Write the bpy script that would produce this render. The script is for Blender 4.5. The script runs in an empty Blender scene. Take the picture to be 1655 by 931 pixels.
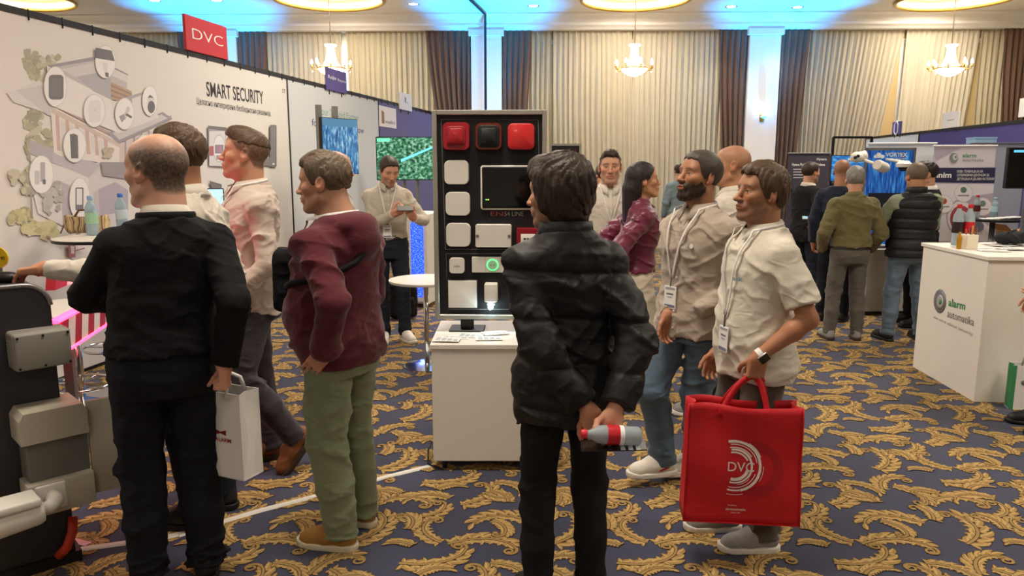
import bpy, bmesh, math, random
import numpy as np
from mathutils import Vector, Matrix

PI = math.pi
SC = bpy.context.scene
COL = SC.collection
R = math.radians

# ------------------------------------------------------------------ camera
FPX = 1200.0                       # focal length in pixels of the 1655 x 931 frame
CAM_Z = 1.70
PITCH = math.atan(197.0 / FPX)     # tilted down a little
cam_data = bpy.data.cameras.new('camera')
cam = bpy.data.objects.new('camera', cam_data)
COL.objects.link(cam)
cam_data.sensor_width = 36.0
cam_data.lens = FPX / 1655.0 * 36.0
cam_data.clip_start = 0.05
cam_data.clip_end = 100
cam.location = (0, 0, CAM_Z)
cam.rotation_euler = (PI / 2 - PITCH, 0, 0)
SC.camera = cam

# ------------------------------------------------------------------ world, exposure
SC.view_settings.view_transform = 'Standard'
SC.view_settings.look = 'None'
SC.view_settings.exposure = 0.2
SC.view_settings.gamma = 1.0
SC.view_settings.use_curve_mapping = False
world = bpy.data.worlds.new('world')
SC.world = world
world.use_nodes = True
world.node_tree.nodes['Background'].inputs[0].default_value = (0.9, 0.93, 1.0, 1)
world.node_tree.nodes['Background'].inputs[1].default_value = 0.3

# ceiling ring lamps: one warm-white disc inside every recessed ring of the hall (rings are built below)
CEIL = 4.9
RINGS = [(-9.65, 15.1), (-3.55, 15.1), (2.4, 15.1), (8.6, 15.1),
         (-6.5, 9.0), (-0.5, 9.0), (5.5, 9.0),
         (-6.5, 3.0), (-0.5, 3.0), (5.5, 3.0),
         (-6.5, -3.0), (-0.5, -3.0), (5.5, -3.0)]
RING_POWER = 150.0
RING_COLOR = (1.0, 0.89, 0.75)
def lamp_object(name, kind, loc, power, color, parent=None, rot=(0, 0, 0), **kw):
    l = bpy.data.lights.new(name, kind)
    l.energy = power
    l.color = color
    for k, v in kw.items():
        setattr(l, k, v)
    o = bpy.data.objects.new(name, l)
    COL.objects.link(o)
    o.location = loc
    o.rotation_euler = rot
    o.parent = parent
    return o

# ------------------------------------------------------------------ pixel -> place
_cp, _sp = math.cos(PITCH), math.sin(PITCH)
def ray(px, py):
    u = (px - 827.5) / FPX
    v = (465.5 - py) / FPX
    return Vector((u, _cp + v * _sp, -_sp + v * _cp))
CAMP = Vector((0, 0, CAM_Z))
def at(px, py, Y):
    d = ray(px, py); return CAMP + d * (Y / d.y)
def ground(px, py, z=0.0):
    d = ray(px, py); return CAMP + d * ((z - CAM_Z) / d.z)
def on_plane(px, py, pt, n):
    d = ray(px, py); pt = Vector(pt); n = Vector(n)
    return CAMP + d * ((pt - CAMP).dot(n) / d.dot(n))

# ------------------------------------------------------------------ materials
MATS = {}
def _nt(name):
    m = bpy.data.materials.new(name); m.use_nodes = True
    nt = m.node_tree
    return m, nt, nt.nodes['Principled BSDF']
def srgb(h):
    if isinstance(h, str):
        h = h.lstrip('#'); c = [int(h[i:i + 2], 16) / 255 for i in (0, 2, 4)]
    else:
        c = h
    return tuple((x / 12.92 if x <= 0.04045 else ((x + 0.055) / 1.055) ** 2.4) for x in c)
def mat(name, col='#808080', rough=0.6, metal=0.0, emit=None, es=0.0, var=0.0, vs=6.0, bump=0.0, bs=200.0, sheen=0.0, trans=0.0, alpha=1.0, coat=0.0, spec=0.5, stretch=None, ior=1.45):
    """principled material with optional noise variation of the colour and a fine noise bump"""
    if name in MATS: return MATS[name]
    m, nt, b = _nt(name)
    c = srgb(col)
    b.inputs['Base Color'].default_value = (*c, 1)
    b.inputs['Roughness'].default_value = rough
    b.inputs['Metallic'].default_value = metal
    b.inputs['Specular IOR Level'].default_value = spec
    b.inputs['IOR'].default_value = ior
    if sheen: b.inputs['Sheen Weight'].default_value = sheen
    if trans: b.inputs['Transmission Weight'].default_value = trans
    if alpha < 1: b.inputs['Alpha'].default_value = alpha
    if coat: b.inputs['Coat Weight'].default_value = coat
    if emit:
        b.inputs['Emission Color'].default_value = (*srgb(emit), 1)
        b.inputs['Emission Strength'].default_value = es
    tc = None
    if var or bump:
        tc = nt.nodes.new('ShaderNodeTexCoord')
        mp = nt.nodes.new('ShaderNodeMapping')
        nt.links.new(tc.outputs['Object'], mp.inputs[0])
        if stretch: mp.inputs['Scale'].default_value = stretch
    if var:
        n = nt.nodes.new('ShaderNodeTexNoise'); n.inputs['Scale'].default_value = vs; n.inputs['Detail'].default_value = 5
        nt.links.new(mp.outputs[0], n.inputs['Vector'])
        mx = nt.nodes.new('ShaderNodeMix'); mx.data_type = 'RGBA'
        mx.inputs[6].default_value = (*[x * (1 - var) for x in c], 1)
        mx.inputs[7].default_value = (*[min(1, x * (1 + var)) for x in c], 1)
        nt.links.new(n.outputs[0], mx.inputs[0]); nt.links.new(mx.outputs[2], b.inputs['Base Color'])
    if bump:
        n2 = nt.nodes.new('ShaderNodeTexNoise'); n2.inputs['Scale'].default_value = bs; n2.inputs['Detail'].default_value = 3
        nt.links.new(mp.outputs[0], n2.inputs['Vector'])
        bp = nt.nodes.new('ShaderNodeBump'); bp.inputs['Strength'].default_value = bump; bp.inputs['Distance'].default_value = 0.003
        nt.links.new(n2.outputs[0], bp.inputs['Height']); nt.links.new(bp.outputs[0], b.inputs['Normal'])
    MATS[name] = m
    return m
def cmat(name, rough=0.6, sss=0.0, bump=0.0, bs=300.0, spec=0.5, emit=0.0, sheen=0.0):
    """principled material that reads the colour attribute of the mesh"""
    if name in MATS: return MATS[name]
    m, nt, b = _nt(name)
    a = nt.nodes.new('ShaderNodeAttribute'); a.attribute_name = 'Col'
    nt.links.new(a.outputs['Color'], b.inputs['Base Color'])
    b.inputs['Roughness'].default_value = rough
    b.inputs['Specular IOR Level'].default_value = spec
    if sheen: b.inputs['Sheen Weight'].default_value = sheen
    if sss:
        b.inputs['Subsurface Weight'].default_value = sss
        b.inputs['Subsurface Radius'].default_value = (0.012, 0.005, 0.003)
        b.inputs['Subsurface Scale'].default_value = 1.0
    if emit:
        nt.links.new(a.outputs['Color'], b.inputs['Emission Color']); b.inputs['Emission Strength'].default_value = emit
    if bump:
        n2 = nt.nodes.new('ShaderNodeTexNoise'); n2.inputs['Scale'].default_value = bs
        bp = nt.nodes.new('ShaderNodeBump'); bp.inputs['Strength'].default_value = bump; bp.inputs['Distance'].default_value = 0.002
        nt.links.new(n2.outputs[0], bp.inputs['Height']); nt.links.new(bp.outputs[0], b.inputs['Normal'])
    MATS[name] = m
    return m
def hair_mat(name, col, col2=None):
    if name in MATS: return MATS[name]
    m, nt, b = _nt(name)
    tc = nt.nodes.new('ShaderNodeTexCoord'); mp = nt.nodes.new('ShaderNodeMapping'); mp.inputs['Scale'].default_value = (1, 1, 0.12)
    nt.links.new(tc.outputs['Object'], mp.inputs[0])
    n = nt.nodes.new('ShaderNodeTexNoise'); n.inputs['Scale'].default_value = 260; n.inputs['Detail'].default_value = 4
    nt.links.new(mp.outputs[0], n.inputs['Vector'])
    mx = nt.nodes.new('ShaderNodeMix'); mx.data_type = 'RGBA'
    c = srgb(col); c2 = srgb(col2) if col2 else tuple(min(1, x * 2.0) for x in c)
    mx.inputs[6].default_value = (*[x * 0.55 for x in c], 1); mx.inputs[7].default_value = (*c2, 1)
    nt.links.new(n.outputs[0], mx.inputs[0]); nt.links.new(mx.outputs[2], b.inputs['Base Color'])
    bp = nt.nodes.new('ShaderNodeBump'); bp.inputs['Strength'].default_value = 0.5; bp.inputs['Distance'].default_value = 0.003
    nt.links.new(n.outputs[0], bp.inputs['Height']); nt.links.new(bp.outputs[0], b.inputs['Normal'])
    b.inputs['Roughness'].default_value = 0.5
    b.inputs['Specular IOR Level'].default_value = 0.35
    MATS[name] = m
    return m

def cloth(name, col, var=0.10, vs=9, rough=0.85, bump=0.25, bs=500, sheen=0.15, spec=0.25, crease=0.35):
    if name in MATS: return MATS[name]
    if max(srgb(col)) < 0.03: sheen = 0.0
    m = mat(name, col, rough=rough, var=var, vs=vs, bump=bump, bs=bs, sheen=sheen, spec=spec)
    add_crease(m, crease)
    return m
def add_crease(m, k, scale=11.0):
    """small soft creases on top of the fine weave"""
    nt = m.node_tree; b = nt.nodes['Principled BSDF']
    tc = nt.nodes.new('ShaderNodeTexCoord'); mp = nt.nodes.new('ShaderNodeMapping'); mp.inputs['Scale'].default_value = (1.0, 1.0, 1.7); mp.inputs['Rotation'].default_value = (0.5, 0.6, 0.3)
    nt.links.new(tc.outputs['Object'], mp.inputs[0])
    n = nt.nodes.new('ShaderNodeTexNoise'); n.inputs['Scale'].default_value = scale; n.inputs['Detail'].default_value = 3; n.inputs['Distortion'].default_value = 1.2
    try: n.noise_type = 'RIDGED_MULTIFRACTAL'
    except Exception: pass
    nt.links.new(mp.outputs[0], n.inputs['Vector'])
    bp = nt.nodes.new('ShaderNodeBump'); bp.inputs['Strength'].default_value = k; bp.inputs['Distance'].default_value = 0.012
    nt.links.new(n.outputs[0], bp.inputs['Height'])
    if b.inputs['Normal'].links: nt.links.new(b.inputs['Normal'].links[0].from_socket, bp.inputs['Normal'])
    nt.links.new(bp.outputs[0], b.inputs['Normal'])

# ------------------------------------------------------------------ objects and tags
def link(name, data, parent=None):
    o = bpy.data.objects.new(name, data); COL.objects.link(o); o.parent = parent
    return o
def tag(o, label=None, cat=None, group=None, kind=None):
    if label: o['label'] = label
    if cat: o['category'] = cat
    if group: o['group'] = group
    if kind: o['kind'] = kind
    return o
def empty(name, loc=(0, 0, 0), rz=0.0, label=None, cat=None, group=None):
    o = link(name, None); o.location = loc; o.rotation_euler = (0, 0, rz); o.empty_display_size = 0.1
    return tag(o, label, cat, group)

class MB:
    """collects shapes and builds ONE mesh object"""
    def __init__(s): s.v = []; s.f = []; s.c = []
    def add(s, vs, fs, col=None):
        b = len(s.v); s.v += [tuple(v) for v in vs]; s.f += [tuple(i + b for i in f) for f in fs]
        s.c += [col or (1, 1, 1)] * len(vs)
        return s
    def box(s, lo, hi, M=None, col=None):
        x0, y0, z0 = lo; x1, y1, z1 = hi
        vs = [(x0, y0, z0), (x1, y0, z0), (x1, y1, z0), (x0, y1, z0), (x0, y0, z1), (x1, y0, z1), (x1, y1, z1), (x0, y1, z1)]
        if M is not None: vs = [tuple(M @ Vector(v)) for v in vs]
        return s.add(vs, [(3, 2, 1, 0), (4, 5, 6, 7), (0, 1, 5, 4), (1, 2, 6, 5), (2, 3, 7, 6), (3, 0, 4, 7)], col)
    def bevel_box(s, lo, hi, b, M=None, seg=3, col=None, axes='xyz'):
        bm = bmesh.new(); bmesh.ops.create_cube(bm, size=1)
        c = [(l + h) / 2 for l, h in zip(lo, hi)]; d = [abs(h - l) for l, h in zip(lo, hi)]
        for v in bm.verts: v.co = Vector([c[i] + v.co[i] * d[i] for i in range(3)])
        es = list(bm.edges)
        if axes != 'xyz':
            k = 'xyz'.index(axes)
            es = [e for e in bm.edges if abs((e.verts[0].co - e.verts[1].co)[k]) > 1e-6]
        bmesh.ops.bevel(bm, geom=es, offset=b, segments=seg, affect='EDGES', profile=0.5)
        if M is not None: bm.transform(M)
        bm.verts.index_update()
        s.add([v.co[:] for v in bm.verts], [[v.index for v in f.verts] for f in bm.faces], col); bm.free()
        return s
    def tube(s, pts, r, n=12, cap=True, col=None, closed=False):
        pts = [Vector(p) for p in pts]; m = len(pts)
        rs = r if isinstance(r, (list, tuple)) else [r] * m
        vs = []; nrm = None
        for i, p in enumerate(pts):
            if closed: t = (pts[(i + 1) % m] - pts[i - 1])
            else: t = (pts[min(i + 1, m - 1)] - pts[max(i - 1, 0)])
            if t.length < 1e-9: t = Vector((0, 0, 1))
            t.normalize()
            if nrm is None:
                nrm = t.orthogonal().normalized()
            else:
                nrm = (nrm - t * nrm.dot(t))
                nrm = nrm.normalized() if nrm.length > 1e-6 else t.orthogonal().normalized()
            bi = t.cross(nrm)
            for k in range(n):
                a = 2 * PI * k / n
                vs.append(p + (nrm * math.cos(a) + bi * math.sin(a)) * rs[i])
        fs = []
        for i in range(m if closed else m - 1):
            j = (i + 1) % m
            for k in range(n):
                l = (k + 1) % n
                fs.append((i * n + k, i * n + l, j * n + l, j * n + k))
        if cap and not closed:
            fs.append(tuple(range(n - 1, -1, -1))); fs.append(tuple((m - 1) * n + k for k in range(n)))
        return s.add(vs, fs, col)
    def lathe(s, prof, c=(0, 0, 0), n=24, M=None, col=None, cap=True):
        """prof: (radius, z) list, bottom to top, about z through c"""
        vs = []
        for r, z in prof:
            for k in range(n):
                a = 2 * PI * k / n; vs.append(Vector((c[0] + r * math.cos(a), c[1] + r * math.sin(a), c[2] + z)))
        fs = []
        for i in range(len(prof) - 1):
            for k in range(n):
                l = (k + 1) % n; fs.append((i * n + k, i * n + l, (i + 1) * n + l, (i + 1) * n + k))
        if cap and prof[0][0] > 1e-5: fs.append(tuple(range(n - 1, -1, -1)))
        if cap and prof[-1][0] > 1e-5: fs.append(tuple((len(prof) - 1) * n + k for k in range(n)))
        if M is not None: vs = [M @ v for v in vs]
        return s.add(vs, fs, col)
    def prism(s, poly, axis_pt, ex, ey, ez, h, col=None):
        """polygon (2-D points) in the frame axis_pt + ex*x + ey*y, extruded by h along ez"""
        o = Vector(axis_pt); ex, ey, ez = Vector(ex), Vector(ey), Vector(ez)
        n = len(poly)
        a = [o + ex * p[0] + ey * p[1] for p in poly]; b = [q + ez * h for q in a]
        fs = [tuple(range(n - 1, -1, -1)), tuple(range(n, 2 * n))] + [(i, (i + 1) % n, n + (i + 1) % n, n + i) for i in range(n)]
        return s.add(a + b, fs, col)
    def sphere(s, c, r, nu=16, nv=10, col=None, M=None):
        rr = r if isinstance(r, (list, tuple)) else (r, r, r)
        vs = [(c[0], c[1], c[2] - rr[2])]
        for j in range(1, nv):
            t = PI * j / nv - PI / 2
            for i in range(nu):
                a = 2 * PI * i / nu
                vs.append((c[0] + rr[0] * math.cos(t) * math.cos(a), c[1] + rr[1] * math.cos(t) * math.sin(a), c[2] + rr[2] * math.sin(t)))
        vs.append((c[0], c[1], c[2] + rr[2])); L = len(vs) - 1
        fs = [(0, 1 + (i + 1) % nu, 1 + i) for i in range(nu)]
        for j in range(nv - 2):
            for i in range(nu):
                p = 1 + j * nu; q = p + nu; k = (i + 1) % nu
                fs.append((p + i, p + k, q + k, q + i))
        p = 1 + (nv - 2) * nu
        fs += [(p + i, p + (i + 1) % nu, L) for i in range(nu)]
        if M is not None: vs = [tuple(M @ Vector(v)) for v in vs]
        return s.add(vs, fs, col)
    def build(s, name, m, parent=None, smooth=False, colors=False, angle=None):
        me = bpy.data.meshes.new(name)
        me.from_pydata(s.v, [], s.f); me.update()
        bm = bmesh.new(); bm.from_mesh(me); bmesh.ops.recalc_face_normals(bm, faces=bm.faces); bm.to_mesh(me); bm.free()
        if m: me.materials.append(m)
        if colors:
            a = me.color_attributes.new('Col', 'FLOAT_COLOR', 'POINT')
            a.data.foreach_set('color', np.array([(*c, 1) for c in s.c], dtype=np.float32).ravel())
        if smooth:
            me.shade_smooth()
            if angle is not None:
                me.set_sharp_from_angle(angle=R(angle))
        return link(name, me, parent)

def strip(w0, w1):      # face list for a grid of w0 x w1 vertices
    return [(i * w1 + j, i * w1 + j + 1, (i + 1) * w1 + j + 1, (i + 1) * w1 + j) for i in range(w0 - 1) for j in range(w1 - 1)]

def frame(o, ex, ez):
    """matrix with origin o, x axis ex, normal ez (y = ez x ex)"""
    ex = Vector(ex).normalized(); ez = Vector(ez); ez = (ez - ex * ez.dot(ex)).normalized(); ey = ez.cross(ex)
    M = Matrix((ex, ey, ez)).transposed().to_4x4(); M.translation = Vector(o)
    return M

def text_mesh(body, extrude=0.0, bold=0.0, spacing=1.0, shear=0.0):
    cu = bpy.data.curves.new('txt', 'FONT'); cu.body = body; cu.size = 1.0
    cu.extrude = extrude; cu.offset = bold; cu.space_character = spacing; cu.shear = shear; cu.resolution_u = 3
    o = bpy.data.objects.new('txt', cu); COL.objects.link(o)
    dg = bpy.context.evaluated_depsgraph_get()
    me = bpy.data.meshes.new_from_object(o.evaluated_get(dg))
    bpy.data.objects.remove(o); bpy.data.curves.remove(cu)
    return me
def text(name, body, p0, p1, n, m, parent=None, height=None, bold=0.0, spacing=1.0, off=0.002, shear=0.0):
    """lettering whose baseline runs from p0 to p1 on a surface with normal n; height = cap height in metres (else natural)"""
    p0, p1 = Vector(p0), Vector(p1)
    me = text_mesh(body, bold=bold, spacing=spacing, shear=shear)
    xs = [v.co.x for v in me.vertices]; ys = [v.co.y for v in me.vertices]
    x0, x1 = min(xs), max(xs)
    sx = (p1 - p0).length / max(1e-6, x1 - x0); sy = height / 0.73 if height else sx
    M = frame(p0 + Vector(n).normalized() * off, p1 - p0, n)
    if parent is not None:
        bpy.context.view_layer.update()
        M = parent.matrix_world.inverted() @ M
    t = 0.0008
    for v in me.vertices: v.co = M @ Vector(((v.co.x - x0) * sx, v.co.y * sy, 0))
    me.materials.clear(); me.materials.append(m)
    return link(name, me, parent)
def print_poly(mb, pix, plane, off=0.001, col=None):
    """flat printed polygon given by photograph points on a plane (pt, n)"""
    n = Vector(plane[1]).normalized()
    vs = [on_plane(x, y, *plane) + n * off for x, y in pix]
    mb.add(vs, [tuple(range(len(vs)))], col)
def ell(cx, cy, rx, ry, n=20, rot=0.0, a0=0.0, a1=2 * PI):
    return [(cx + rx * math.cos(a0 + (a1 - a0) * k / n) * math.cos(rot) - ry * math.sin(a0 + (a1 - a0) * k / n) * math.sin(rot),
             cy + rx * math.cos(a0 + (a1 - a0) * k / n) * math.sin(rot) + ry * math.sin(a0 + (a1 - a0) * k / n) * math.cos(rot)) for k in range(n)]
def rrect(x0, y0, x1, y1, r, n=5):
    pts = []
    for cx, cy, a in ((x1 - r, y1 - r, 0), (x0 + r, y1 - r, PI / 2), (x0 + r, y0 + r, PI), (x1 - r, y0 + r, 1.5 * PI)):
        for k in range(n + 1):
            t = a + PI / 2 * k / n; pts.append((cx + r * math.cos(t), cy + r * math.sin(t)))
    return pts

def solid(o, t):
    m = o.modifiers.new('thickness', 'SOLIDIFY'); m.thickness = t; m.offset = 0; return o
# ------------------------------------------------------------------ the hall
YB = 17.0                                   # back wall
BR = R(-1.3)                                # the back wall is not quite square to the view
M_CEIL = mat('ceiling_paint', '#e6e2dc', 0.9, var=0.03, vs=2, bump=0.1, bs=60)
M_WALL = mat('wall_paint', '#e9e4d8', 0.85, var=0.03, vs=3, bump=0.08, bs=80)
M_WHITE = mat('white_plaster', '#efece6', 0.8, var=0.02, vs=4)
M_CARPET = mat('carpet_navy', '#3b3e54', 0.95, var=0.35, vs=130, bump=0.5, bs=500, sheen=0.2, spec=0.1)

tag(MB().box((-13, -7, -0.1), (13, YB + 0.4, 0)).build('floor', M_CARPET), kind='structure')
FLOOR = bpy.data.objects['floor']

# carpet ornament: gold acanthus scrolls, woven flat into the carpet
def carpet_pattern():
    rg = random.Random(5)
    V, Fc, C = [], [], []
    GA, GB, GD = srgb('#a08453'), srgb('#bd9f69'), srgb('#54432f')
    Z0 = 0.0010; lift = [0.0]
    def poly(pts, z, c):
        b = len(V)
        lift[0] += 2.5e-7
        for p in pts: V.append((p[0], p[1], z + lift[0])); C.append(c)
        Fc.append(tuple(range(b, b + len(pts))))
    def leaf(p, ang, L, W, bend):
        """one leaf lobe: dark outline, gold body, lighter vein side"""
        n = 6
        def side(k, sc, off=0.0):
            t = k / n
            a = ang + bend * t
            x = p[0] + L * (math.sin(ang + bend * t) - math.sin(ang)) / bend if abs(bend) > 1e-3 else p[0] + L * t * math.cos(ang)
            y = p[1] - L * (math.cos(ang + bend * t) - math.cos(ang)) / bend if abs(bend) > 1e-3 else p[1] + L * t * math.sin(ang)
            w = W * (math.sin(PI * min(1, t * 0.94 + 0.06)) ** 0.75) * sc
            return x, y, a, w
        def outline(sc, grow):
            l, r = [], []
            for k in range(n + 1):
                x, y, a, w = side(k, sc); w += grow
                l.append((x - math.sin(a) * w, y + math.cos(a) * w)); r.append((x + math.sin(a) * w, y - math.cos(a) * w))
            return l, r
        l, r = outline(1.0, 0.0035)
        for i in range(n): poly([l[i], r[i], r[i + 1], l[i + 1]], Z0, GD)
        l, r = outline(0.92, -0.0005)
        for i in range(n): poly([l[i], r[i], r[i + 1], l[i + 1]], Z0 + 0.0004, GA)
        m = [((a[0] + b[0]) / 2, (a[1] + b[1]) / 2) for a, b in zip(l, r)]
        s2 = l if rg.random() < 0.5 else r
        q = [((a[0] * 0.72 + b[0] * 0.28), (a[1] * 0.72 + b[1] * 0.28)) for a, b in zip(s2, m)]
        for i in range(n): poly([m[i], q[i], q[i + 1], m[i + 1]], Z0 + 0.0007, GB)
    def stem(pts, w0, w1, lift):
        N = len(pts) - 1
        for grow, z, c in ((0.0045, lift, GD), (0.0, lift + 0.0003, GA)):
            for k in range(N):
                (x0, y0), (x1, y1) = pts[k], pts[k + 1]
                d = math.hypot(x1 - x0, y1 - y0) + 1e-9; nx, ny = -(y1 - y0) / d, (x1 - x0) / d
                a = w0 + (w1 - w0) * k / N + grow; b = w0 + (w1 - w0) * (k + 1) / N + grow
                poly([(x0 + nx * a, y0 + ny * a), (x0 - nx * a, y0 - ny * a), (x1 - nx * b, y1 - ny * b), (x1 + nx * b, y1 + ny * b)], z, c)
    def path(p, ang, L, k0, k1, N):
        """curve whose bend goes from k0 to k1 (radians per metre)"""
        x, y = p; out = [(x, y)]; angs = [ang]
        for i in range(N):
            ang += (k0 + (k1 - k0) * i / N) * L / N; x += math.cos(ang) * L / N; y += math.sin(ang) * L / N; out.append((x, y)); angs.append(ang)
        return out, angs
    cnt = [0]
    def frond(p, ang, L, k0, k1, W, curl=True):
        """plume: curved rib with lobed leaves on both sides, ending in a curl"""
        N = 22; pts, an = path(p, ang, L, k0, k1, N)
        sgn = 1 if k1 > 0 else -1
        for i in range(1, N, 3):
            t = i / N; ww = W * (0.75 + 0.70 * math.sin(PI * min(1, 0.2 + 0.8 * t)))
            for sd in (1, -1):
                cnt[0] += 1; f = (1.0 if sd != sgn else 0.8) * rg.uniform(0.85, 1.15)
                leaf(pts[i], an[i] + sd * (1.05 - 0.30 * t), ww * f, W * 0.20 * (0.8 + 0.4 * f), -sd * 1.1)
                leaf(pts[i], an[i] + sd * (1.45 - 0.30 * t), ww * f * 0.62, W * 0.15, sd * 0.7)
        if curl:
            cp, ca = path(pts[-1], an[-1], L * 0.55, 14 * sgn, 52 * sgn, 16); stem(cp, 0.010, 0.006, Z0 + 0.0010)
            e = cp[-1]; poly([(e[0] + 0.016 * math.cos(a), e[1] + 0.016 * math.sin(a)) for a in np.linspace(0, 2 * PI, 10, endpoint=False)], Z0 + 0.0017, GA)
        else:
            leaf(pts[-1], an[-1], W * 0.9, W * 0.2, 0.3 * sgn)
        stem(pts, 0.010, 0.006, Z0 + 0.0012)
    TX, TY = 1.24, 1.10
    fr_ = [((0.05, 0.10), 0.5, 0.50, 1.5, 6.0, 0.105), ((0.62, 0.12), 2.6, 0.36, -2, -8, 0.085), ((0.66, 0.10), 0.5, 0.46, -1, -6, 0.10), ((1.18, 0.36), 2.3, 0.46, 2, 7, 0.10), ((0.30, 0.46), -0.4, 0.42, 3, 7, 0.09),
           ((0.10, 0.62), 0.9, 0.48, -2, -6.5, 0.10), ((0.70, 0.62), 0.3, 0.44, 2, 7, 0.095), ((0.62, 0.72), 2.5, 0.34, 2, 9, 0.08), ((1.16, 0.86), 1.4, 0.36, -2, -8, 0.085), ((0.40, 0.98), -0.2, 0.46, 1, 6, 0.10), ((0.02, 0.92), -0.6, 0.34, -2, -8, 0.08), ((0.92, 0.98), 0.0, 0.30, -3, -9, 0.07)]
    fr_ += [((0.40, 0.28), 1.2, 0.22, 3, 10, 0.075), ((0.92, 0.40), -0.6, 0.22, -3, -10, 0.07), ((0.02, 0.40), 1.0, 0.20, 3, 10, 0.07), ((0.52, 0.86), 0.9, 0.20, -3, -11, 0.065), ((1.02, 0.66), 1.6, 0.20, 3, 10, 0.065), ((0.28, 0.80), 2.4, 0.18, 3, 12, 0.06), ((0.86, 0.80), -1.0, 0.18, 3, 11, 0.06), ((0.45, 0.08), 2.4, 0.16, 4, 12, 0.055)]
    for k, (p, a, L, k0, k1, W) in enumerate(fr_): frond(p, a, L, k0, k1, W, k % 4 != 3)
    me = bpy.data.meshes.new('carpet_scrolls'); me.from_pydata(V, [], Fc); me.update()
    at_ = me.color_attributes.new('Col', 'FLOAT_COLOR', 'POINT'); at_.data.foreach_set('color', np.array([(*c, 1) for c in C], F32).ravel())
    me.materials.append(cmat('carpet_gold', rough=0.95, bump=0.5, bs=500, spec=0.1))
    o = link('carpet_scrolls', me, FLOOR); o['kind'] = 'stuff'
    o.location = (-11.16, 1.4, 0); o.scale = (0.76, 0.76, 1)
    for n_, vec in ((24, (TX, 0, 0)), (19, (0, TY, 0))):
        m = o.modifiers.new('repeat', 'ARRAY'); m.use_relative_offset = False; m.use_constant_offset = True; m.constant_offset_displace = vec; m.count = n_
F32 = np.float32
carpet_pattern()

def back(x, dy, z):
    """point on the back wall: x along it, dy in front of it"""
    return Vector((x * math.cos(BR) , YB + x * math.sin(BR) - dy, z))
MBK = Matrix.Translation((0, YB, 0)) @ Matrix.Rotation(BR, 4, 'Z')      # local frame of the back wall (+x along, -y into the room)
tag(MB().box((-13, 0, -0.1), (13, 0.2, CEIL), MBK).build('wall_back', M_WALL), kind='structure')
tag(MB().box((-13, -7, 0), (-12.8, YB + 1, CEIL)).build('wall_west', M_WALL), kind='structure')
tag(MB().box((12.8, -7, 0), (13, YB + 1, CEIL)).build('wall_east', M_WALL), kind='structure')
tag(MB().box((-13, -7.2, 0), (13, -7, CEIL)).build('wall_south', M_WALL), kind='structure')
# ceiling with round openings for the ring recesses
def ceiling():
    bm = bmesh.new()
    mb = MB()
    RO = 1.05
    xs = sorted({-13.2, 13.2} | {v for x, y in RINGS for v in (x - 1.3, x + 1.3)})
    # one square patch with a hole per ring, plain quads elsewhere, row by row
    rows = sorted({y for _, y in RINGS}); y_prev = -7.2
    for y in rows:
        ya, yb_ = y - 1.3, y + 1.3
        mb.add([(-13.2, y_prev, CEIL), (13.2, y_prev, CEIL), (13.2, ya, CEIL), (-13.2, ya, CEIL)], [(0, 1, 2, 3)])
        cx = sorted(x for x, yy in RINGS if yy == y); x_prev = -13.2
        for x in cx:
            mb.add([(x_prev, ya, CEIL), (x - 1.3, ya, CEIL), (x - 1.3, yb_, CEIL), (x_prev, yb_, CEIL)], [(0, 1, 2, 3)])
            n = 48; vs = []
            for k in range(n):
                a = 2 * PI * k / n; c, s_ = math.cos(a), math.sin(a); m = 1.3 / max(abs(c), abs(s_))
                vs += [(x + RO * c, y + RO * s_, CEIL), (x + m * c, y + m * s_, CEIL)]
            mb.add(vs, [(2 * k, 2 * k + 1, 2 * ((k + 1) % n) + 1, 2 * ((k + 1) % n)) for k in range(n)])
            x_prev = x + 1.3
        mb.add([(x_prev, ya, CEIL), (13.2, ya, CEIL), (13.2, yb_, CEIL), (x_prev, yb_, CEIL)], [(0, 1, 2, 3)])
        y_prev = yb_
    mb.add([(-13.2, y_prev, CEIL), (13.2, y_prev, CEIL), (13.2, YB + 1, CEIL), (-13.2, YB + 1, CEIL)], [(0, 1, 2, 3)])
    return tag(mb.build('ceiling', M_CEIL), kind='structure')
ceil_o = ceiling()
tag(MB().box((-13.2, -7.2, CEIL + 0.35), (13.2, YB + 1, CEIL + 0.4)).build('trim_1', M_CEIL), kind='structure')
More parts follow.
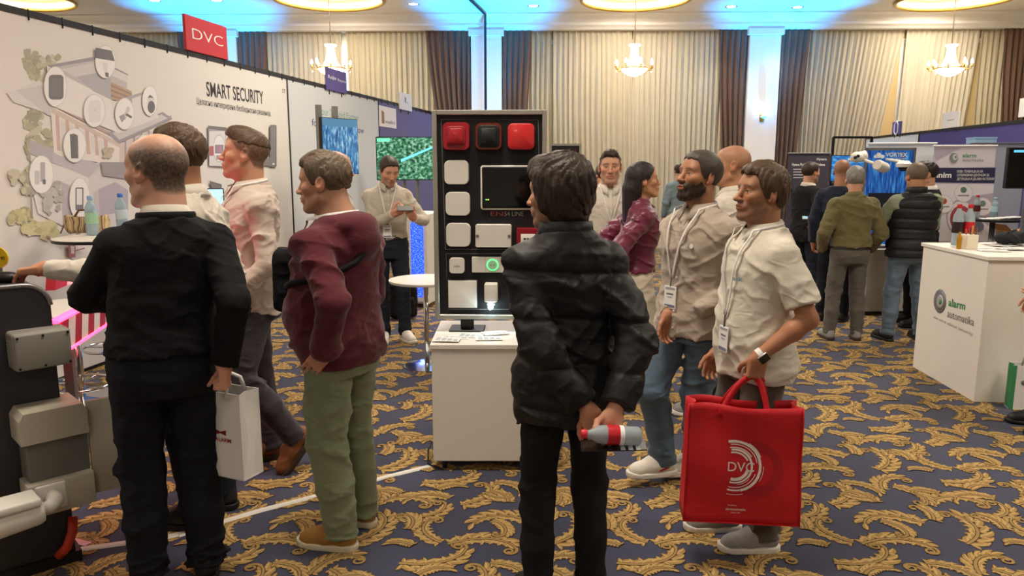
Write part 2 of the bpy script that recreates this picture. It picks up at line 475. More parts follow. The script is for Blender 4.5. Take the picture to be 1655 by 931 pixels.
# recessed rings with their lamps
M_COVE = mat('cove_plaster', '#f3ead6', 0.8)
M_GOLD = mat('gold_rim', '#b08a3c', 0.35, 0.8)
M_LED = mat('cove_light', '#fff2d8', 0.5, emit='#ffe2b0', es=2.2)
for i, (x, y) in enumerate(RINGS):
    e = empty('ceiling_ring', (x, y, CEIL), 0, 'round recessed ceiling ring with gold rim and warm cove light', 'ceiling light', 'recessed ceiling rings')
    if i < 4:
        e['label'] = ('recessed gold-rimmed ceiling ring above the west bay', 'recessed gold-rimmed ceiling ring over the chandelier nearest the red sign',
                      'recessed gold-rimmed ceiling ring over the middle chandelier', 'recessed gold-rimmed ceiling ring over the chandelier by the purple booth')[i]
    MB().lathe([(1.05, 0.0), (1.05, 0.22), (0.0, 0.22)], n=48, cap=False).build('cove', M_COVE, e, smooth=True, angle=40)
    MB().tube([(1.05 * math.cos(a), 1.05 * math.sin(a), -0.012) for a in np.linspace(0, 2 * PI, 48, endpoint=False)], 0.035, 8, closed=True).build('rim', M_GOLD, e, smooth=True)
    MB().tube([(0.90 * math.cos(a), 0.90 * math.sin(a), 0.19) for a in np.linspace(0, 2 * PI, 48, endpoint=False)], 0.03, 6, closed=True).build('light_strip', M_LED, e, smooth=True)
    lamp_object('ring_lamp', 'AREA', (0, 0, 0.16), RING_POWER * {15.1: 0.8, 9.0: 1.2, 3.0: 1.0, -3.0: 0.4}[y], RING_COLOR, e, shape='DISK', size=1.7)

# downlights
M_LAMP = mat('downlight_glass', '#ffffff', 0.4, emit='#fff6e8', es=14)
for _di, (px, py) in enumerate(((668, 6), (862, 9), (1182, 10), (1289, 11), (350, 0), (250, 0))):
    p = on_plane(px, py, (0, 0, CEIL), (0, 0, 1))
    if p.y > YB - 0.3: p.y = YB - 0.6
    e = empty('downlight', p, 0, ('small downlight above the green television beside the ceiling ring', 'small downlight in the blue glow near the black cable', 'small downlight on the near side of the sconce column', 'small downlight between the sconce column and the purple booth', 'small downlight behind the red sign', 'small downlight over the large white wall')[_di], 'downlight', 'ceiling downlights')
    MB().lathe([(0.12, -0.012), (0.125, 0.0), (0.09, 0.0), (0.09, -0.010)], n=24, cap=False).build('trim_ring', M_WHITE, e, smooth=True, angle=40)
    MB().lathe([(0.088, -0.006), (0.0, -0.010)], n=24).build('lens', M_LAMP, e)
    lamp_object('downlight_lamp', 'SPOT', (0, 0, -0.05), 40, (1, 0.95, 0.88), e, spot_size=R(100), spot_blend=0.6, shadow_soft_size=0.08)

# columns and cornice on the back wall: bays 6 m wide
COLS = [x for x in (-12.3, -6.35, -0.55, 5.45, 11.5)]
for i, x in enumerate(COLS):
    w = 0.33
    tag(MB().box((x - w, -0.30, 0), (x + w, 0, CEIL - 0.30), MBK).box((x - w - 0.05, -0.36, CEIL - 0.42), (x + w + 0.05, 0, CEIL - 0.30), MBK).build('trim_%d' % (i + 10), M_WHITE), kind='structure')
cor = MB()
prof = [(0, 0), (0.62, 0), (0.62, -0.03), (0.52, -0.05), (0.44, -0.10), (0.40, -0.17), (0.40, -0.22), (0.34, -0.26), (0.30, -0.30), (0, -0.30)]
cor.prism([(-p[0], p[1]) for p in prof], MBK @ Vector((-13, 0, CEIL)), MBK.to_3x3() @ Vector((0, 1, 0)), (0, 0, 1), MBK.to_3x3() @ Vector((1, 0, 0)), 26)
tag(cor.build('trim_2', M_WHITE), kind='structure')

# lit windows behind the curtains
M_GLASSW = mat('daylight_window', '#cfe3ff', 0.3, emit='#cfe4ff', es=2.0)
for i in range(4):
    x0, x1 = COLS[i] + 0.6, COLS[i + 1] - 0.6
    w = MB().box((x0 + 0.2, -0.03, 0.7), (x1 - 0.2, -0.01, 4.35), MBK).build('window_%d' % (i + 1), M_GLASSW)
    tag(w, kind='structure')
    fr = MB()
    for k in range(5): xx = x0 + 0.2 + (x1 - x0 - 0.4) * k / 4; fr.box((xx - 0.04, -0.07, 0.65), (xx + 0.04, -0.02, 4.4), MBK)
    fr.box((x0 + 0.15, -0.07, 0.62), (x1 - 0.15, -0.02, 0.72), MBK).box((x0 + 0.15, -0.07, 4.33), (x1 - 0.15, -0.02, 4.43), MBK)
    fr.build('window_frame', M_WHITE, w)

# curtains
M_CREAM = [cloth('curtain_cream_%d' % i, c, var=0.05, vs=3, bump=0.1, sheen=0.3) for i, c in enumerate(('#b9b09a', '#bdb5a1', '#b4aa90'))]
M_CREAM2 = cloth('curtain_plain_beige', '#c2ab7c', var=0.05, vs=3, bump=0.1)
M_BROWN = cloth('curtain_brown', '#6d5445', var=0.10, vs=4, bump=0.15, sheen=0.3)
ZT = CEIL - 0.28
def curtain(x0, x1, xb0, xb1, dy, m, amp, lam, label, cat_group, zb=0.03, zmid=None, seed=1, soft=1.0):
    """pleated curtain: top edge x0..x1, bottom edge xb0..xb1 (wall coordinates)"""
    rg = np.random.RandomState(seed)
    n = max(20, int(abs(x1 - x0) / lam * 10)); zs = np.concatenate([np.linspace(zb, ZT - 0.15, 12), [ZT - 0.05, ZT]])
    ph = np.cumsum(rg.uniform(0.6, 1.4, n)); ph = ph / ph[-1] * abs(x1 - x0) / lam * 2 * PI
    am = amp * rg.uniform(0.55, 1.2, n); am = np.convolve(np.pad(am, 4, mode='edge'), np.ones(9) / 9, 'valid')
    vs = []
    for z in zs:
        t = 1 - (z - zb) / (ZT - zb); tt = t ** soft
        for k in range(n):
            u = k / (n - 1)
            x = (x0 + (x1 - x0) * u) * (1 - tt) + (xb0 + (xb1 - xb0) * u) * tt
            y = -dy - am[k] * (0.55 + 0.6 * min(1, t * 2)) * (math.sin(ph[k] + 0.5 * math.sin(2.2 * z + k * 0.02)) + 0.3 * math.sin(2.3 * ph[k] + 1))
            vs.append(MBK @ Vector((x, y, z)))
    o = MB().add(vs, strip(len(zs), n)).build('curtain', m, smooth=True); solid(o, 0.006)
    return tag(o, label, 'curtain', cat_group)
bayname = ('bay behind the red sign', 'bay behind the display board', 'bay right of the board', 'bay above the purple booth')
bays = ((-12.3, -6.35), (-6.35, -0.55), (-0.55, 5.45), (5.45, 11.5))
bn = ('far end bay', 'bay behind the green screen', 'bay behind the middle chandelier', 'bay over the purple booth')
for i, (a, b) in enumerate(bays):
    a += 0.36; b -= 0.36
    curtain(a, a + 0.62, a + 0.02, a + 0.34, 0.22, M_BROWN, 0.045, 0.13, 'brown side drape hanging at the column, west edge of the ' + bn[i], 'brown drapes', seed=i * 9 + 1, soft=1.2)
    curtain(b - 0.62 - (0.35 if i == 1 else 0), b, b - 0.34, b - 0.02, 0.22, M_BROWN, 0.045, 0.13, 'brown side drape hanging at the column, east edge of the ' + bn[i], 'brown drapes', seed=i * 9 + 2, soft=1.2)
    L = b - a
    cuts = {0: (0.0, 0.33, 0.66, 1.0), 1: (0.0, 0.46, 1.0), 2: (0.0, 0.20, 0.53, 1.0), 3: (0.0, 0.50, 0.80, 1.0)}[i]
    nm = ('west', 'middle', 'east', 'last')
    for j in range(len(cuts) - 1):
        u0, u1 = cuts[j], cuts[j + 1]
        x0 = a + 0.36 * (j == 0) + L * u0 + (0.03 if j else 0); x1 = a + L * u1 - 0.36 * (u1 == 1.0) - (0.09 if u1 < 1 and i == 1 else 0.0)
        slant = 0.0
        if i == 3: slant = (-0.75, -0.35, 0.0)[j]
        if i == 2: slant = (0.0, 0.15, 0.0)[j]
        curtain(x0, x1, x0 + (0.05 if i != 3 or j == 0 else slant * 0.4), x1 + slant, 0.115 + 0.03 * (j % 2), M_CREAM[(i + j) % 3], 0.034, 0.115,
                'cream pleated %s curtain in the %s' % (nm[j], bn[i]), 'cream curtains', seed=i * 9 + 3 + j)
    if i >= 2:
        curtain(a + L * 0.2, b - 0.4, a + L * 0.2, b - 0.4, 0.06, M_CREAM2, 0.008, 0.4, 'plain beige backing curtain in the ' + bn[i], 'beige backing curtains', seed=i + 50)

# wall sconce on the column
p = MBK @ Vector((COLS[3] - 0.0, -0.30, 2.75))
sc = empty('wall_sconce', p, 0, 'candle-shaped wall sconce on the blue-lit white column', 'sconce')
MB().bevel_box((-0.05, -0.03, -0.10), (0.05, 0.0, 0.06), 0.012).build('back_plate', M_GOLD, sc)
MB().tube([(0, -0.02, -0.06), (0, -0.10, -0.08), (0, -0.14, -0.02)], 0.012, 8).build('arm', M_GOLD, sc, smooth=True)
MB().lathe([(0.02, 0), (0.075, 0.03), (0.07, 0.05), (0.03, 0.06)], (0, -0.14, -0.03), 16).build('drip_tray', M_WHITE, sc, smooth=True)
MB().lathe([(0.03, 0), (0.045, 0.10), (0.03, 0.22), (0.0, 0.30)], (0, -0.14, 0.02), 16).build('candle_bulb', mat('sconce_bulb', '#fff3d8', 0.4, emit='#ffe7b8', es=2.5), sc, smooth=True)

# blue uplighters at the columns
M_PAR = mat('uplighter_black', '#141416', 0.5)
M_BLUE_LENS = mat('uplighter_lens', '#3aa0ff', 0.3, emit='#2aa0ff', es=30)
for i, x in enumerate((COLS[1], COLS[2], COLS[3])):
    p = MBK @ Vector((x + 0.1, -0.95, 0))
    e = empty('uplighter', p, 0, ('stage uplighter on the floor, blue beam, at the column behind the red sign', 'stage uplighter on the floor, blue beam, at the column behind the display board', 'stage uplighter on the floor, blue beam, at the column with the sconce')[i], 'uplighter', 'blue floor uplighters')
    MB().lathe([(0.10, 0.10), (0.115, 0.14), (0.115, 0.34), (0.10, 0.36)], n=20).build('housing', M_PAR, e, smooth=True, angle=40)
    MB().lathe([(0.10, 0.345), (0.0, 0.35)], n=20).build('lens', M_BLUE_LENS, e)
    MB().box((-0.14, -0.02, 0.0), (-0.125, 0.02, 0.26)).box((0.125, -0.02, 0.0), (0.14, 0.02, 0.26)).box((-0.14, -0.10, 0.0), (0.14, 0.10, 0.012)).build('yoke', M_PAR, e)
    lamp_object('uplight_beam', 'SPOT', (0, 0, 0.40), 3000, (0.0, 0.36, 1.0), e, rot=(R(180 + 4), 0, 0), spot_size=R(44), spot_blend=0.8, shadow_soft_size=0.06)

# black cable along the ceiling and down the middle column
c0 = on_plane(755, -6, (0, 0, CEIL - 0.02), (0, 0, 1)); c0.y = min(c0.y, YB - 1.2)
colp = MBK @ Vector((COLS[2], -0.66, 0))
tag(MB().tube([(c0.x - 0.8, c0.y - 3.0, CEIL - 0.03), (c0.x, c0.y, CEIL - 0.03), (colp.x, colp.y, CEIL - 0.05), (colp.x, colp.y, 3.0), (colp.x, colp.y, 0.02)], 0.028, 8).build('black_cable', mat('cable_black', '#141416', 0.5), smooth=True),
    'black cable running over the ceiling and down in front of the column', 'cable')

# chandeliers
M_CRYST = mat('chandelier_crystal', '#fff0d0', 0.25, emit='#ffd79a', es=2.6)
M_BRIGHT = mat('chandelier_bowl', '#fff6e6', 0.3, emit='#ffe8c0', es=10.0)
M_FLAME = mat('chandelier_bulb', '#ffffff', 0.3, emit='#fff0d8', es=16.0)
M_BRASS = mat('chandelier_brass', '#c79a48', 0.3, 0.9)
def chandelier(x, y, label):
    z0 = 3.44; e = empty('chandelier', (x, y, z0), 0, label, 'chandelier', 'crystal chandeliers')
    MB().tube([(0, 0, 0.6), (0, 0, CEIL - z0 + 0.2)], 0.009, 6).build('suspension_cord', mat('cord_brown', '#5b4a35', 0.6), e)
    MB().lathe([(0.0, 0.0), (0.05, 0.005), (0.14, 0.04), (0.22, 0.09), (0.27, 0.15), (0.255, 0.155)], n=28).build('crystal_bowl', M_BRIGHT, e, smooth=True)
    MB().lathe([(0.21, 0.15), (0.17, 0.21), (0.115, 0.30), (0.085, 0.42), (0.075, 0.55)], n=28).build('crystal_strands', M_CRYST, e, smooth=True)
    MB().lathe([(0.08, 0.55), (0.115, 0.58), (0.12, 0.605), (0.07, 0.60)], n=24).build('crown', M_CRYST, e, smooth=True)
    MB().tube([(0.27 * math.cos(a), 0.27 * math.sin(a), 0.155) for a in np.linspace(0, 2 * PI, 28, endpoint=False)], 0.014, 6, closed=True).build('ring', M_BRASS, e, smooth=True)
    for k in range(8):
        a = 2 * PI * k / 8 + 0.2; c, s_ = math.cos(a), math.sin(a)
        ar = MB().tube([(c * r, s_ * r, z) for r, z in ((0.26, 0.155), (0.31, 0.12), (0.355, 0.13), (0.37, 0.17))], 0.009, 6)
        ar.lathe([(0.012, 0), (0.035, 0.012), (0.03, 0.02), (0.014, 0.02), (0.014, 0.06)], (c * 0.37, s_ * 0.37, 0.165), 10)
        o = ar.build('arm', M_BRASS, e, smooth=True)
        MB().lathe([(0.013, 0), (0.026, 0.03), (0.018, 0.065), (0.0, 0.10)], (c * 0.37, s_ * 0.37, 0.225), 10).build('candle_bulb', M_FLAME, o, smooth=True)
        if k % 2 == 0:
            MB().lathe([(0.0, -0.05), (0.012, -0.03), (0.0, 0.0)], (c * 0.36, s_ * 0.36, 0.12), 6).build('crystal_drop', M_CRYST, o)
    lamp_object('chandelier_lamp', 'POINT', (0, 0, 0.1), 35, (1.0, 0.78, 0.5), e, shadow_soft_size=0.3)
for (x, y), lab in zip(RINGS[:4], ('glowing crystal chandelier in the far west bay', 'glowing crystal chandelier above the purple hanging sign', 'glowing crystal chandelier in front of the middle curtains', 'glowing crystal chandelier above the purple booth wall')):
    if x > -9: chandelier(x, y, lab)
# ------------------------------------------------------------------ smooth solids (signed distance on a grid -> one continuous mesh)
F4 = np.float32
class Field:
    def __init__(s, lo, hi, h):
        s.h = h
        lo = np.array(lo, float) - 3 * h; hi = np.array(hi, float) + 3 * h
        n = np.ceil((hi - lo) / h).astype(int) + 1
        s.lo = lo; s.n = n
        s.ax = [(lo[i] + h * np.arange(n[i])).astype(F4) for i in range(3)]
        s.d = np.full(n, 0.2, F4)
    def sl(s, lo, hi, m):
        r = []
        for i in range(3):
            a = int(math.floor((lo[i] - m - s.lo[i]) / s.h)); b = int(math.ceil((hi[i] + m - s.lo[i]) / s.h)) + 1
            a = min(max(a, 0), s.n[i]); b = min(max(b, 0), s.n[i])
            r.append(slice(a, b))
        return tuple(r)
    def grid(s, q):
        return (s.ax[0][q[0]][:, None, None], s.ax[1][q[1]][None, :, None], s.ax[2][q[2]][None, None, :])
    def add(s, prim, k=0.01):
        fn, lo, hi = prim
        q = s.sl(lo, hi, k + 3 * s.h)
        if any(x.start >= x.stop for x in q): return s
        D = fn(*s.grid(q)).astype(F4); d = s.d[q]
        if k > 0:
            hh = np.clip(0.5 + 0.5 * (D - d) / F4(k), 0, 1)
            s.d[q] = D + (d - D) * hh - 0 * d if False else (d * (1 - hh) + 0) + 0 if False else (D * (1 - hh) + d * hh) - F4(k) * hh * (1 - hh)
        else:
            s.d[q] = np.minimum(d, D)
        return s
    def cut(s, prim, k=0.004):          # subtract
        fn, lo, hi = prim
        q = s.sl(lo, hi, k + 3 * s.h)
        if any(x.start >= x.stop for x in q): return s
        D = -fn(*s.grid(q)).astype(F4); d = s.d[q]
        hh = np.clip(0.5 - 0.5 * (D - d) / F4(k), 0, 1)
        s.d[q] = (D * (1 - hh) + d * hh) + F4(k) * hh * (1 - hh)
        return s
    def clip(s, fn):                    # keep where fn < 0
        s.d = np.maximum(s.d, fn(*s.grid((slice(None),) * 3)).astype(F4)); return s
    def ripple(s, fn, band=0.03):
        I = np.nonzero(np.abs(s.d) < band)
        P = [s.ax[i][I[i]] for i in range(3)]
        s.d[I] += fn(*P).astype(F4); return s
    def mesh(s):
        d = s.d; n = [x - 1 for x in s.n]; sg = d < 0
        cs = [(i, j, k) for i in (0, 1) for j in (0, 1) for k in (0, 1)]
        cnt = np.zeros(n, np.int8)
        for i, j, k in cs: cnt += sg[i:n[0] + i, j:n[1] + j, k:n[2] + k]
        act = (cnt > 0) & (cnt < 8)
        I, J, K = np.nonzero(act)
        idx = np.full(n, -1, np.int64); idx[act] = np.arange(len(I))
        acc = np.zeros((len(I), 3), F4); w = np.zeros(len(I), F4)
        for a in cs:
            for ax in range(3):
                if a[ax]: continue
                b = list(a); b[ax] = 1
                da = d[I + a[0], J + a[1], K + a[2]]; db = d[I + b[0], J + b[1], K + b[2]]
                m = (da < 0) != (db < 0)
                t = np.where(m, da / np.where(m, da - db, 1), 0)
                p = np.tile(np.array(a, F4), (len(I), 1)); p[:, ax] = t
                acc += p * m[:, None]; w += m
        v = (np.stack([I, J, K], 1) + acc / w[:, None]) * s.h + s.lo
        quads = []
        for ax in range(3):
            u1, u2 = [(1, 2), (2, 0), (0, 1)][ax]
            A = [slice(1, None)] * 3; B = [slice(1, None)] * 3
            A[ax] = slice(0, -1); B[ax] = slice(1, None)
            # edges from grid point g to g+1 along ax; cells around it
            g = [slice(1, n[0]), slice(1, n[1]), slice(1, n[2])]; g[ax] = slice(0, n[ax])
            g2 = list(g); g2[ax] = slice(1, n[ax] + 1)
            sa = sg[tuple(g)]; sb = sg[tuple(g2)]
            X = np.nonzero(sa != sb)
            base = [x + (0 if i == ax else 1) for i, x in enumerate(X)]
            def cell(o1, o2):
                c = [b.copy() for b in base]; c[u1] = c[u1] - o1; c[u2] = c[u2] - o2
                return idx[c[0], c[1], c[2]]
            q = np.stack([cell(1, 1), cell(0, 1), cell(0, 0), cell(1, 0)], 1)
            fl = ~sa[X]
            q[fl] = q[fl][:, ::-1]
            quads.append(q)
        q = np.concatenate(quads)
        q = q[(q >= 0).all(1)]
        return v.astype(F4), q

def np_mesh(name, v, q, m, parent=None, col=None):
    me = bpy.data.meshes.new(name)
    me.vertices.add(len(v)); me.vertices.foreach_set('co', np.ascontiguousarray(v, F4).ravel())
    me.loops.add(q.size); me.loops.foreach_set('vertex_index', np.ascontiguousarray(q, np.int32).ravel())
    me.polygons.add(len(q)); me.polygons.foreach_set('loop_start', np.arange(0, q.size, 4, dtype=np.int32))
    me.polygons.foreach_set('loop_total', np.full(len(q), 4, np.int32))
    me.update(calc_edges=True); me.validate()
    me.shade_smooth()
    if m: me.materials.append(m)
    if col is not None:
        a = me.color_attributes.new('Col', 'FLOAT_COLOR', 'POINT')
        c = np.ones((len(v), 4), F4); c[:, :3] = col
        a.data.foreach_set('color', c.ravel())
    return link(name, me, parent)

# primitives: (function, low corner, high corner)
def rc(a, b, r1, r2, endcut=False, startcut=False):
    a = np.array(a, float); b = np.array(b, float); ab = b - a; L2 = max(1e-9, float(ab @ ab)); L = math.sqrt(L2)
    def fn(X, Y, Z):
        x = X - F4(a[0]); y = Y - F4(a[1]); z = Z - F4(a[2])
        tt = (x * F4(ab[0]) + y * F4(ab[1]) + z * F4(ab[2])) / F4(L2)
        t = np.clip(tt, 0, 1)
        D = np.sqrt((x - t * F4(ab[0])) ** 2 + (y - t * F4(ab[1])) ** 2 + (z - t * F4(ab[2])) ** 2) - (F4(r1) + t * F4(r2 - r1))
        if endcut: D = np.maximum(D, (tt - 1) * F4(L))
        if startcut: D = np.maximum(D, -tt * F4(L))
        return D
    r = max(r1, r2)
    return fn, np.minimum(a, b) - r, np.maximum(a, b) + r
def el(c, r, M=None):
    c = np.array(c, float); r = np.array(r, float)
    Mi = np.array(M if M is not None else np.eye(3), float).T    # columns of M are the local axes
    def fn(X, Y, Z):
        x = X - F4(c[0]); y = Y - F4(c[1]); z = Z - F4(c[2])
        if M is not None:
            x, y, z = [F4(Mi[i][0]) * x + F4(Mi[i][1]) * y + F4(Mi[i][2]) * z for i in range(3)]
        k0 = np.sqrt((x / F4(r[0])) ** 2 + (y / F4(r[1])) ** 2 + (z / F4(r[2])) ** 2)
        k1 = np.sqrt((x / F4(r[0] ** 2)) ** 2 + (y / F4(r[1] ** 2)) ** 2 + (z / F4(r[2] ** 2)) ** 2) + F4(1e-6)
        return k0 * (k0 - 1) / k1
    m = max(r) if M is not None else r
    return fn, c - m, c + m
def rbox(c, hf, r, M=None):
    c = np.array(c, float); hf = np.array(hf, float)
    Mi = np.array(M if M is not None else np.eye(3), float).T
    def fn(X, Y, Z):
        x = X - F4(c[0]); y = Y - F4(c[1]); z = Z - F4(c[2])
        if M is not None:
            x, y, z = [F4(Mi[i][0]) * x + F4(Mi[i][1]) * y + F4(Mi[i][2]) * z for i in range(3)]
        qx = np.abs(x) - F4(hf[0]); qy = np.abs(y) - F4(hf[1]); qz = np.abs(z) - F4(hf[2])
        return np.sqrt(np.maximum(qx, 0) ** 2 + np.maximum(qy, 0) ** 2 + np.maximum(qz, 0) ** 2) + np.minimum(np.maximum(qx, np.maximum(qy, qz)), 0) - F4(r)
    m = (np.full(3, np.linalg.norm(hf)) if M is not None else hf) + r
    return fn, c - m, c + m

class Loft:
    """torso-like solid: ellipses stacked along z, with lean, side shift and twist"""
    def __init__(s, prof, n=2.3):
        p = np.array(prof, float); s.n = n
        s.z = np.linspace(p[0, 0], p[-1, 0], 160)
        ker = np.hanning(15); ker /= ker.sum()
        def sm(c):
            y = np.interp(s.z, p[:, 0], p[:, c]); yp = np.pad(y, 7, mode='edge')
            return np.convolve(yp, ker, 'valid')
        s.a, s.b, s.cy, s.cx, s.tw = [sm(i) for i in range(1, 6)]
    def g(s, z):
        return [np.interp(z, s.z, q) for q in (s.a, s.b, s.cx, s.cy, s.tw)]
    def prim(s, e=0.0, z0=None, z1=None, flare=None):
        z0 = s.z[0] if z0 is None else z0; z1 = s.z[-1] if z1 is None else z1
        def fn(X, Y, Z):
            a, b, cx, cy, tw = [q.astype(F4) for q in s.g(Z)]
            ee = F4(e) if flare is None else flare(Z).astype(F4)
            a = a + ee; b = b + ee
            x = X - cx; y = Y - cy; c, sn = np.cos(tw), np.sin(tw)
            x, y = c * x + sn * y, -sn * x + c * y
            q = ((np.abs(x) / a) ** F4(s.n) + (np.abs(y) / b) ** F4(s.n)) ** F4(1 / s.n) + F4(1e-5)
            D = np.sqrt(x * x + y * y) * (1 - 1 / q)
            return np.maximum(D, np.maximum(Z - F4(z1), F4(z0) - Z))
        m = max(s.a.max(), s.b.max()) + max(e, 0.04) + np.abs(s.cx).max()
        y0 = s.cy.min() - s.b.max() - 0.06; y1 = s.cy.max() + s.b.max() + 0.06
        return fn, np.array((-m, min(y0, -m), z0)), np.array((m, max(y1, m), z1))
    def pt(s, ang, z, e=0.0):
        """point on the surface; ang from the front, positive to the person's right"""
        a, b, cx, cy, tw = s.g(z); a += e; b += e
        ux, uy = math.sin(ang), math.cos(ang)
        k = (abs(ux / a) ** s.n + abs(uy / b) ** s.n) ** (-1 / s.n)
        x, y = ux * k, uy * k; c, sn = math.cos(tw), math.sin(tw)
        return np.array((cx + c * x - sn * y, cy + sn * x + c * y, z))
    def front(s, x, z, e=0.0):
        a, b, cx, cy, tw = s.g(z); a += e; b += e
        u = min(0.98, abs(x) / a); y = b * (1 - u ** s.n) ** (1 / s.n); c, sn = math.cos(tw), math.sin(tw)
        return np.array((cx + c * x - sn * y, cy + sn * x + c * y, z))

def nrm(v):
    v = np.array(v, float); return v / max(1e-9, np.linalg.norm(v))
_NG = np.random.RandomState(11).uniform(-1, 1, (32, 32, 32)).astype(F4)
def vnoise(x, y, z):
    xi = np.floor(x); yi = np.floor(y); zi = np.floor(z)
    u = x - xi; v = y - yi; w = z - zi
    u = u * u * (3 - 2 * u); v = v * v * (3 - 2 * v); w = w * w * (3 - 2 * w)
    i = xi.astype(np.int32) & 31; j = yi.astype(np.int32) & 31; k = zi.astype(np.int32) & 31
    i1 = (i + 1) & 31; j1 = (j + 1) & 31; k1 = (k + 1) & 31
    g = _NG
    c0 = (g[i, j, k] * (1 - u) + g[i1, j, k] * u) * (1 - v) + (g[i, j1, k] * (1 - u) + g[i1, j1, k] * u) * v
    c1 = (g[i, j, k1] * (1 - u) + g[i1, j, k1] * u) * (1 - v) + (g[i, j1, k1] * (1 - u) + g[i1, j1, k1] * u) * v
    return c0 * (1 - w) + c1 * w
def folds(seed, amp, lam=0.10, dirs=None, n=3, long=4.0):
    """cloth folds: ridged noise, short across the fold direction and long along it"""
    rg = np.random.RandomState(seed); W = []
    for i in range(n):
        dv = np.array(dirs[i % len(dirs)], float) if dirs else rg.normal(size=3)
        A = np.array(Vector(nrm(dv + rg.normal(size=3) * 0.12)).to_track_quat('Z', 'Y').to_matrix()).T
        A = A / np.array((lam * long, lam * long * 0.5, lam))[:, None] * rg.uniform(0.8, 1.25)
        W.append((A, rg.uniform(0, 30, 3), rg.uniform(0, 30, 3)))
    def fn(X, Y, Z):
        o = np.zeros_like(X)
        for A, ph, p2 in W:
            q = [A[i][0] * X + A[i][1] * Y + A[i][2] * Z + ph[i] for i in range(3)]
            m = np.clip(0.45 + 1.1 * vnoise(X * 5 + p2[0], Y * 5 + p2[1], Z * 5 + p2[2]), 0, 1)
            r_ = np.clip(1 - 2.6 * np.abs(vnoise(*q)), 0, 1)
            o += (r_ ** 1.6 * 1.25 - 0.25) * m
        return -o * amp
    return fn

def nrm(v):
    v = np.array(v, float); return v / max(1e-9, np.linalg.norm(v))
def ik(a, t, l1, l2, hint):
    a = np.array(a, float); t = np.array(t, float); d = t - a; L = np.linalg.norm(d)
    u = d / L
    if L > 0.998 * (l1 + l2): L = 0.998 * (l1 + l2); t = a + u * L
    x = (l1 * l1 - l2 * l2 + L * L) / (2 * L); y = math.sqrt(max(0, l1 * l1 - x * x))
    h = np.array(hint, float); h = nrm(h - u * (h @ u))
    return a + u * x + h * y, t

def rot(yaw=0, pitch=0, roll=0):
    """yaw: turn to the person's left (+), pitch: look up (+), roll: tilt"""
    return np.array(Matrix.Rotation(yaw, 3, 'Z') @ Matrix.Rotation(pitch, 3, 'X') @ Matrix.Rotation(roll, 3, 'Y'))

CURL = dict(relaxed=(22, 32, 22), grip=(72, 88, 55), flat=(6, 8, 5), hold=(48, 52, 36), loose=(38, 48, 30), rest=(30, 20, 10))
def hand_mesh(wrist, elbow, f, n, side, pose, h, shoulder=None, fat=1.0):
    f = nrm(f); n = np.array(n, float); n = nrm(n - f * (n @ f)); t = side * np.cross(f, n)
    M = np.stack([f, t, n], 1)                      # columns: finger, thumb side, palm
    loc = lambda p: M.T @ (np.array(p, float) - wrist)
    e = loc(elbow)
    fore_full = shoulder is not None
    a = e if fore_full else e * min(1, 0.11 / np.linalg.norm(e))
    pts = [a, (0.19, 0.06, 0.10), (-0.02, -0.06, -0.04), (0.02, 0.09, 0.05)]
    if fore_full: sh = loc(shoulder); up = e + (sh - e) * 0.75; pts.append(up)
    pts = np.array(pts)
    F = Field(pts.min(0) - 0.05, pts.max(0) + 0.05, h)
    if fore_full:
        F.add(rc(up, e, 0.054 * fat, 0.043 * fat), 0.02)
        mid = e * 0.7
        F.add(rc(e, mid, 0.042 * fat, 0.045 * fat), 0.02).add(rc(mid, (0, 0, 0), 0.045 * fat, 0.027 * fat), 0.02)
    else:
        F.add(rc(a, (0, 0, 0), 0.030, 0.026), 0.01)
    F.add(rbox((0.052, 0.0, 0), (0.036, 0.030, 0.006), 0.009), 0.022)
    F.add(rc((0.0, 0, 0), (0.03, 0, 0), 0.025, 0.024), 0.02)
    F.add(el((0.035, 0.022, 0.010), (0.032, 0.018, 0.014)), 0.012)
    c = [R(x) for x in CURL[pose]]
    for i, (o, L, r) in enumerate(((0.030, 0.072, 0.0088), (0.010, 0.082, 0.0092), (-0.011, 0.076, 0.0088), (-0.031, 0.060, 0.0078))):
        p = np.array((0.090 - 0.10 * abs(o - 0.004), o, 0.0)); ang = 0.0; k = 1.0 + 0.08 * i
        sp = o * 1.6 * (1 if pose in ('flat', 'rest', 'relaxed') else 0.3)
        for j, fr in enumerate((0.46, 0.30, 0.24)):
            ang += c[j] * k
            dv = np.array((math.cos(ang), sp, math.sin(ang)))
            q = p + dv * L * fr
            F.add(rc(p, q, r * (1 - 0.08 * j), r * (0.92 - 0.08 * j)), 0.004 if j else 0.008)
            p = q
    p = np.array((0.022, 0.028, 0.008)); dv = nrm((0.62, 0.62, 0.30))
    if pose in ('grip', 'hold'): ths = [nrm((0.6, 0.45, 0.6)), nrm((0.75, 0.05, 0.65)), nrm((0.7, -0.35, 0.55))]
    elif pose in ('flat', 'rest'): ths = [nrm((0.6, 0.7, 0.2)), nrm((0.8, 0.5, 0.15)), nrm((0.9, 0.3, 0.15))]
    else: ths = [nrm((0.65, 0.55, 0.35)), nrm((0.85, 0.3, 0.3)), nrm((0.9, 0.1, 0.35))]
    for dv, L, r in zip(ths, (0.042, 0.032, 0.026), (0.0125, 0.0105, 0.0092)):
        q = p + dv * L; F.add(rc(p, q, r, r * 0.9), 0.006); p = q
    v, q = F.mesh()
    return v @ M.T.astype(F4) + np.array(wrist, F4), q

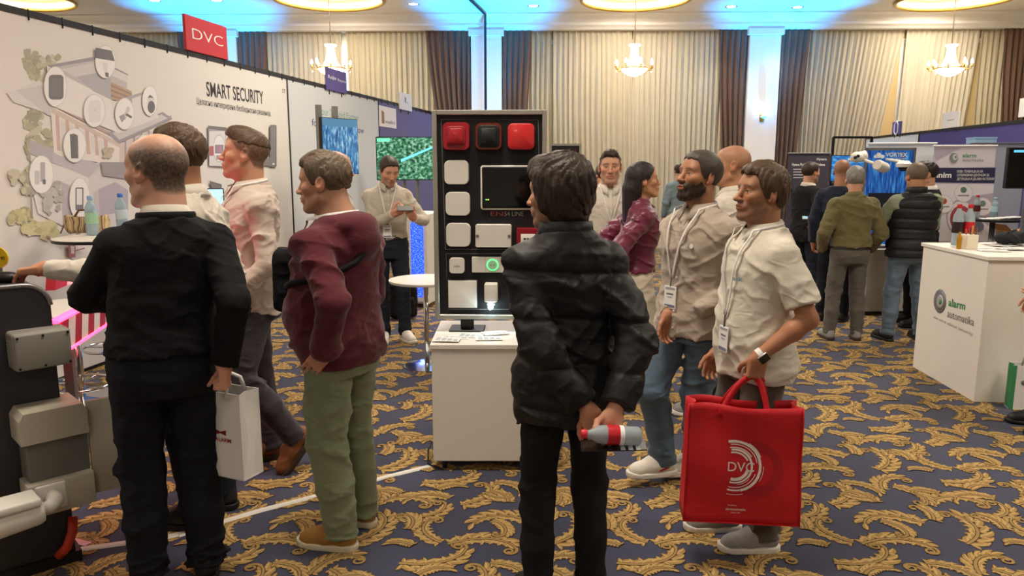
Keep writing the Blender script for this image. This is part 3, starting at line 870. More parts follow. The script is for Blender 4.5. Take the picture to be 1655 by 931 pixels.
def head_mesh(h, nb, face):
    """head and neck in the head frame (centre of the head = origin, face +y); nb = neck base in that frame"""
    fw = face.get('w', 1.0); F = Field((-0.11, -0.13, min(-0.16, nb[2] - 0.03)), (0.11, 0.15, 0.14), h)
    F.add(el((0, -0.014, 0.034), (0.077 * fw, 0.098, 0.087)), 0.02)
    F.add(el((0, 0.030, -0.038), (0.060 * fw, 0.060, 0.078)), 0.035)
    jw = face.get('jaw', 1.0)
    for sx in (-1, 1):
        F.add(rc((sx * 0.050 * fw * jw, 0.004, -0.062), (sx * 0.016, 0.070, -0.100), 0.021, 0.019), 0.022)
        F.add(el((sx * 0.043 * fw, 0.062, -0.018), (0.020, 0.022, 0.020)), 0.022)
    F.add(rc((-0.008, 0.078, -0.099), (0.008, 0.078, -0.099), 0.018, 0.018), 0.016)
    F.add(rc((-0.036, 0.072, 0.026), (0.036, 0.072, 0.026), 0.017, 0.017), 0.018)
    F.add(el((0, 0.046, 0.050), (0.052 * fw, 0.040, 0.045)), 0.025)
    for sx in (-1, 1):
        F.cut(el((sx * 0.033, 0.102, 0.003), (0.017, 0.020, 0.0125)), 0.014)
    ns = face.get('nose', 1.0)
    F.add(rc((0, 0.082, 0.020), (0, 0.088 + 0.020 * ns, -0.026), 0.0085, 0.0115), 0.010)
    F.add(el((0, 0.092 + 0.020 * ns, -0.031), (0.0125, 0.0115, 0.010)), 0.006)
    for sx in (-1, 1):
        F.add(el((sx * 0.0125, 0.093 + 0.008 * ns, -0.033), (0.009, 0.012, 0.008)), 0.006)
    F.add(el((0, 0.085, -0.062), (0.030, 0.018, 0.022)), 0.014)
    F.add(el((0, 0.100, -0.0565), (0.021, 0.008, 0.0052)), 0.005)
    F.add(el((0, 0.098, -0.0685), (0.019, 0.008, 0.0062)), 0.005)
    F.cut(rc((-0.022, 0.105, -0.0622), (0.022, 0.105, -0.0622), 0.0032, 0.0032), 0.003)
    for sx in (-1, 1):          # eyelids round an eyeball, open slit in front
        F.add(el((sx * 0.032, 0.073, 0.003), (0.0160, 0.0160, 0.0130)), 0.005)
        F.cut(el((sx * 0.032, 0.090, 0.0025), (0.0125, 0.016, 0.0046)), 0.002)
    for sx in (-1, 1):          # ears
        Me = np.array(Matrix.Rotation(sx * R(-22), 3, 'Z') @ Matrix.Rotation(R(12), 3, 'X'))
        F.add(el((sx * 0.079 * fw, -0.010, -0.004), (0.0085, 0.021, 0.033), Me), 0.007)
        F.cut(el((sx * 0.089 * fw, -0.006, 0.004), (0.007, 0.011, 0.018), Me), 0.006)
        F.add(el((sx * 0.078 * fw, 0.002, -0.030), (0.007, 0.010, 0.010)), 0.006)
    nr = face.get('neck', 0.056)
    F.add(rc((0, -0.030, -0.055), nb, nr, nr * 1.06), 0.022)
    F.add(rc((0, 0.02, -0.085), (nb[0], nb[1] + 0.02, nb[2]), nr * 0.7, nr * 0.8), 0.025)
    return F.mesh()

def head_colors(v, skin, face):
    x, y, z = v[:, 0], v[:, 1], v[:, 2]; ax = np.abs(x)
    c = np.tile(np.array(skin, F4), (len(v), 1))
    def mix(col, m):
        nonlocal c
        m = np.clip(m, 0, 1)[:, None].astype(F4); c = c * (1 - m) + np.array(col, F4) * m
    sm = lambda t, e: np.clip(0.5 - t / e, 0, 1)
    red = np.array(skin) * (1.02, 0.74, 0.70)
    mix(red, 0.35 * sm(np.sqrt(((ax - 0.04) / 0.025) ** 2 + ((z + 0.028) / 0.025) ** 2) - 1, 1.0) * (y > 0.03))
    mix(red, 0.35 * sm(np.sqrt((x / 0.016) ** 2 + ((z + 0.028) / 0.02) ** 2) - 1, 1.0) * (y > 0.09))
    mix(red, 0.5 * (ax > 0.077) * (y < 0.02) * (np.abs(z) < 0.04))
    st = face.get('stubble', 0.0); sc = face.get('stubble_col', (0.09, 0.06, 0.045))
    if st:
        m = sm(z + 0.034 + np.maximum(0, ax - 0.03) * 0.1, 0.02) * sm(-(y - 0.004), 0.02) * sm(-z - 0.125, 0.02)
        lip = np.sqrt((x / 0.026) ** 2 + ((z + 0.062) / 0.013) ** 2) < 1
        m = np.maximum(m, sm(np.abs(z + 0.044) - 0.007, 0.008) * (ax < 0.028) * (y > 0.07)) * (~lip)
        mix(sc, st * m)
    sp = face.get('scalp', 0.0)
    if sp:
        hl = np.interp(y, [-0.12, -0.05, -0.02, 0.03, 0.06, 0.10], [-0.070, -0.055, 0.0, 0.02, 0.060, 0.085])
        top = face.get('scalp_top', 9.0)
        mix(face.get('scalp_col', (0.10, 0.075, 0.06)), sp * sm(hl - z, 0.016) * (0.92 + 0.25 * vnoise(x * 260, y * 260, z * 260)) * sm(z - top + np.maximum(0, y) * 0.5, 0.055))
    lipc = np.array(skin) * (0.88, 0.52, 0.50) if not face.get('lips') else np.array(face['lips'])
    mix(lipc, 0.8 * sm(np.sqrt((x / 0.023) ** 2 + ((z + 0.0625) / 0.0115) ** 2) - 1, 0.3) * (y > 0.075))
    mix(np.array(skin) * 0.25, 0.8 * sm(np.abs(z + 0.0622) - 0.0016, 0.002) * (ax < 0.022) * (y > 0.07))
    bc = face.get('brow', (0.05, 0.035, 0.028))
    bz = 0.0265 + 0.10 * (ax - 0.015) * (ax < 0.035) - 0.22 * np.maximum(0, ax - 0.035)
    mix(bc, 0.75 * sm(np.abs(z - bz) - 0.0038, 0.004) * sm(0.011 - ax, 0.006) * sm(ax - 0.050, 0.008) * (y > 0.03))
    for sx in (-1, 1):       # lashes / inner lid edge
        rr = np.sqrt(((x - sx * 0.032) / 0.0135) ** 2 + ((z - 0.0025) / 0.0056) ** 2)
        mix((0.05, 0.03, 0.025), 0.7 * sm(np.abs(rr - 1.0) - 0.12, 0.2) * (y > 0.06) * (z > 0.001))
    return c

def hair_field(style, h, seed=0, vol=1.0):
    F = Field((-0.13, -0.16, -0.16), (0.13, 0.14, 0.17), h) if style != 'long' else Field((-0.13, -0.22, -0.46), (0.13, 0.14, 0.16), h)
    crown = lambda t: el((0, -0.014, 0.034), (0.077 + t, 0.098 + t, 0.087 + t))
    rg = np.random.RandomState(seed)
    o3 = rg.uniform(0, 20, 6)
    def strands(amp, fr, az=0.25):
        k = fr / 12.0
        def fn(X, Y, Z):
            ph = np.arctan2(X, Y + 0.035); th = np.arctan2(np.sqrt(X * X + (Y + 0.035) ** 2), Z - 0.02)
            rr = np.sqrt(X * X + (Y + 0.035) ** 2) / 0.08
            u = ph * np.clip(rr, 0.25, 1.2)
            o = vnoise(u * k + o3[0], th * 2.2 + o3[1], 0 * X + o3[2]) + 0.6 * vnoise(u * k * 2.1 + o3[3], th * 3.5 + o3[4], 0 * X + o3[5])
            return -o * amp * 1.3
        return fn
    if style in ('short', 'crop', 'side', 'tall'):
        t = dict(short=0.009, crop=0.008, side=0.013, tall=0.0035)[style] * vol
        F.add(crown(t), 0)
        if style in ('short', 'side'):
            F.add(el((0, 0.010, 0.068), (0.068, 0.084, 0.056 + 0.010 * vol)), 0.02)
            F.add(el((0.0, 0.056, 0.090), (0.050, 0.030, 0.022 * vol)), 0.02)
        if style == 'crop': F.add(el((0, 0.036, 0.064), (0.060, 0.052, 0.052)), 0.015)
        if style == 'tall':
            F.add(el((0, 0.02, 0.078), (0.062, 0.080, 0.056)), 0.012)
            F.add(el((0.0, 0.056, 0.104), (0.046, 0.030, 0.022)), 0.018)
        if style == 'side': F.add(el((0, -0.05, 0.0), (0.080, 0.062, 0.075)), 0.02)
        def keep(X, Y, Z):
            hl = np.interp(Y, [-0.13, -0.06, -0.035, -0.02, 0.004, 0.012, 0.035, 0.055, 0.075, 0.12], [-0.072, -0.062, -0.03, 0.012, 0.012, -0.022, -0.004, 0.048, 0.074, 0.086])
            hl = hl + 0.006 * np.sin(X * 160) * np.sin(X * 61 + 1) + 0.004 * np.sin(Y * 210 + X * 90) + 0.16 * np.maximum(0, np.abs(X) - 0.035) * (Y > 0.045)
            return (hl - Z) * 0.7
        if style == 'tall':
            def keep(X, Y, Z):
                hl = np.interp(Y, [-0.13, -0.08, -0.02, 0.045, 0.075, 0.12], [0.030, 0.044, 0.050, 0.058, 0.078, 0.088]) + 0.004 * np.sin(Y * 140 + X * 60)
                return (hl - Z) * 0.6 + 0 * X
        F.clip(keep)
        F.ripple(strands(dict(crop=0.0010, tall=0.0024).get(style, 0.0042), 170))
    elif style == 'fringe':       # bald crown, hair round the back and sides
        F.add(crown(0.0032), 0)
        def keep(X, Y, Z):
            hl = np.interp(Y, [-0.13, -0.06, -0.035, -0.02, 0.004, 0.012, 0.03], [-0.075, -0.066, -0.03, 0.012, 0.012, -0.018, -0.004])
            up = np.interp(Y, [-0.13, -0.08, -0.02, 0.04], [0.115, 0.108, 0.078, 0.058])
            return np.maximum(np.maximum((hl - Z) * 0.7, (Z - up) * 0.5), Y - 0.036) + 0 * X
        F.clip(keep); F.ripple(strands(0.0012, 160))
    elif style == 'bob':          # chin-length straight hair
        F.add(crown(0.022), 0)
        F.add(el((0, -0.034, -0.015), (0.104, 0.084, 0.125)), 0.03)
        F.add(el((0.0, 0.055, 0.085), (0.066, 0.045, 0.045)), 0.02)
        for sx in (-1, 1): F.add(rc((sx * 0.070, 0.040, 0.06), (sx * 0.082, 0.020, -0.045), 0.026, 0.018), 0.02)
        def keep(X, Y, Z):
            hl = np.interp(Y, [-0.16, -0.05, 0.01, 0.035, 0.050, 0.062, 0.08, 0.13], [-0.140, -0.140, -0.115, -0.070, -0.01, 0.045, 0.072, 0.080])
            return (hl - Z) * 0.6 + 0 * X
        F.clip(keep); F.ripple(strands(0.0055, 120, 0.08))
    elif style == 'long':         # straight hair behind the ears, down the back
        F.add(crown(0.010), 0)
        F.add(el((0, -0.05, -0.02), (0.080, 0.066, 0.11)), 0.03)
        F.add(rc((-0.02, -0.085, -0.06), (-0.03, -0.135, -0.40), 0.056, 0.026), 0.04)
        F.add(rc((0.02, -0.085, -0.06), (0.03, -0.13, -0.37), 0.056, 0.024), 0.04)
        def keep(X, Y, Z):
            hl = np.interp(Y, [-0.2, -0.035, -0.022, 0.0, 0.012, 0.03, 0.055, 0.075, 0.12], [-0.44, -0.44, 0.0, 0.018, -0.005, 0.012, 0.048, 0.076, 0.09])
            return (hl - Z) * 0.6 + 0 * X
        F.clip(keep); F.ripple(strands(0.0030, 190, 0.06))
    return F
def beard_field(h, length=0.006):
    F = Field((-0.10, -0.02, -0.16), (0.10, 0.14, 0.02), h)
    t = length
    F.add(el((0, 0.030, -0.038), (0.0595 + t, 0.059 + t, 0.078 + t)), 0.0)
    for sx in (-1, 1): F.add(rc((sx * 0.050, 0.004, -0.062), (sx * 0.016, 0.070, -0.100), 0.021 + t, 0.020 + t), 0.02)
    F.add(rc((-0.010, 0.078, -0.100), (0.010, 0.078, -0.100), 0.018 + t, 0.018 + t), 0.016)
    F.add(el((0, 0.085, -0.062), (0.032 + t, 0.018 + t, 0.024 + t)), 0.014)
    F.cut(el((0, 0.105, -0.063), (0.021, 0.03, 0.0095)), 0.004)
    F.cut(el((0, 0.07, 0.045), (0.12, 0.08, 0.080)), 0.006)
    F.clip(lambda X, Y, Z: np.maximum(np.interp(Y, [0.0, 0.03, 0.06, 0.085, 0.12], [0.03, -0.02, -0.047, -0.038, -0.038]).astype(F4) * -1 + Z + 0 * X, 0.006 - Y + 0 * X))
    rg = np.random.RandomState(3); ks = [rg.normal(size=3) * 200 for _ in range(4)]
    F.ripple(lambda X, Y, Z: sum(np.sin(k[0] * X + k[1] * Y + k[2] * Z) for k in ks) * 0.0008)
    return F

def ribbon(mb, pts, w, side=(1, 0, 0), col=None):
    vs = []; sd = np.array(side, float)
    for p in pts: vs += [np.array(p) - sd * w / 2, np.array(p) + sd * w / 2]
    mb.add([tuple(v) for v in vs], [(2 * i, 2 * i + 1, 2 * i + 3, 2 * i + 2) for i in range(len(pts) - 1)], col)


SKIN = dict(fair=srgb('#c9987c'), warm=srgb('#bd8b6a'), tan=srgb('#b07f60'), pale=srgb('#d3a389'))
M_SKIN = cmat('skin', rough=0.5, sss=0.12, bump=0.12, bs=400, spec=0.4)
M_EYE = cmat('eye_surface', rough=0.15)
BASE = [(0.78, 0.150, 0.105, 0.0), (0.88, 0.168, 0.122, -0.012), (0.97, 0.164, 0.116, -0.004), (1.08, 0.148, 0.104, 0.004),
        (1.20, 0.158, 0.112, 0.006), (1.30, 0.170, 0.118, 0.004), (1.38, 0.168, 0.108, -0.006), (1.43, 0.135, 0.086, -0.014), (1.47, 0.080, 0.066, -0.018), (1.51, 0.058, 0.058, -0.018)]
BASE_F = [(0.78, 0.150, 0.110, 0.0), (0.88, 0.172, 0.128, -0.020), (0.97, 0.160, 0.112, -0.006), (1.09, 0.126, 0.092, 0.004),
        (1.20, 0.140, 0.104, 0.008), (1.29, 0.150, 0.124, 0.020), (1.37, 0.150, 0.098, -0.002), (1.43, 0.118, 0.076, -0.014), (1.47, 0.068, 0.056, -0.018), (1.51, 0.048, 0.048, -0.018)]

def person(label, loc, rz, H=1.75, build=1.0, belly=0.0, lean=0.0, side=0.0, twist=0.0, head=(0, 0, 0), skin='fair', face=None, hair=None, beard=None,
           armL=None, armR=None, legL=None, legR=None, top=None, pants=None, shoes=None, collar=None, lanyard=None, belt=None, res=1.0, seed=1, female=False, glasses=None, group=None, neckfwd=0.0, over=None, hs=1.05, placket=None, al=1.0):
    s = H / 1.75
    root = empty('person', (loc[0], loc[1], 0), rz, label, 'person', group)
    skc = SKIN[skin] if isinstance(skin, str) else skin
    face = face or {}
    # ---- torso
    prof = []
    for z, a, b, cy in (BASE_F if female else BASE):
        k = max(0, min(1, (z - 0.95) / 0.5)); kb = math.exp(-((z - 1.06) / 0.12) ** 2)
        w = build if z < 1.46 else 1 + (build - 1) * 0.4
        prof.append((z, a * w + 0.35 * belly * kb, b * (0.5 + 0.5 * w) + 0.62 * belly * kb, cy + lean * k + 0.48 * belly * kb, side * k, twist * k))
    T = Loft(prof)
    sw = (0.146 if female else 0.166) * build
    def shoulder(sg):
        a, b, cx, cy, tw = T.g(1.40)
        return np.array((cx + math.cos(tw) * sg * sw, cy + math.sin(tw) * sg * sw - 0.004, 1.372))
    S = {-1: shoulder(-1), 1: shoulder(1)}
    arms = {}
    for sg, A in ((-1, armL), (1, armR)):
        A = dict(A or {})
        wv = A.get('w', (sg * 0.245 * build, 0.05, 0.86)); hint = A.get('e', (sg * 0.5, -1, 0))
        e, w = ik(S[sg], wv, 0.285 * al, 0.255 * al, hint)
        f = A.get('f', None); f = nrm(w - e) if f is None else nrm(f)
        n = A.get('n', (-sg, 0.25, 0))
        arms[sg] = dict(e=e, w=w, f=f, n=n, pose=A.get('pose', 'relaxed'), show=A.get('show', True))
    legs = {}
    for sg, A in ((-1, legL), (1, legR)):
        A = dict(A or {})
        an = A.get('a', (sg * 0.105, 0.0, 0.085)); hp = np.array((sg * 0.088 * (0.6 + 0.4 * build), 0.0, 0.92))
        kn, an = ik(hp, an, 0.425, 0.415, A.get('k', (sg * 0.12, 1, 0)))
        legs[sg] = dict(h=hp, k=kn, a=an, toe=A.get('toe', -sg * 8), pitch=A.get('pitch', 0))
    # ---- head frame
    ny = T.g(1.50)[3] + 0.0; nx = T.g(1.50)[2]; ntw = T.g(1.45)[4]
    neck0 = np.array((nx, ny, 1.47)); piv = np.array((nx, ny + 0.012 + neckfwd * 0.6, 1.535))
    HR = rot(ntw + head[0], head[1], head[2])
    HC = piv + HR @ np.array((0, 0.020 + neckfwd * 0.4, 0.092)) * hs
    toh = lambda p: HR.T @ (np.array(p, float) - HC) / hs
    HR = HR * 1.0; HS = HR * hs
    fromh = lambda v: v @ HS.T.astype(F4) + HC.astype(F4)
    # ---- body: one mesh
    hh = 0.0038 * res / s
    V, Q, C = [], [], []; off = 0
    def put(v, q, c):
        nonlocal off
        V.append(v); Q.append(q + off); C.append(c); off += len(v)
    v, q = head_mesh(hh, toh(neck0), face); put(fromh(v), q, head_colors(v, skc, face))
    handc = np.array(skc) * (1.0, 0.90, 0.88)
    for sg in (-1, 1):
        A = arms[sg]
        if A['show']:
            v, q = hand_mesh(A['w'], A['e'], A['f'], A['n'], sg, A['pose'], 0.0037 * res / s, S[sg] if (top or {}).get('sleeve', 'long') == 'short' else None, 0.92 + 0.12 * (build - 1) * 4)
            c = np.tile(handc.astype(F4), (len(v), 1)); put(v, q, c)
    lo = np.array((-0.30, -0.35, 0.05)); hi = np.array((0.30, 0.40, 1.5))
    F = Field(lo, hi, 0.022 * max(1, res * 0.8))
    F.add(T.prim(-0.028, 0.87), 0.01)
    for sg in (-1, 1):
        L = legs[sg]; A = arms[sg]
        F.add(rc(L['h'], L['k'], 0.060, 0.045), 0.02).add(rc(L['k'], L['a'], 0.043, 0.034), 0.02)
        F.add(rc(S[sg], A['e'], 0.046, 0.036), 0.02)
    v, q = F.mesh(); put(v, q, np.tile(np.array(skc, F4), (len(v), 1)))
    body = np_mesh('body', np.concatenate(V) * s, np.concatenate(Q), M_SKIN, root, np.concatenate(C))
    # ---- eyes
    if res < 1.9:
        for sx in (-1, 1):
            mb = MB(); mb.sphere((0, 0, 0), 0.0128, 20, 14)
            vs = np.array(mb.v); r2 = np.sqrt(vs[:, 0] ** 2 + vs[:, 2] ** 2)
            mb.c = [((0.02, 0.015, 0.012) if (rr < 0.0026 and y > 0) else (face.get('iris', (0.10, 0.06, 0.035)) if (rr < 0.0060 and y > 0) else (0.72, 0.68, 0.66))) for rr, y in zip(r2, vs[:, 1])]
            mb.v = [tuple((HS @ (np.array(p) + (sx * 0.032, 0.0725, 0.0028)) + HC) * s) for p in mb.v]
            mb.build('eye', M_EYE, root, smooth=True, colors=True)
    # ---- hair, beard
    if hair and hair.get('style'):
        v, q = hair_field(hair['style'], 0.0048 * res / s, seed, hair.get('vol', 1.0)).mesh()
        np_mesh('hair', fromh(v) * s, q, hair['mat'], root)
    if beard:
        v, q = beard_field(0.0040 * res / s, beard.get('len', 0.005)).mesh()
        np_mesh('beard', fromh(v) * s, q, beard['mat'], root)
    if glasses:
        mb = MB()
        for sx in (-1, 1):
            pts = [HS @ np.array((sx * 0.034 + 0.023 * math.cos(a), 0.100, 0.003 + 0.018 * math.sin(a))) + HC for a in np.linspace(0, 2 * PI, 20, endpoint=False)]
            mb.tube([p * s for p in pts], 0.0016, 6, closed=True)
            mb.tube([(HS @ np.array(p) + HC) * s for p in ((sx * 0.057, 0.098, 0.008), (sx * 0.078, 0.05, 0.012), (sx * 0.084, -0.012, 0.016))], 0.0016, 6)
        mb.tube([(HS @ np.array(p) + HC) * s for p in ((-0.011, 0.101, 0.006), (0, 0.104, 0.009), (0.011, 0.101, 0.006))], 0.0016, 6)
        mb.build('eyeglasses', glasses, root, smooth=True)
    # ---- garments
    hg = 0.0072 * res / s
    info = dict(root=root, s=s, T=T, S=S, arms=arms, legs=legs, HR=HS, HC=HC, neck0=neck0)
    for tp in (top, over):
        if not tp: continue
        e = tp.get('e', 0.014); z0 = tp.get('hem', 0.86); fl = tp.get('flare', 0.0)
        zt = 1.50
        ext = np.array([S[-1], S[1], arms[-1]['e'], arms[1]['e'], arms[-1]['w'], arms[1]['w'], (-0.28 - belly, -0.22, z0), (0.28 + belly, 0.22 + belly + lean, zt + 0.03)])
        F = Field(ext.min(0) - 0.09, ext.max(0) + 0.09, hg)
        sl = tp.get('sr', (0.060, 0.051, 0.040))     # sleeve radii
        F.add(T.prim(e, z0, tp.get('ztop', 1.475), flare=lambda Z: e + fl * np.clip((1.12 - Z) / 0.25, 0, 1)), 0.0)
        for sg in (-1, 1):
            F.add(rc((nx + 0.0, ny - 0.008, 1.428), S[sg] * ((1, 1, 1) if tp.get('sleeve') != 'none' else (0.86, 1, 1)) + (0, 0, 0.002), 0.044 + e * 0.5, sl[0] * 0.86), 0.03)
        for sg in (-1, 1):
            A = arms[sg]; kA = tp.get('k', 0.012)
            inn = S[sg] * 0.75 + np.array((nx, S[sg][1], S[sg][2])) * 0.25
            if tp.get('sleeve') != 'none': F.add(rc(inn, S[sg], sl[0] * 0.9, sl[0]), 0.03)
            if tp.get('sleeve', 'long') == 'long':
                cf = tp.get('cuff', 0.96); ce = A['e'] + (A['w'] - A['e']) * cf
                F.add(rc(S[sg], A['e'], sl[0], sl[1]), kA)
                F.add(rc(A['e'], ce, sl[1], sl[2], endcut=True), kA)
                if tp.get('bunch'):
                    cb = A['e'] + (A['w'] - A['e']) * 0.80
                    F.add(rc(cb, cb + (A['w'] - A['e']) * 0.06, sl[2] + 0.008, sl[2] + 0.006), 0.02)
            elif tp.get('sleeve') == 'short':
                ce = S[sg] + (A['e'] - S[sg]) * tp.get('cuff', 0.72)
                F.add(rc(S[sg], ce, sl[0], sl[1] + 0.012, endcut=True), kA)
        if tp.get('quilt'):
            per, dep = tp['quilt']
            F.ripple(lambda X, Y, Z: dep * (1 - np.abs(np.sin(PI * (Z - 1.02) / per + 0.25 * np.sin(5 * X + 2 * Y)))) ** 3 * 1.0, 0.03)
        am = tp.get('fold', 0.010)
        if am:
            F.ripple(folds(seed * 7 + 1, am, tp.get('lam', 0.085), [(0.5, 0.1, 0.9), (-0.6, 0.2, 0.8), (0.15, 0.5, 1.0)]), 0.03)
            F.ripple(folds(seed * 7 + 2, am * 0.45, tp.get('lam', 0.085) * 0.5, [(0.3, 0.3, 0.9), (-0.7, 0.2, 0.6)]), 0.02)
        if tp.get('hemband'):
            zb = tp['hemband']
            F.ripple(lambda X, Y, Z: 0.008 * np.clip((z0 + zb - Z) / 0.02, 0, 1), 0.03)
        if tp.get('open'):
            F.cut(rbox((nx, 0.30, 1.2), (tp['open'], 0.24, 0.6), 0.01), 0.01)
        F.cut(rc((nx, ny + neckfwd * 0.3 + 0.004, 1.43 + tp.get('neckz', 0.03)), piv + (0, 0.012, 0.06), tp.get('neckr', 0.062), tp.get('neckr', 0.062) + 0.014), 0.006)
        for p in tp.get('add', ()): F.add(p, 0.02)
        v, q = F.mesh()
        info['top'] = np_mesh(tp.get('name', 'shirt'), v * s, q, tp['mat'], root)
    tp = top
    if pants:
        z1 = pants.get('top', 1.0)
        pe = pants.get('e', 0.010); pr = pants.get('r', (0.098, 0.074, 0.062)); hemz = pants.get('hem', 0.06)
        ks = np.array([legs[g][j] for g in (-1, 1) for j in 'hka'] + [(0, -0.2, z1), (0, 0.2, z1)])
        F = Field(ks.min(0) - 0.13, np.maximum(ks.max(0) + 0.12, (0, 0, z1)), hg * 1.1)
        F.add(T.prim(pe, 0.80, z1), 0)
        F.add(el((0, -0.005, 0.85), (0.10, 0.09, 0.075)), 0.02)
        for sg in (-1, 1):
            L = legs[sg]
            F.add(el((sg * 0.070, -0.050, 0.895), (0.088, 0.080 * build, 0.090)), 0.03)
            F.add(rc(L['h'], L['k'], pr[0] * (0.5 + 0.5 * build), pr[1]), 0.016)
            d = nrm(L['a'] - L['k']); end = L['a'] + d * (0.085 - hemz) * 0.9
            cf = L['k'] * 0.5 + L['a'] * 0.5 + np.array((0, -0.012, 0))
            F.add(rc(L['k'], cf, pr[1], pr[1] * 0.5 + pr[2] * 0.5 + 0.002), 0.02)
            F.add(rc(cf, end, pr[1] * 0.5 + pr[2] * 0.5, pr[2], endcut=True), 0.02)
        am = pants.get('fold', 0.009)
        g1 = folds(seed * 5 + 3, am, 0.075, [(0.3, 0.3, 0.9), (-0.4, 0.3, 0.8), (0.1, -0.5, 0.9)])
        g2 = folds(seed * 5 + 4, am * 1.4, 0.05, [(0.1, 0.2, 1.0), (-0.2, 0.1, 1.0)])
        F.ripple(lambda X, Y, Z: g1(X, Y, Z) * (0.5 + 0.5 * np.exp(-((Z - 0.52) / 0.16) ** 2)) + g2(X, Y, Z) * (np.exp(-((Z - 0.10) / 0.10) ** 2) + 0.4 * np.exp(-((Z - 0.50) / 0.08) ** 2) + 0.4 * np.exp(-((Z - 0.88) / 0.05) ** 2)), 0.03)
        v, q = F.mesh()
        info['pants'] = np_mesh(pants.get('name', 'trousers'), v * s, q, pants['mat'], root)
    if belt:
        mb = MB(); zb = belt.get('z', 0.985); eb = belt.get('e', 0.020)
        vs = []
        for k in range(48):
            a = 2 * PI * k / 48
            for dz, de in ((0, 0), (0.036, 0), (0.036, -0.006), (0, -0.006)): vs.append(tuple(T.pt(a, zb + dz, eb + de) * s))
        fs = [(4 * k + j, 4 * ((k + 1) % 48) + j, 4 * ((k + 1) % 48) + (j + 1) % 4, 4 * k + (j + 1) % 4) for k in range(48) for j in range(4)]
        mb.add(vs, fs); bo = mb.build('belt', belt['mat'], root, smooth=True, angle=40)
        if belt.get('buckle'):
            p = T.front(0, zb + 0.018, eb + 0.003) * s
            MB().bevel_box((p[0] - 0.024, p[1] - 0.002, p[2] - 0.021), (p[0] + 0.024, p[1] + 0.006, p[2] + 0.021), 0.003, seg=1).build('buckle', belt['buckle'], bo)
    # ---- collar
    for collar in (collar if isinstance(collar, (list, tuple)) else [collar] if collar else []):
        cm = collar.get('mat') or tp['mat']; kind = collar.get('kind', 'shirt'); g0 = R(collar.get('gap', 14)); nn = 40
        dy = neckfwd * 0.35 + 0.006; r0 = collar.get('r', 0.069); rows = []
        for k in range(nn):
            a = g0 + (2 * PI - 2 * g0) * k / (nn - 1); fr = math.cos(a)      # 1 at the front
            near = max(0, 1 - min(a, 2 * PI - a) / R(75))
            def P(r, z, ex=0.0):
                return (np.array((nx, ny + dy, 1.475)) + np.array((r * math.sin(a + ntw * -1) * 1.0, r * math.cos(a) * 1.0 + ex, z))) * s
            top_z = 0.042 + collar.get('up', 0.0) - 0.022 * (0.5 + 0.5 * fr)
            if kind == 'stand':
                hgt = collar.get('h', 0.06)
                rows.append([P(r0 + 0.022, -0.035 - 0.02 * (0.5 + 0.5 * fr), 0.004), P(r0 + 0.016, hgt * 0.5), P(r0 + 0.013, hgt - 0.012 * (0.5 + 0.5 * fr)), P(r0 + 0.003, hgt - 0.014 * (0.5 + 0.5 * fr)), P(r0 - 0.002, 0.0)])
            elif kind == 'crew':
                rows.append([P(r0 + 0.020, -0.030 - 0.03 * (0.5 + 0.5 * fr), 0.006), P(r0 + 0.014, -0.002 - 0.02 * (0.5 + 0.5 * fr)), P(r0 + 0.006, 0.008 - 0.02 * (0.5 + 0.5 * fr)), P(r0 - 0.002, -0.006 - 0.02 * (0.5 + 0.5 * fr))])
            else:
                dp = collar.get('drop', 0.055)
                rows.append([P(r0 - 0.004, -0.02 - 0.02 * (0.5 + 0.5 * fr)), P(r0, top_z * 0.95), P(r0 + 0.006, top_z), P(r0 + 0.018, top_z * 0.5 - 0.004 - 0.018 * near, 0.012 * near), P(r0 + 0.030 + 0.006 * near, -0.012 - dp * near ** 1.5, 0.034 * near)])
        mb = MB(); mb.add([tuple(p) for r in rows for p in r], strip(nn, len(rows[0])))
        co = mb.build('collar', cm, root, smooth=True); solid(co, 0.004)
    # ---- button strip
    if placket and tp:
        e = tp.get('e', 0.014) + 0.004; mb = MB(); zs = np.linspace(placket[0], placket[1], 22); vs = []
        for z in zs:
            for x, d in ((-0.016, -0.004), (-0.015, 0.002), (0.015, 0.002), (0.016, -0.004)):
                fl_ = tp.get('flare', 0.0) * min(1, max(0, (1.12 - z) / 0.25)); vs.append(tuple(T.front(x, z, e + fl_ + d) * s))
        po = MB().add(vs, strip(len(zs), 4)).build('button_strip', tp['mat'], root, smooth=True)
        for z in np.arange(placket[1] - 0.05, placket[0], -0.085):
            fl_ = tp.get('flare', 0.0) * min(1, max(0, (1.12 - z) / 0.25)); p = T.front(0, z, e + fl_ + 0.003) * s
            MB().lathe([(0.0055, 0), (0.0055, 0.002), (0.003, 0.0028)], n=10, M=Matrix.Translation(Vector(p)) @ Matrix.Rotation(R(-90), 4, 'X')).build('button', mat('button_pearl', '#e6e0d4', 0.3), po)
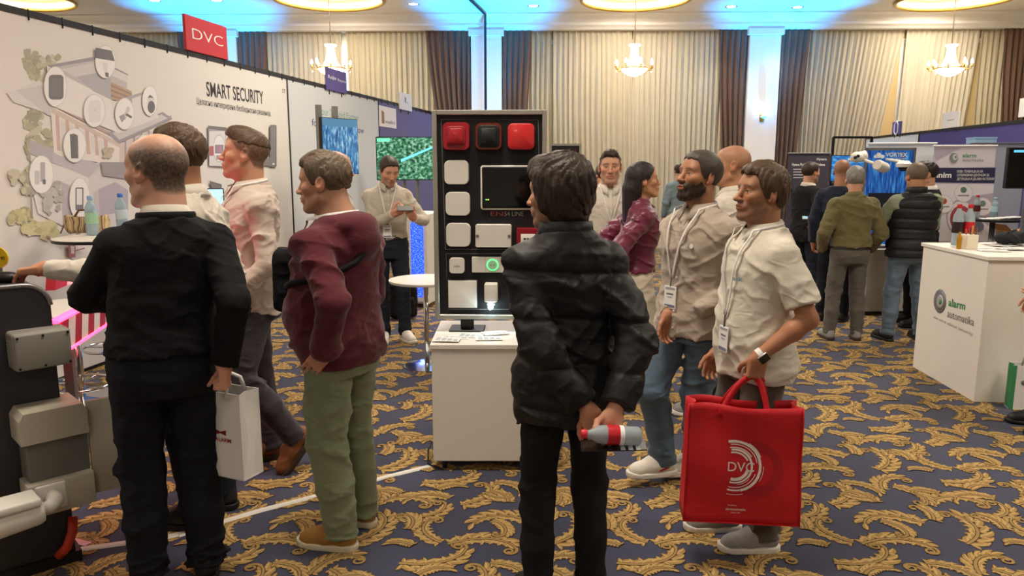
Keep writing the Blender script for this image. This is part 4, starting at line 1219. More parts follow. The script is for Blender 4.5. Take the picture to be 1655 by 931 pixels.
    # ---- lanyard with a badge
    if lanyard:
        e = (tp or {}).get('e', 0.014) + (tp or {}).get('fold', 0.010) * 0.5 + 0.006
        vz = lanyard.get('v', 1.22); bz = lanyard.get('b', 1.10); x0 = lanyard.get('x', 0.0)
        mb = MB()
        for sg in (-1, 1):
            pts = []
            for k in range(15):
                t = k / 14; z = 1.475 + (vz - 1.475) * t; x = sg * (0.074 * (1 - t) ** 1.0 + 0.006) + x0 * t
                pts.append((T.front(x, min(z, 1.46), e + 0.012 * (1 - t)) * (1, 1, 0) + (0, 0, z)) * s)
            back = [(np.array((nx + sg * 0.090 * math.cos(t), ny - 0.088 * math.sin(t) + 0.01, 1.492 + 0.014 * math.sin(t)))) * s for t in np.linspace(PI / 2, 0.15, 8)]
            allp = back + pts
            for i in range(len(allp) - 1): pass
            vs = []; w = lanyard.get('w', 0.012) * s
            for i, p in enumerate(allp):
                tv = nrm(np.array(allp[min(i + 1, len(allp) - 1)]) - np.array(allp[max(i - 1, 0)]))
                out = np.array((p[0] / s - nx, p[1] / s - ny, 0.02)); out = nrm(out)
                if i >= 8: out = np.array((out[0] * 0.4, 1, 0.15))
                sd = nrm(np.cross(tv, out)); vs += [tuple(np.array(p) - sd * w / 2), tuple(np.array(p) + sd * w / 2)]
            mb.add(vs, [(2 * i, 2 * i + 1, 2 * i + 3, 2 * i + 2) for i in range(len(allp) - 1)])
        lo_ = mb.build('lanyard', lanyard['mat'], root, smooth=True); solid(lo_, 0.0015)
        bw, bh = lanyard.get('size', (0.080, 0.115))
        top_p = T.front(x0, vz, e) * s; ctr = T.front(x0, bz, e + 0.006) * s
        zz = nrm(np.array(top_p) - np.array(ctr))
        up = Vector(zz); M = frame(Vector(ctr), Vector((1, 0.0, 0)).cross(up).cross(up) * -1, Vector((0, 1, 0.05)))
        M = frame(Vector(ctr), Vector((-1, 0, 0)), Vector((0, 1, 0.03)))
        cl = MB(); cl.tube([tuple(top_p), tuple((np.array(ctr) + (0, 0.002, bh * s * 0.5)))], 0.004 * s, 8)
        cl.build('lanyard_clip', mat('clip_metal', '#9a9a98', 0.3, 1.0), lo_)
        bd = MB(); bd.bevel_box((-bw * s / 2, -bh * s / 2, 0), (bw * s / 2, bh * s / 2, 0.004), 0.0015, M, 1)
        badge = bd.build('name_badge', mat('badge_card', '#e9e8e6', 0.35), root)
        pr = MB()
        for (xa, ya, xb, yb, cc) in lanyard.get('print', ((-.38, .36, .38, .44, (.35, .35, .4)), (-.28, .12, .28, .19, (.2, .2, .22)), (-.20, .0, .20, .05, (.4, .4, .42)), (-.42, -.44, .42, -.32, (.16, .18, .26)))):
            pr.box((xa * bw * s, ya * bh * s, 0.0042), (xb * bw * s, yb * bh * s, 0.0052), M, cc)
        if lanyard.get('qr', True) and res < 1.5: pass
        pr.build('badge_print', cmat('print_ink', 0.6), badge, colors=True)
    # ---- shoes
    if shoes:
        for sg in (-1, 1):
            L = legs[sg]; sc_ = shoes.get('scale', 1.0)
            A = R(L['toe']); pc = R(L['pitch'])
            fw = np.array((-math.sin(A), math.cos(A), 0)); 
            Mx = np.stack([np.array((math.cos(A), math.sin(A), 0)) * 1.0, fw, np.array((0, 0, 1.0))], 1)
            Mp = Mx @ np.array(Matrix.Rotation(pc, 3, 'X'))
            anl = np.array((0, 0, 0.085))
            tf = lambda v: ((v - anl.astype(F4)) @ Mp.T.astype(F4) + L['a'].astype(F4)) * s
            h = 0.0058 * res / s; kd = shoes.get('kind', 'sneaker')
            if kd == 'heel':
                F = Field((-0.06, -0.10, -0.01), (0.06, 0.21, 0.12), h)
                F.add(rc((0, -0.045, 0.082), (0, 0.06, 0.040), 0.028, 0.030), 0.01).add(rc((0, 0.06, 0.040), (0, 0.155, 0.016), 0.030, 0.014), 0.02)
                F.add(rc((0, -0.055, 0.07), (0, -0.062, 0.0), 0.016, 0.007), 0.01)
                v, q = F.mesh(); np_mesh('shoe', tf(v), q, shoes['mat'], root); continue
            F = Field((-0.07, -0.10, 0.0), (0.07, 0.24, 0.16), h)
            hi_ = shoes.get('high', 0.105)
            F.add(rc((0, -0.035, 0.052), (0, 0.06, 0.055), 0.037, 0.040), 0.01).add(rc((0, 0.06, 0.055), (0, 0.162, 0.034), 0.041, 0.035), 0.03)
            F.add(rc((0, 0.05, 0.060), (0, 0.145, 0.040), 0.038, 0.038), 0.02)
            F.add(rc((0, -0.022, 0.055), (0, -0.022, hi_), 0.040, 0.043, endcut=True), 0.025)
            F.add(rc((0, 0.02, 0.075), (0, 0.055, 0.070), 0.036, 0.036), 0.03)
            F.clip(lambda X, Y, Z: F4(0.018) - Z + 0 * X + 0 * Y)
            F.ripple(folds(seed * 3 + sg, 0.0025, 0.05), 0.02)
            v, q = F.mesh(); v = v * np.array((sc_, sc_, 1), F4); so = np_mesh('shoe', tf(v), q, shoes['mat'], root)
            F = Field((-0.08, -0.10, -0.01), (0.08, 0.24, 0.05), h)
            st = shoes.get('sole_h', 0.030)
            def fp(X, Y, Z):
                t = np.clip((Y + 0.038) / F4(0.205), 0, 1); w = 0.041 + 0.006 * np.sin(PI * t * 0.9 + 0.4) + 0.003 * t
                rr = np.sqrt(X ** 2 + (Y - (-0.038 + 0.205 * t)) ** 2) - w
                up = 0.012 * np.clip((Y - 0.13) / 0.08, 0, 1) ** 2
                return np.maximum(rr, np.maximum(Z - st - up, up * 0.7 - Z))
            F.add((fp, (-0.07, -0.1, 0), (0.07, 0.23, 0.04)), 0)
            v, q = F.mesh(); v = v * np.array((sc_, sc_, 1), F4); np_mesh('sole', tf(v), q, shoes['sole'], so)
            if shoes.get('laces') and res < 1.6:
                mb = MB()
                for k in range(5):
                    y = 0.035 + 0.020 * k; z = 0.104 - 0.0095 * k - 0.0006 * k * k
                    pts = [tf(np.array([[x * sc_, y * sc_ + 0.012 * abs(x) / 0.03 * (1 if k % 2 else -1) * 0.5, z - 9.5 * x * x + 0.006]], F4))[0] for x in np.linspace(-0.026, 0.026, 7)]
                    mb.tube([tuple(p) for p in pts], 0.0032, 6)
                mb.build('laces', shoes['laces'], so, smooth=True)
            if shoes.get('sock'):
                mb = MB(); a = L['a']; d = nrm(L['k'] - a)
                mb.tube([tuple((a + d * t) * s) for t in (-0.01, 0.05, 0.11)], [0.046 * s, 0.043 * s, 0.042 * s], 16)
                mb.build('sock', shoes['sock'], root, smooth=True)
    return info
# ------------------------------------------------------------------ shared materials
M_BLACKMETAL = mat('black_rail', '#17171a', 0.4, 0.3)
M_PANELW = mat('booth_fabric_white', '#e2dfd9', 0.85, var=0.02, vs=2, bump=0.1, bs=500)
M_PANELB = mat('booth_fabric_cool', '#d3d8da', 0.85, var=0.02, vs=2, bump=0.1, bs=500)
M_PANELP = mat('booth_fabric_violet', '#6f6a92', 0.85, var=0.03, vs=2, bump=0.1, bs=500)
M_PANELV = mat('booth_fabric_purple', '#4a4480', 0.8, var=0.03, vs=2, bump=0.1, bs=500)
M_INK = cmat('printed_ink', 0.8)
M_DARKTXT = mat('lettering_dark', '#3f3d43', 0.7)
M_WHITETXT = mat('lettering_white', '#f2f2f0', 0.6)
M_CHROME = mat('chrome', '#c9c9c9', 0.15, 1.0)
M_STEEL = mat('grey_steel', '#8d8d8a', 0.35, 0.7)
M_WLAM = mat('white_laminate', '#e9e5dc', 0.45, var=0.01, vs=3)
M_BLK = mat('black_plastic', '#131315', 0.45)
M_PAPER = mat('paper_white', '#ecebe8', 0.6)
M_RED = mat('sign_red', '#c8303c', 0.5)
def ink(h): return tuple(x * 0.82 + 0.15 for x in srgb(h))

# ------------------------------------------------------------------ booth wall on the left: runs from beside the camera to the back
LZ = 2.85
A0 = on_plane(-60, -10.2, (0, 0, LZ), (0, 0, 1))      # points of its top edge
A1 = on_plane(695, 180, (0, 0, LZ), (0, 0, 1))
LD = (A1 - A0); LD.z = 0; LD.normalize()
LN = Vector((LD.y, -LD.x, 0))                          # faces the hall
if LN.dot(CAMP - A0) < 0: LN = -LN
LP = (Vector((A0.x, A0.y, 0)), LN)
LM = frame(LP[0], LD, LN)                              # local: x along the wall, y up, z out of the wall
def lx(px, py=200): return (on_plane(px, py, *LP) - LP[0]).dot(LD)
xs = [lx(-60, 5) - 1.6, lx(463, 125), lx(611, 165), lx(760, 190)]
LW = ('large white booth wall printed with a house illustration and dark heading', 'pale booth wall printed with green and blue slogan', 'violet booth wall behind the green screen')
walls = []
for i in range(3):
    e = empty('booth_wall', (0, 0, 0), 0, LW[i], 'booth wall', 'booth wall panels')
    m = (M_PANELW, M_PANELB, M_PANELP)[i]
    a, b = xs[i] + 0.012, xs[i + 1] - 0.012
    MB().box((a, 0.02, -0.03), (b, LZ - 0.045, 0.0), LM).build('fabric_panel', m, e)
    MB().box((a, LZ - 0.05, -0.045), (b, LZ, 0.008), LM).build('top_rail', M_BLACKMETAL, e)
    MB().box((b - 0.001, 0.0, -0.045), (b + 0.022, LZ, 0.010), LM).build('post', M_BLACKMETAL, e)
    MB().box((a, 0.0, -0.045), (b, 0.03, 0.010), LM).build('bottom_rail', M_BLACKMETAL, e)
    k = a + 0.15
    while k < b:       # cable ties holding the fabric to the rail
        MB().box((k, LZ - 0.075, -0.002), (k + 0.006, LZ + 0.006, 0.011), LM).build('cable_tie', M_BLACKMETAL, e)
        k += 0.33
    walls.append(e)

# printed house illustration (flat print on the fabric)
hp = MB(); lay = [0.0012]
def P_(col, *pts):
    lay[0] += 0.00004
    print_poly(hp, pts, LP, lay[0], ink(col))
def E_(col, cx, cy, rx, ry, rot=0.0, n=22): P_(col, *ell(cx, cy, rx, ry, n, rot))
rgp = random.Random(4)
def foliage(cx, cy, rx, ry, n, cols, size=9):
    for _ in range(n):
        a, r = rgp.uniform(0, 6.28), rgp.random() ** 0.6
        x, y = cx + rx * r * math.cos(a), cy + ry * r * math.sin(a)
        q = rgp.uniform(0.5, 1.2) * size
        P_(rgp.choice(cols), *[(x + q * rgp.uniform(0.6, 1.1) * math.cos(t), y + q * rgp.uniform(0.6, 1.1) * math.sin(t)) for t in np.linspace(0, 5.6, 7)])
TG = ('#a3a07c', '#8f8e6c', '#b4b08c', '#9a9880', '#c0bba0')
foliage(50, 95, 12, 16, 22, TG, 7); foliage(68, 112, 22, 22, 26, TG, 8); foliage(85, 95, 10, 8, 8, TG, 6)
foliage(55, 195, 14, 22, 26, TG, 8); foliage(68, 235, 26, 26, 40, TG, 9); foliage(48, 235, 8, 10, 10, TG, 7)
P_('#d8d4d2', (10, 150), (62, 130), (110, 160), (80, 185), (20, 165))
P_('#c9c4c4', (24, 146), (76, 136), (84, 188), (76, 186))
# lower block
P_('#dcd8d6', (48, 250), (142, 286), (206, 252), (206, 340), (140, 385), (60, 345), (50, 300))
P_('#cfcaca', (142, 286), (206, 250), (206, 372), (142, 385))
P_('#b3a8b4', (97, 293), (112, 300), (118, 372), (100, 366)); P_('#a89cab', (158, 306), (185, 294), (206, 308), (206, 340), (160, 350))
P_('#c2b4b8', (150, 312), (158, 306), (160, 352), (152, 350))
P_('#c7c1c0', (48, 232), (140, 270), (206, 240), (206, 252), (142, 287), (48, 248))
P_('#a8a2ac', (46, 226), (84, 240), (84, 262), (48, 248)); P_('#b6afb8', (84, 240), (150, 262), (160, 268), (142, 287), (84, 262))
# first floor
P_('#e3dcd6', (80, 170), (192, 228), (192, 268), (96, 252), (86, 246))
P_('#cdbbae', (80, 172), (194, 232), (194, 240), (82, 182))
P_('#b49a92', (80, 168), (193, 228), (276, 192), (276, 186), (190, 220), (86, 166))
for x in (88, 104, 120, 136, 150, 166): P_('#c5a597', (x, 180 + (x - 80) * 0.5), (x + 6, 183 + (x - 80) * 0.5), (x + 9, 244 + (x - 88) * 0.12), (x + 3, 243 + (x - 88) * 0.12))
for x in (96, 112, 128, 144, 158): P_('#d9d2d2', (x, 186 + (x - 80) * 0.5), (x + 8, 190 + (x - 80) * 0.5), (x + 9, 244), (x + 2, 243))
P_('#cfc0b8', (192, 232), (262, 204), (262, 262), (206, 270), (192, 268))
for x in (200, 214, 226, 238, 250): P_('#9a8790', (x, 230 - (x - 194) * 0.42), (x + 3, 229 - (x - 194) * 0.42), (x + 3, 266 - (x - 194) * 0.2), (x, 268 - (x - 194) * 0.2))
P_('#8d8896', (172, 215), (262, 181), (278, 192), (190, 232)); P_('#c9c4c6', (180, 215), (260, 185), (270, 191), (192, 226))
# top volume
P_('#e7e3df', (74, 106), (178, 150), (188, 214), (80, 170)); P_('#dfdbd8', (178, 166), (236, 146), (256, 190), (188, 216))
P_('#8b8690', (74, 106), (150, 92), (206, 120), (204, 126), (150, 98), (84, 109)); P_('#bcb6b8', (84, 109), (150, 98), (204, 126), (204, 152), (178, 160), (110, 126))
P_('#cfcac8', (98, 112), (150, 101), (168, 120), (132, 130)); P_('#aaa9b0', (122, 124), (176, 114), (180, 162), (150, 148))
P_('#d8d3cf', (150, 96), (205, 122), (205, 134), (152, 110))
for k in range(7): P_('#b7926c' if k % 2 == 0 else '#8f7564', (178, 132 + 4 * k), (212, 148 + 3.2 * k), (212, 151 + 3.2 * k), (178, 136 + 4 * k))
P_('#a5a0a8', (200, 158), (238, 146), (238, 150), (202, 163))
# garden
foliage(30, 350, 20, 12, 34, ('#bdb67a', '#a9a368', '#cbc48d', '#98945e'), 8); foliage(62, 372, 26, 14, 40, ('#c6bf7e', '#b1aa6a', '#d2cb94'), 9)
foliage(24, 285, 9, 14, 16, TG, 7); foliage(44, 292, 12, 22, 30, TG, 8); P_('#8b8674', (46, 310), (49, 310), (51, 352), (48, 352)); foliage(82, 320, 16, 28, 34, ('#aaa8a0', '#b5b3a8', '#9f9d96'), 8)
foliage(172, 246, 6, 14, 12, ('#a39a7c', '#b4a98a'), 5); P_('#8a8088', (160, 262), (206, 262), (206, 290), (164, 284))
# product bubbles
def bubble(cx, cy, rx, ry): E_('#c9c6c6', cx, cy, rx + 1, ry + 1); E_('#eeecea', cx, cy, rx, ry)
bubble(87, 140, 18, 32); P_('#4a464d', *rrect(76, 121, 100, 161, 6)); P_('#5a565e', *rrect(79, 127, 97, 156, 5))
bubble(168, 100, 16, 26); P_('#4c4a55', (152, 77), (178, 82), (183, 99), (152, 94)); P_('#dddbd8', (163, 100), (171, 102), (172, 118), (165, 116)); P_('#3e3d42', (167, 117), (173, 118), (173, 125), (168, 124))
bubble(150, 179, 17, 26); P_('#e2dfdd', *rrect(141, 162, 160, 198, 5)); P_('#d3d0ce', *rrect(148, 176, 153, 179, 1))
bubble(199, 184, 15, 25); P_('#c8c6c8', (196, 190), (203, 172), (208, 175), (200, 194)); P_('#46454a', (202, 183), (211, 188), (210, 192), (200, 186)); P_('#8f8d90', (190, 188), (198, 184), (200, 192), (194, 198))
bubble(240, 163, 12, 24); P_('#3c3b40', (236, 158), (240, 153), (246, 158)); P_('#d6d4d2', *rrect(236, 158, 247, 167, 1)); P_('#3c3b40', *ell(242, 173, 6, 10))
bubble(118, 235, 18, 27); P_('#38363b', (110, 217), (117, 216), (119, 254), (112, 254)); P_('#454349', (117, 216), (123, 219), (124, 255), (119, 254)); P_('#2e2d31', (112, 252), (124, 253), (124, 256), (112, 256))
bubble(64, 282, 19, 30); P_('#c2c0c4', *rrect(53, 276, 61, 298, 2)); P_('#a9a7ac', *rrect(62, 262, 70, 294, 2)); P_('#4a494e', *rrect(66, 290, 71, 298, 1))
bubble(126, 322, 16, 34); P_('#3c3b40', *rrect(119, 303, 132, 340, 2)); P_('#e4e2e0', *rrect(121, 305, 130, 331, 1)); P_('#4a4960', *rrect(121, 332, 131, 340, 1))
bubble(230, 232, 10, 14); P_('#3c3b40', *rrect(226, 228, 236, 232, 0.5))
# products on the right part of the print
P_('#8f9298', (334, 203), (363, 207), (363, 270), (336, 268)); P_('#4a484e', (334, 203), (364, 206), (364, 212), (334, 208))
P_('#d9d9da', *rrect(336, 212, 362, 268, 2)); P_('#b6b8bc', *ell(352, 240, 10, 23)); P_('#e9e9ea', *ell(352, 240, 9, 21)); P_('#7c7086', *rrect(345, 234, 359, 248, 1)); E_('#a86a88', 352, 241, 4, 5); P_('#8d8c90', *rrect(347, 251, 358, 258, 1))
P_('#4c4b50', *rrect(434, 202, 445, 270, 2)); P_('#5e5d62', *rrect(436, 205, 443, 262, 1)); E_('#d8d8d8', 440, 265, 2, 2); P_('#57565c', *rrect(424, 255, 436, 268, 2))
P_('#a82138', *rrect(336, 236, 343, 252, 2))
P_('#303036', (336, 292), (356, 298), (356, 332), (346, 330)); P_('#48464c', (338, 295), (354, 300), (354, 330), (347, 328))
# red barrier and sketch near the bottom
for k in range(5): P_('#b06a72' if k % 2 == 0 else '#e6dedd', (72 + 6 * k, 380 + 2.6 * k), (78 + 6 * k, 382.6 + 2.6 * k), (79 + 6 * k, 387 + 2.6 * k), (73 + 6 * k, 384 + 2.6 * k))
P_('#9b3138', (107, 393), (119, 394), (119, 416), (108, 416)); P_('#d9d3d2', (111, 397), (117, 398), (117, 410), (112, 410)); P_('#8f5a5a', (119, 404), (134, 400), (134, 402), (119, 406))
ho = hp.build('house_print', M_INK, walls[0], colors=True); ho['kind'] = 'stuff'
def wtext(name, s_, pa, pb, m, par, hpx=None, bold=0.0, plane=None, off=0.002, spacing=1.0, shear=0.0):
    """lettering between two photograph points of its baseline, hpx = cap height in pixels at its start"""
    pl = plane or LP; p0 = on_plane(*pa, *pl); p1 = on_plane(*pb, *pl)
    hh = None
    if hpx: hh = (on_plane(pa[0], pa[1] - hpx, *pl) - p0).length
    return text(name, s_, p0, p1, pl[1], m, par, hh, bold, spacing, off, shear)
wtext('heading', 'SMART SECURITY', (334, 155), (426, 168), M_DARKTXT, walls[0], 24, bold=0.012)
wtext('subtitle', 'Целосно интегрирани безбедносни решенија.', (318, 168), (438, 188), M_DARKTXT, walls[0], 10.5)
wtext('corner_mark', 'ST', (456, 150), (461, 151), M_DARKTXT, walls[0], 7)
wtext('slogan', 'Your Trusted Partner', (514, 185), (580, 196), mat('lettering_green', '#7fae9f', 0.7), walls[1], 13)
wtext('slogan', 'for a better tomorrow', (504, 203), (588, 216), mat('lettering_indigo', '#5a5c94', 0.7), walls[1], 12, bold=0.008)

# hanging signs on top of the walls
def hang_sign(pl, cx0, top, cx1, bot, dz0, m, label, lift=0.03, tilt=0.0, thick=0.02):
    """board standing on the rail: corner pixels -> its size on the wall plane"""
    n = Vector(pl[1]).normalized(); P2 = (Vector(pl[0]) + n * lift, pl[1])
    a = on_plane(cx0, top, *P2); b = on_plane(cx0, bot, *P2); c = on_plane(cx1, top + dz0, *P2); d = on_plane(cx1, bot + dz0, *P2)
    ex = (c - a); ex.z = 0; w = ex.length; ex.normalize(); h = a.z - b.z
    e = empty('hanging_sign', b, 0, label, 'sign', 'signs hung on the booth walls')
    M = frame((0, 0, 0), ex, n)
    MB().bevel_box((0, 0, -thick), (w, h, 0), 0.003, M, 1).build('board', m, e)
    for k in (0.2, 0.8): MB().box((w * k - 0.012, -0.06, -0.045), (w * k + 0.012, 0.05, -thick - 0.002), M).build('hook', M_BLACKMETAL, e)
    return e, P2, M, w, h
def sign_text(e, s_, M, x0, x1, y, m, hgt, bold=0.0, z=0.003, spacing=1.0):
    bpy.context.view_layer.update()
    W = e.matrix_world @ M
    return text('lettering', s_, W @ Vector((x0, y, 0)), W @ Vector((x1, y, 0)), W.to_3x3() @ Vector((0, 0, 1)), m, e, hgt, bold, spacing, z)
e, P2, M, w, h = hang_sign(LP, 302, 23, 369, 80, 19, M_RED, 'red square sign with white letters clipped on top of the white booth wall', thick=0.03)
sign_text(e, 'DVC', M, w * 0.14, w * 0.88, h * 0.36, M_WHITETXT, h * 0.32, -0.01, spacing=1.0)
e, P2, M, w, h = hang_sign(LP, 528, 108, 561, 144, 10, mat('sign_violet', '#5b4f94', 0.6), 'violet square sign with white script hung on the pale booth wall')
sign_text(e, 'Ruijie', M, w * 0.08, w * 0.46, h * 0.52, M_WHITETXT, h * 0.16, 0.01); sign_text(e, 'Reyee', M, w * 0.54, w * 0.95, h * 0.50, M_WHITETXT, h * 0.13)
e, P2, M, w, h = hang_sign(LP, 646, 148, 666, 176, 6, M_PAPER, 'small white sign hung over the violet booth wall')
MB().box((w * 0.42, h * 0.50, 0.001), (w * 0.50, h * 0.76, 0.003), M).build('tower_mark', mat('mark_brown', '#9a7a5c', 0.7), e)
sign_text(e, 'vueko', M, w * 0.40, w * 0.68, h * 0.44, M_DARKTXT, h * 0.08)
e, P2, M, w, h = hang_sign(LP, 613, 170, 641, 204, 8, M_PAPER, 'white company sign with brown tower emblem below the rail', lift=0.012)
MB().add([M @ Vector((w * a, h * b, 0.003)) for a, b in ((.14, .16), (.28, .16), (.28, .70), (.14, .80))], [(0, 1, 2, 3)]).build('tower_mark', mat('mark_brown', '#9a7a5c', 0.7), e)
sign_text(e, 'vueko', M, w * 0.32, w * 0.92, h * 0.20, mat('lettering_grey', '#6c6b70', 0.7), h * 0.20)

# ------------------------------------------------------------------ screens
def screen_mat(name, kind):
    if name in MATS: return MATS[name]
    m, nt, b = _nt(name); L = nt.links
    tc = nt.nodes.new('ShaderNodeTexCoord'); mp = nt.nodes.new('ShaderNodeMapping'); L.new(tc.outputs['Generated'], mp.inputs[0])
    n = nt.nodes.new('ShaderNodeTexNoise'); n.inputs['Detail'].default_value = 8; r = nt.nodes.new('ShaderNodeValToRGB'); L.new(mp.outputs[0], n.inputs['Vector']); L.new(n.outputs[0], r.inputs[0])
    cr = r.color_ramp
    def stops(*ss):
        while len(cr.elements) < len(ss): cr.elements.new(0.5)
        for e_, (p_, c_) in zip(cr.elements, ss): e_.position = p_; e_.color = (*srgb(c_), 1)
    if kind == 'forest': n.inputs['Scale'].default_value = 16; stops((0.34, '#123a30'), (0.47, '#2f7a52'), (0.56, '#6bb58a'), (0.68, '#c4ecd2'))
    elif kind == 'map': n.inputs['Scale'].default_value = 14; mp.inputs['Scale'].default_value = (1, 1, 0.5); stops((0.36, '#1d4f86'), (0.50, '#4a8cc0'), (0.60, '#8cc0e0'), (0.72, '#d6e6ee'))
    elif kind == 'sky': n.inputs['Scale'].default_value = 2.2; mp.inputs['Scale'].default_value = (1, 1, 3); stops((0.35, '#0b3f8a'), (0.50, '#2a8fe0'), (0.62, '#7fd0f6'), (0.75, '#e6fbff'))
    elif kind == 'city': n.inputs['Scale'].default_value = 5; mp.inputs['Scale'].default_value = (3, 3, 1.2); stops((0.34, '#0a2a66'), (0.50, '#1b57a4'), (0.64, '#3a86c8'), (0.80, '#a8dcf2'))
    elif kind == 'rack': n.inputs['Scale'].default_value = 20; mp.inputs['Scale'].default_value = (0.4, 0.4, 6); stops((0.40, '#0a1ea8'), (0.55, '#2a4cff'), (0.70, '#6fa8ff'))
    b.inputs['Base Color'].default_value = (0.01, 0.01, 0.012, 1); b.inputs['Roughness'].default_value = 0.25
    L.new(r.outputs[0], b.inputs['Emission Color']); b.inputs['Emission Strength'].default_value = 0.75 if kind != 'rack' else 2.5
    MATS[name] = m
    return m
def panel_from(px0, py0, px1, py1, Y, n, thick):
    """a vertical board seen at pixel box, its left-top corner at depth Y, facing n: (frame at its lower left corner, width, height)"""
    n = Vector(n).normalized(); a = at(px0, py0, Y); pl = (a, n)
    b = on_plane(px1, py0, *pl); d = on_plane(px0, py1, *pl)
    ex = b - a; ex.z = 0; w = ex.length; h = a.z - d.z
    o = Vector((a.x, a.y, d.z)); return o, frame((0, 0, 0), ex, n), w, h, pl

# blue map screen on two grey posts
o, M, w, h, pl = panel_from(520, 190, 577, 281, on_plane(520, 190, *LP).y - 1.6, (LN + Vector((0.25, -0.6, 0))), 0.05)
e = empty('monitor_stand', (o.x, o.y, 0), 0, 'tall grey two-post stand carrying the blue map screen', 'stand')
for k in (0.10, 0.55): MB().box((w * k - 0.03, 0, -0.14), (w * k + 0.03, o.z + h + 0.16, -0.09), M).build('post', M_STEEL, e)
MB().box((0.0, 0, -0.25), (w * 0.7, 0.03, 0.05), M).build('base_plate', M_STEEL, e)
e2 = empty('wall_screen', o, 0, 'upright screen showing a blue city map in front of the pale wall', 'screen')
MB().bevel_box((-0.008, -0.008, -0.05), (w + 0.008, h + 0.008, 0), 0.004, M, 1).build('casing', M_BLK, e2)
MB().box((0, 0, 0.0005), (w, h, 0.002), M).build('display', screen_mat('display_map', 'map'), e2)
MB().box((0.0, h * 0.86, 0.0022), (w, h, 0.003), M).build('title_bar', mat('display_bar', '#3e6688', 0.4, emit='#4d7a9c', es=0.5), e2)
# green television
o, M, w, h, pl = panel_from(608, 222, 716, 290, 11.6, (0.10, -1, 0), 0.05)
e2 = empty('television', o, 0, 'wide television showing green forest foliage', 'television')
MB().bevel_box((-0.01, -0.012, -0.06), (w + 0.01, h + 0.01, 0), 0.004, M, 1).build('casing', M_BLK, e2)
MB().box((0, 0, 0.0005), (w, h, 0.002), M).build('display', screen_mat('display_forest', 'forest'), e2)
MB().box((0.01 * w, h * 0.90, 0.0022), (0.20 * w, h * 0.98, 0.003), M).build('caption', mat('display_caption', '#63c9a8', 0.4, emit='#74d8b8', es=0.8), e2)
MB().add([M @ Vector((w * a, h * b, 0.003)) for a, b in ((.36, .42), (.86, .76), (.86, .80), (.36, .48))], [(0, 1, 2, 3)]).build('beam', mat('display_beam', '#5fd8ff', 0.4, emit='#5fd8ff', es=1.2), e2)
e = empty('television_stand', (o.x, o.y, 0), 0, 'grey twin-pole stand carrying the green television', 'stand')
for k in (0.40, 0.60): MB().tube([M @ Vector((w * k, 0.02, -0.09)), M @ Vector((w * k, o.z + h * 0.7, -0.09))], 0.025, 10).build('pole', M_STEEL, e)
MB().box((w * 0.3, 0.0, -0.25), (w * 0.7, 0.03, 0.08), M).build('base_plate', M_STEEL, e)

# white rack cabinet with a blue-lit door
g = ground(668, 497)
e = empty('rack_cabinet', g, R(-12), 'white cabinet with a blue-lit glass door', 'cabinet')
W_, D_, H_ = 0.42, 0.60, 1.14
MB().bevel_box((-W_ / 2, 0, 0.05), (W_ / 2, D_, H_), 0.008, seg=1).build('housing', M_WLAM, e)
dr = MB().bevel_box((-W_ / 2 + 0.16, -0.035, 0.08), (W_ / 2 - 0.005, -0.002, H_ - 0.03), 0.004, seg=1).build('door', M_WLAM, e)
MB().box((-W_ / 2 + 0.21, -0.040, 0.14), (W_ / 2 - 0.05, -0.036, H_ - 0.10)).build('lit_glass', screen_mat('display_rack', 'rack'), dr)
for k in (-1, 1):
    for j in (0.05, D_ - 0.05): MB().lathe([(0.02, 0), (0.022, 0.05)], (k * (W_ / 2 - 0.05), j, 0), 10).build('foot', M_BLK, e)
lamp_object('rack_glow', 'AREA', (0.06, -0.06, 0.6), 6, (0.1, 0.2, 1.0), e, rot=(R(-90), 0, 0), shape='RECTANGLE', size=0.14, size_y=0.9)
# backpack leaning on the cabinet
g = ground(652, 514)
e = empty('backpack', g, R(15), 'black backpack standing on the carpet beside the white cabinet', 'backpack')
F = Field((-0.18, -0.12, 0), (0.18, 0.12, 0.46), 0.012)
F.add(rbox((0, 0, 0.22), (0.10, 0.045, 0.15), 0.055), 0).add(rbox((0, -0.10, 0.14), (0.08, 0.015, 0.08), 0.03), 0.015); F.ripple(folds(3, 0.01, 0.1))
v, q = F.mesh(); np_mesh('bag_body', v, q, cloth('backpack_black', '#1b1b1f'), e)
MB().tube([(-0.04, 0.02, 0.41), (-0.03, 0.02, 0.46), (0.03, 0.02, 0.46), (0.04, 0.02, 0.41)], 0.01, 8).build('handle', cloth('backpack_black', '#1b1b1f'), e, smooth=True)
for k in (-1, 1): MB().tube([(k * 0.07, 0.09, 0.38), (k * 0.09, 0.14, 0.25), (k * 0.08, 0.09, 0.06)], 0.014, 8).build('strap', cloth('backpack_black', '#1b1b1f'), e, smooth=True)
# small white table beside the board
g = at(688, 452, 6.2)
e = empty('side_table', (g.x, g.y, 0), 0, 'small round white table between the cabinet and the display board', 'table')
MB().lathe([(0.30, 0), (0.31, 0.012), (0.31, 0.024), (0.0, 0.026)], (0, 0, g.z - 0.02), 32).build('table_top', M_WLAM, e, smooth=True, angle=40)
MB().tube([(0, 0, 0.02), (0, 0, g.z - 0.02)], 0.022, 12).build('leg', M_CHROME, e, smooth=True)
MB().lathe([(0.20, 0), (0.20, 0.01), (0.03, 0.03)], n=28).build('base', M_CHROME, e, smooth=True, angle=40)

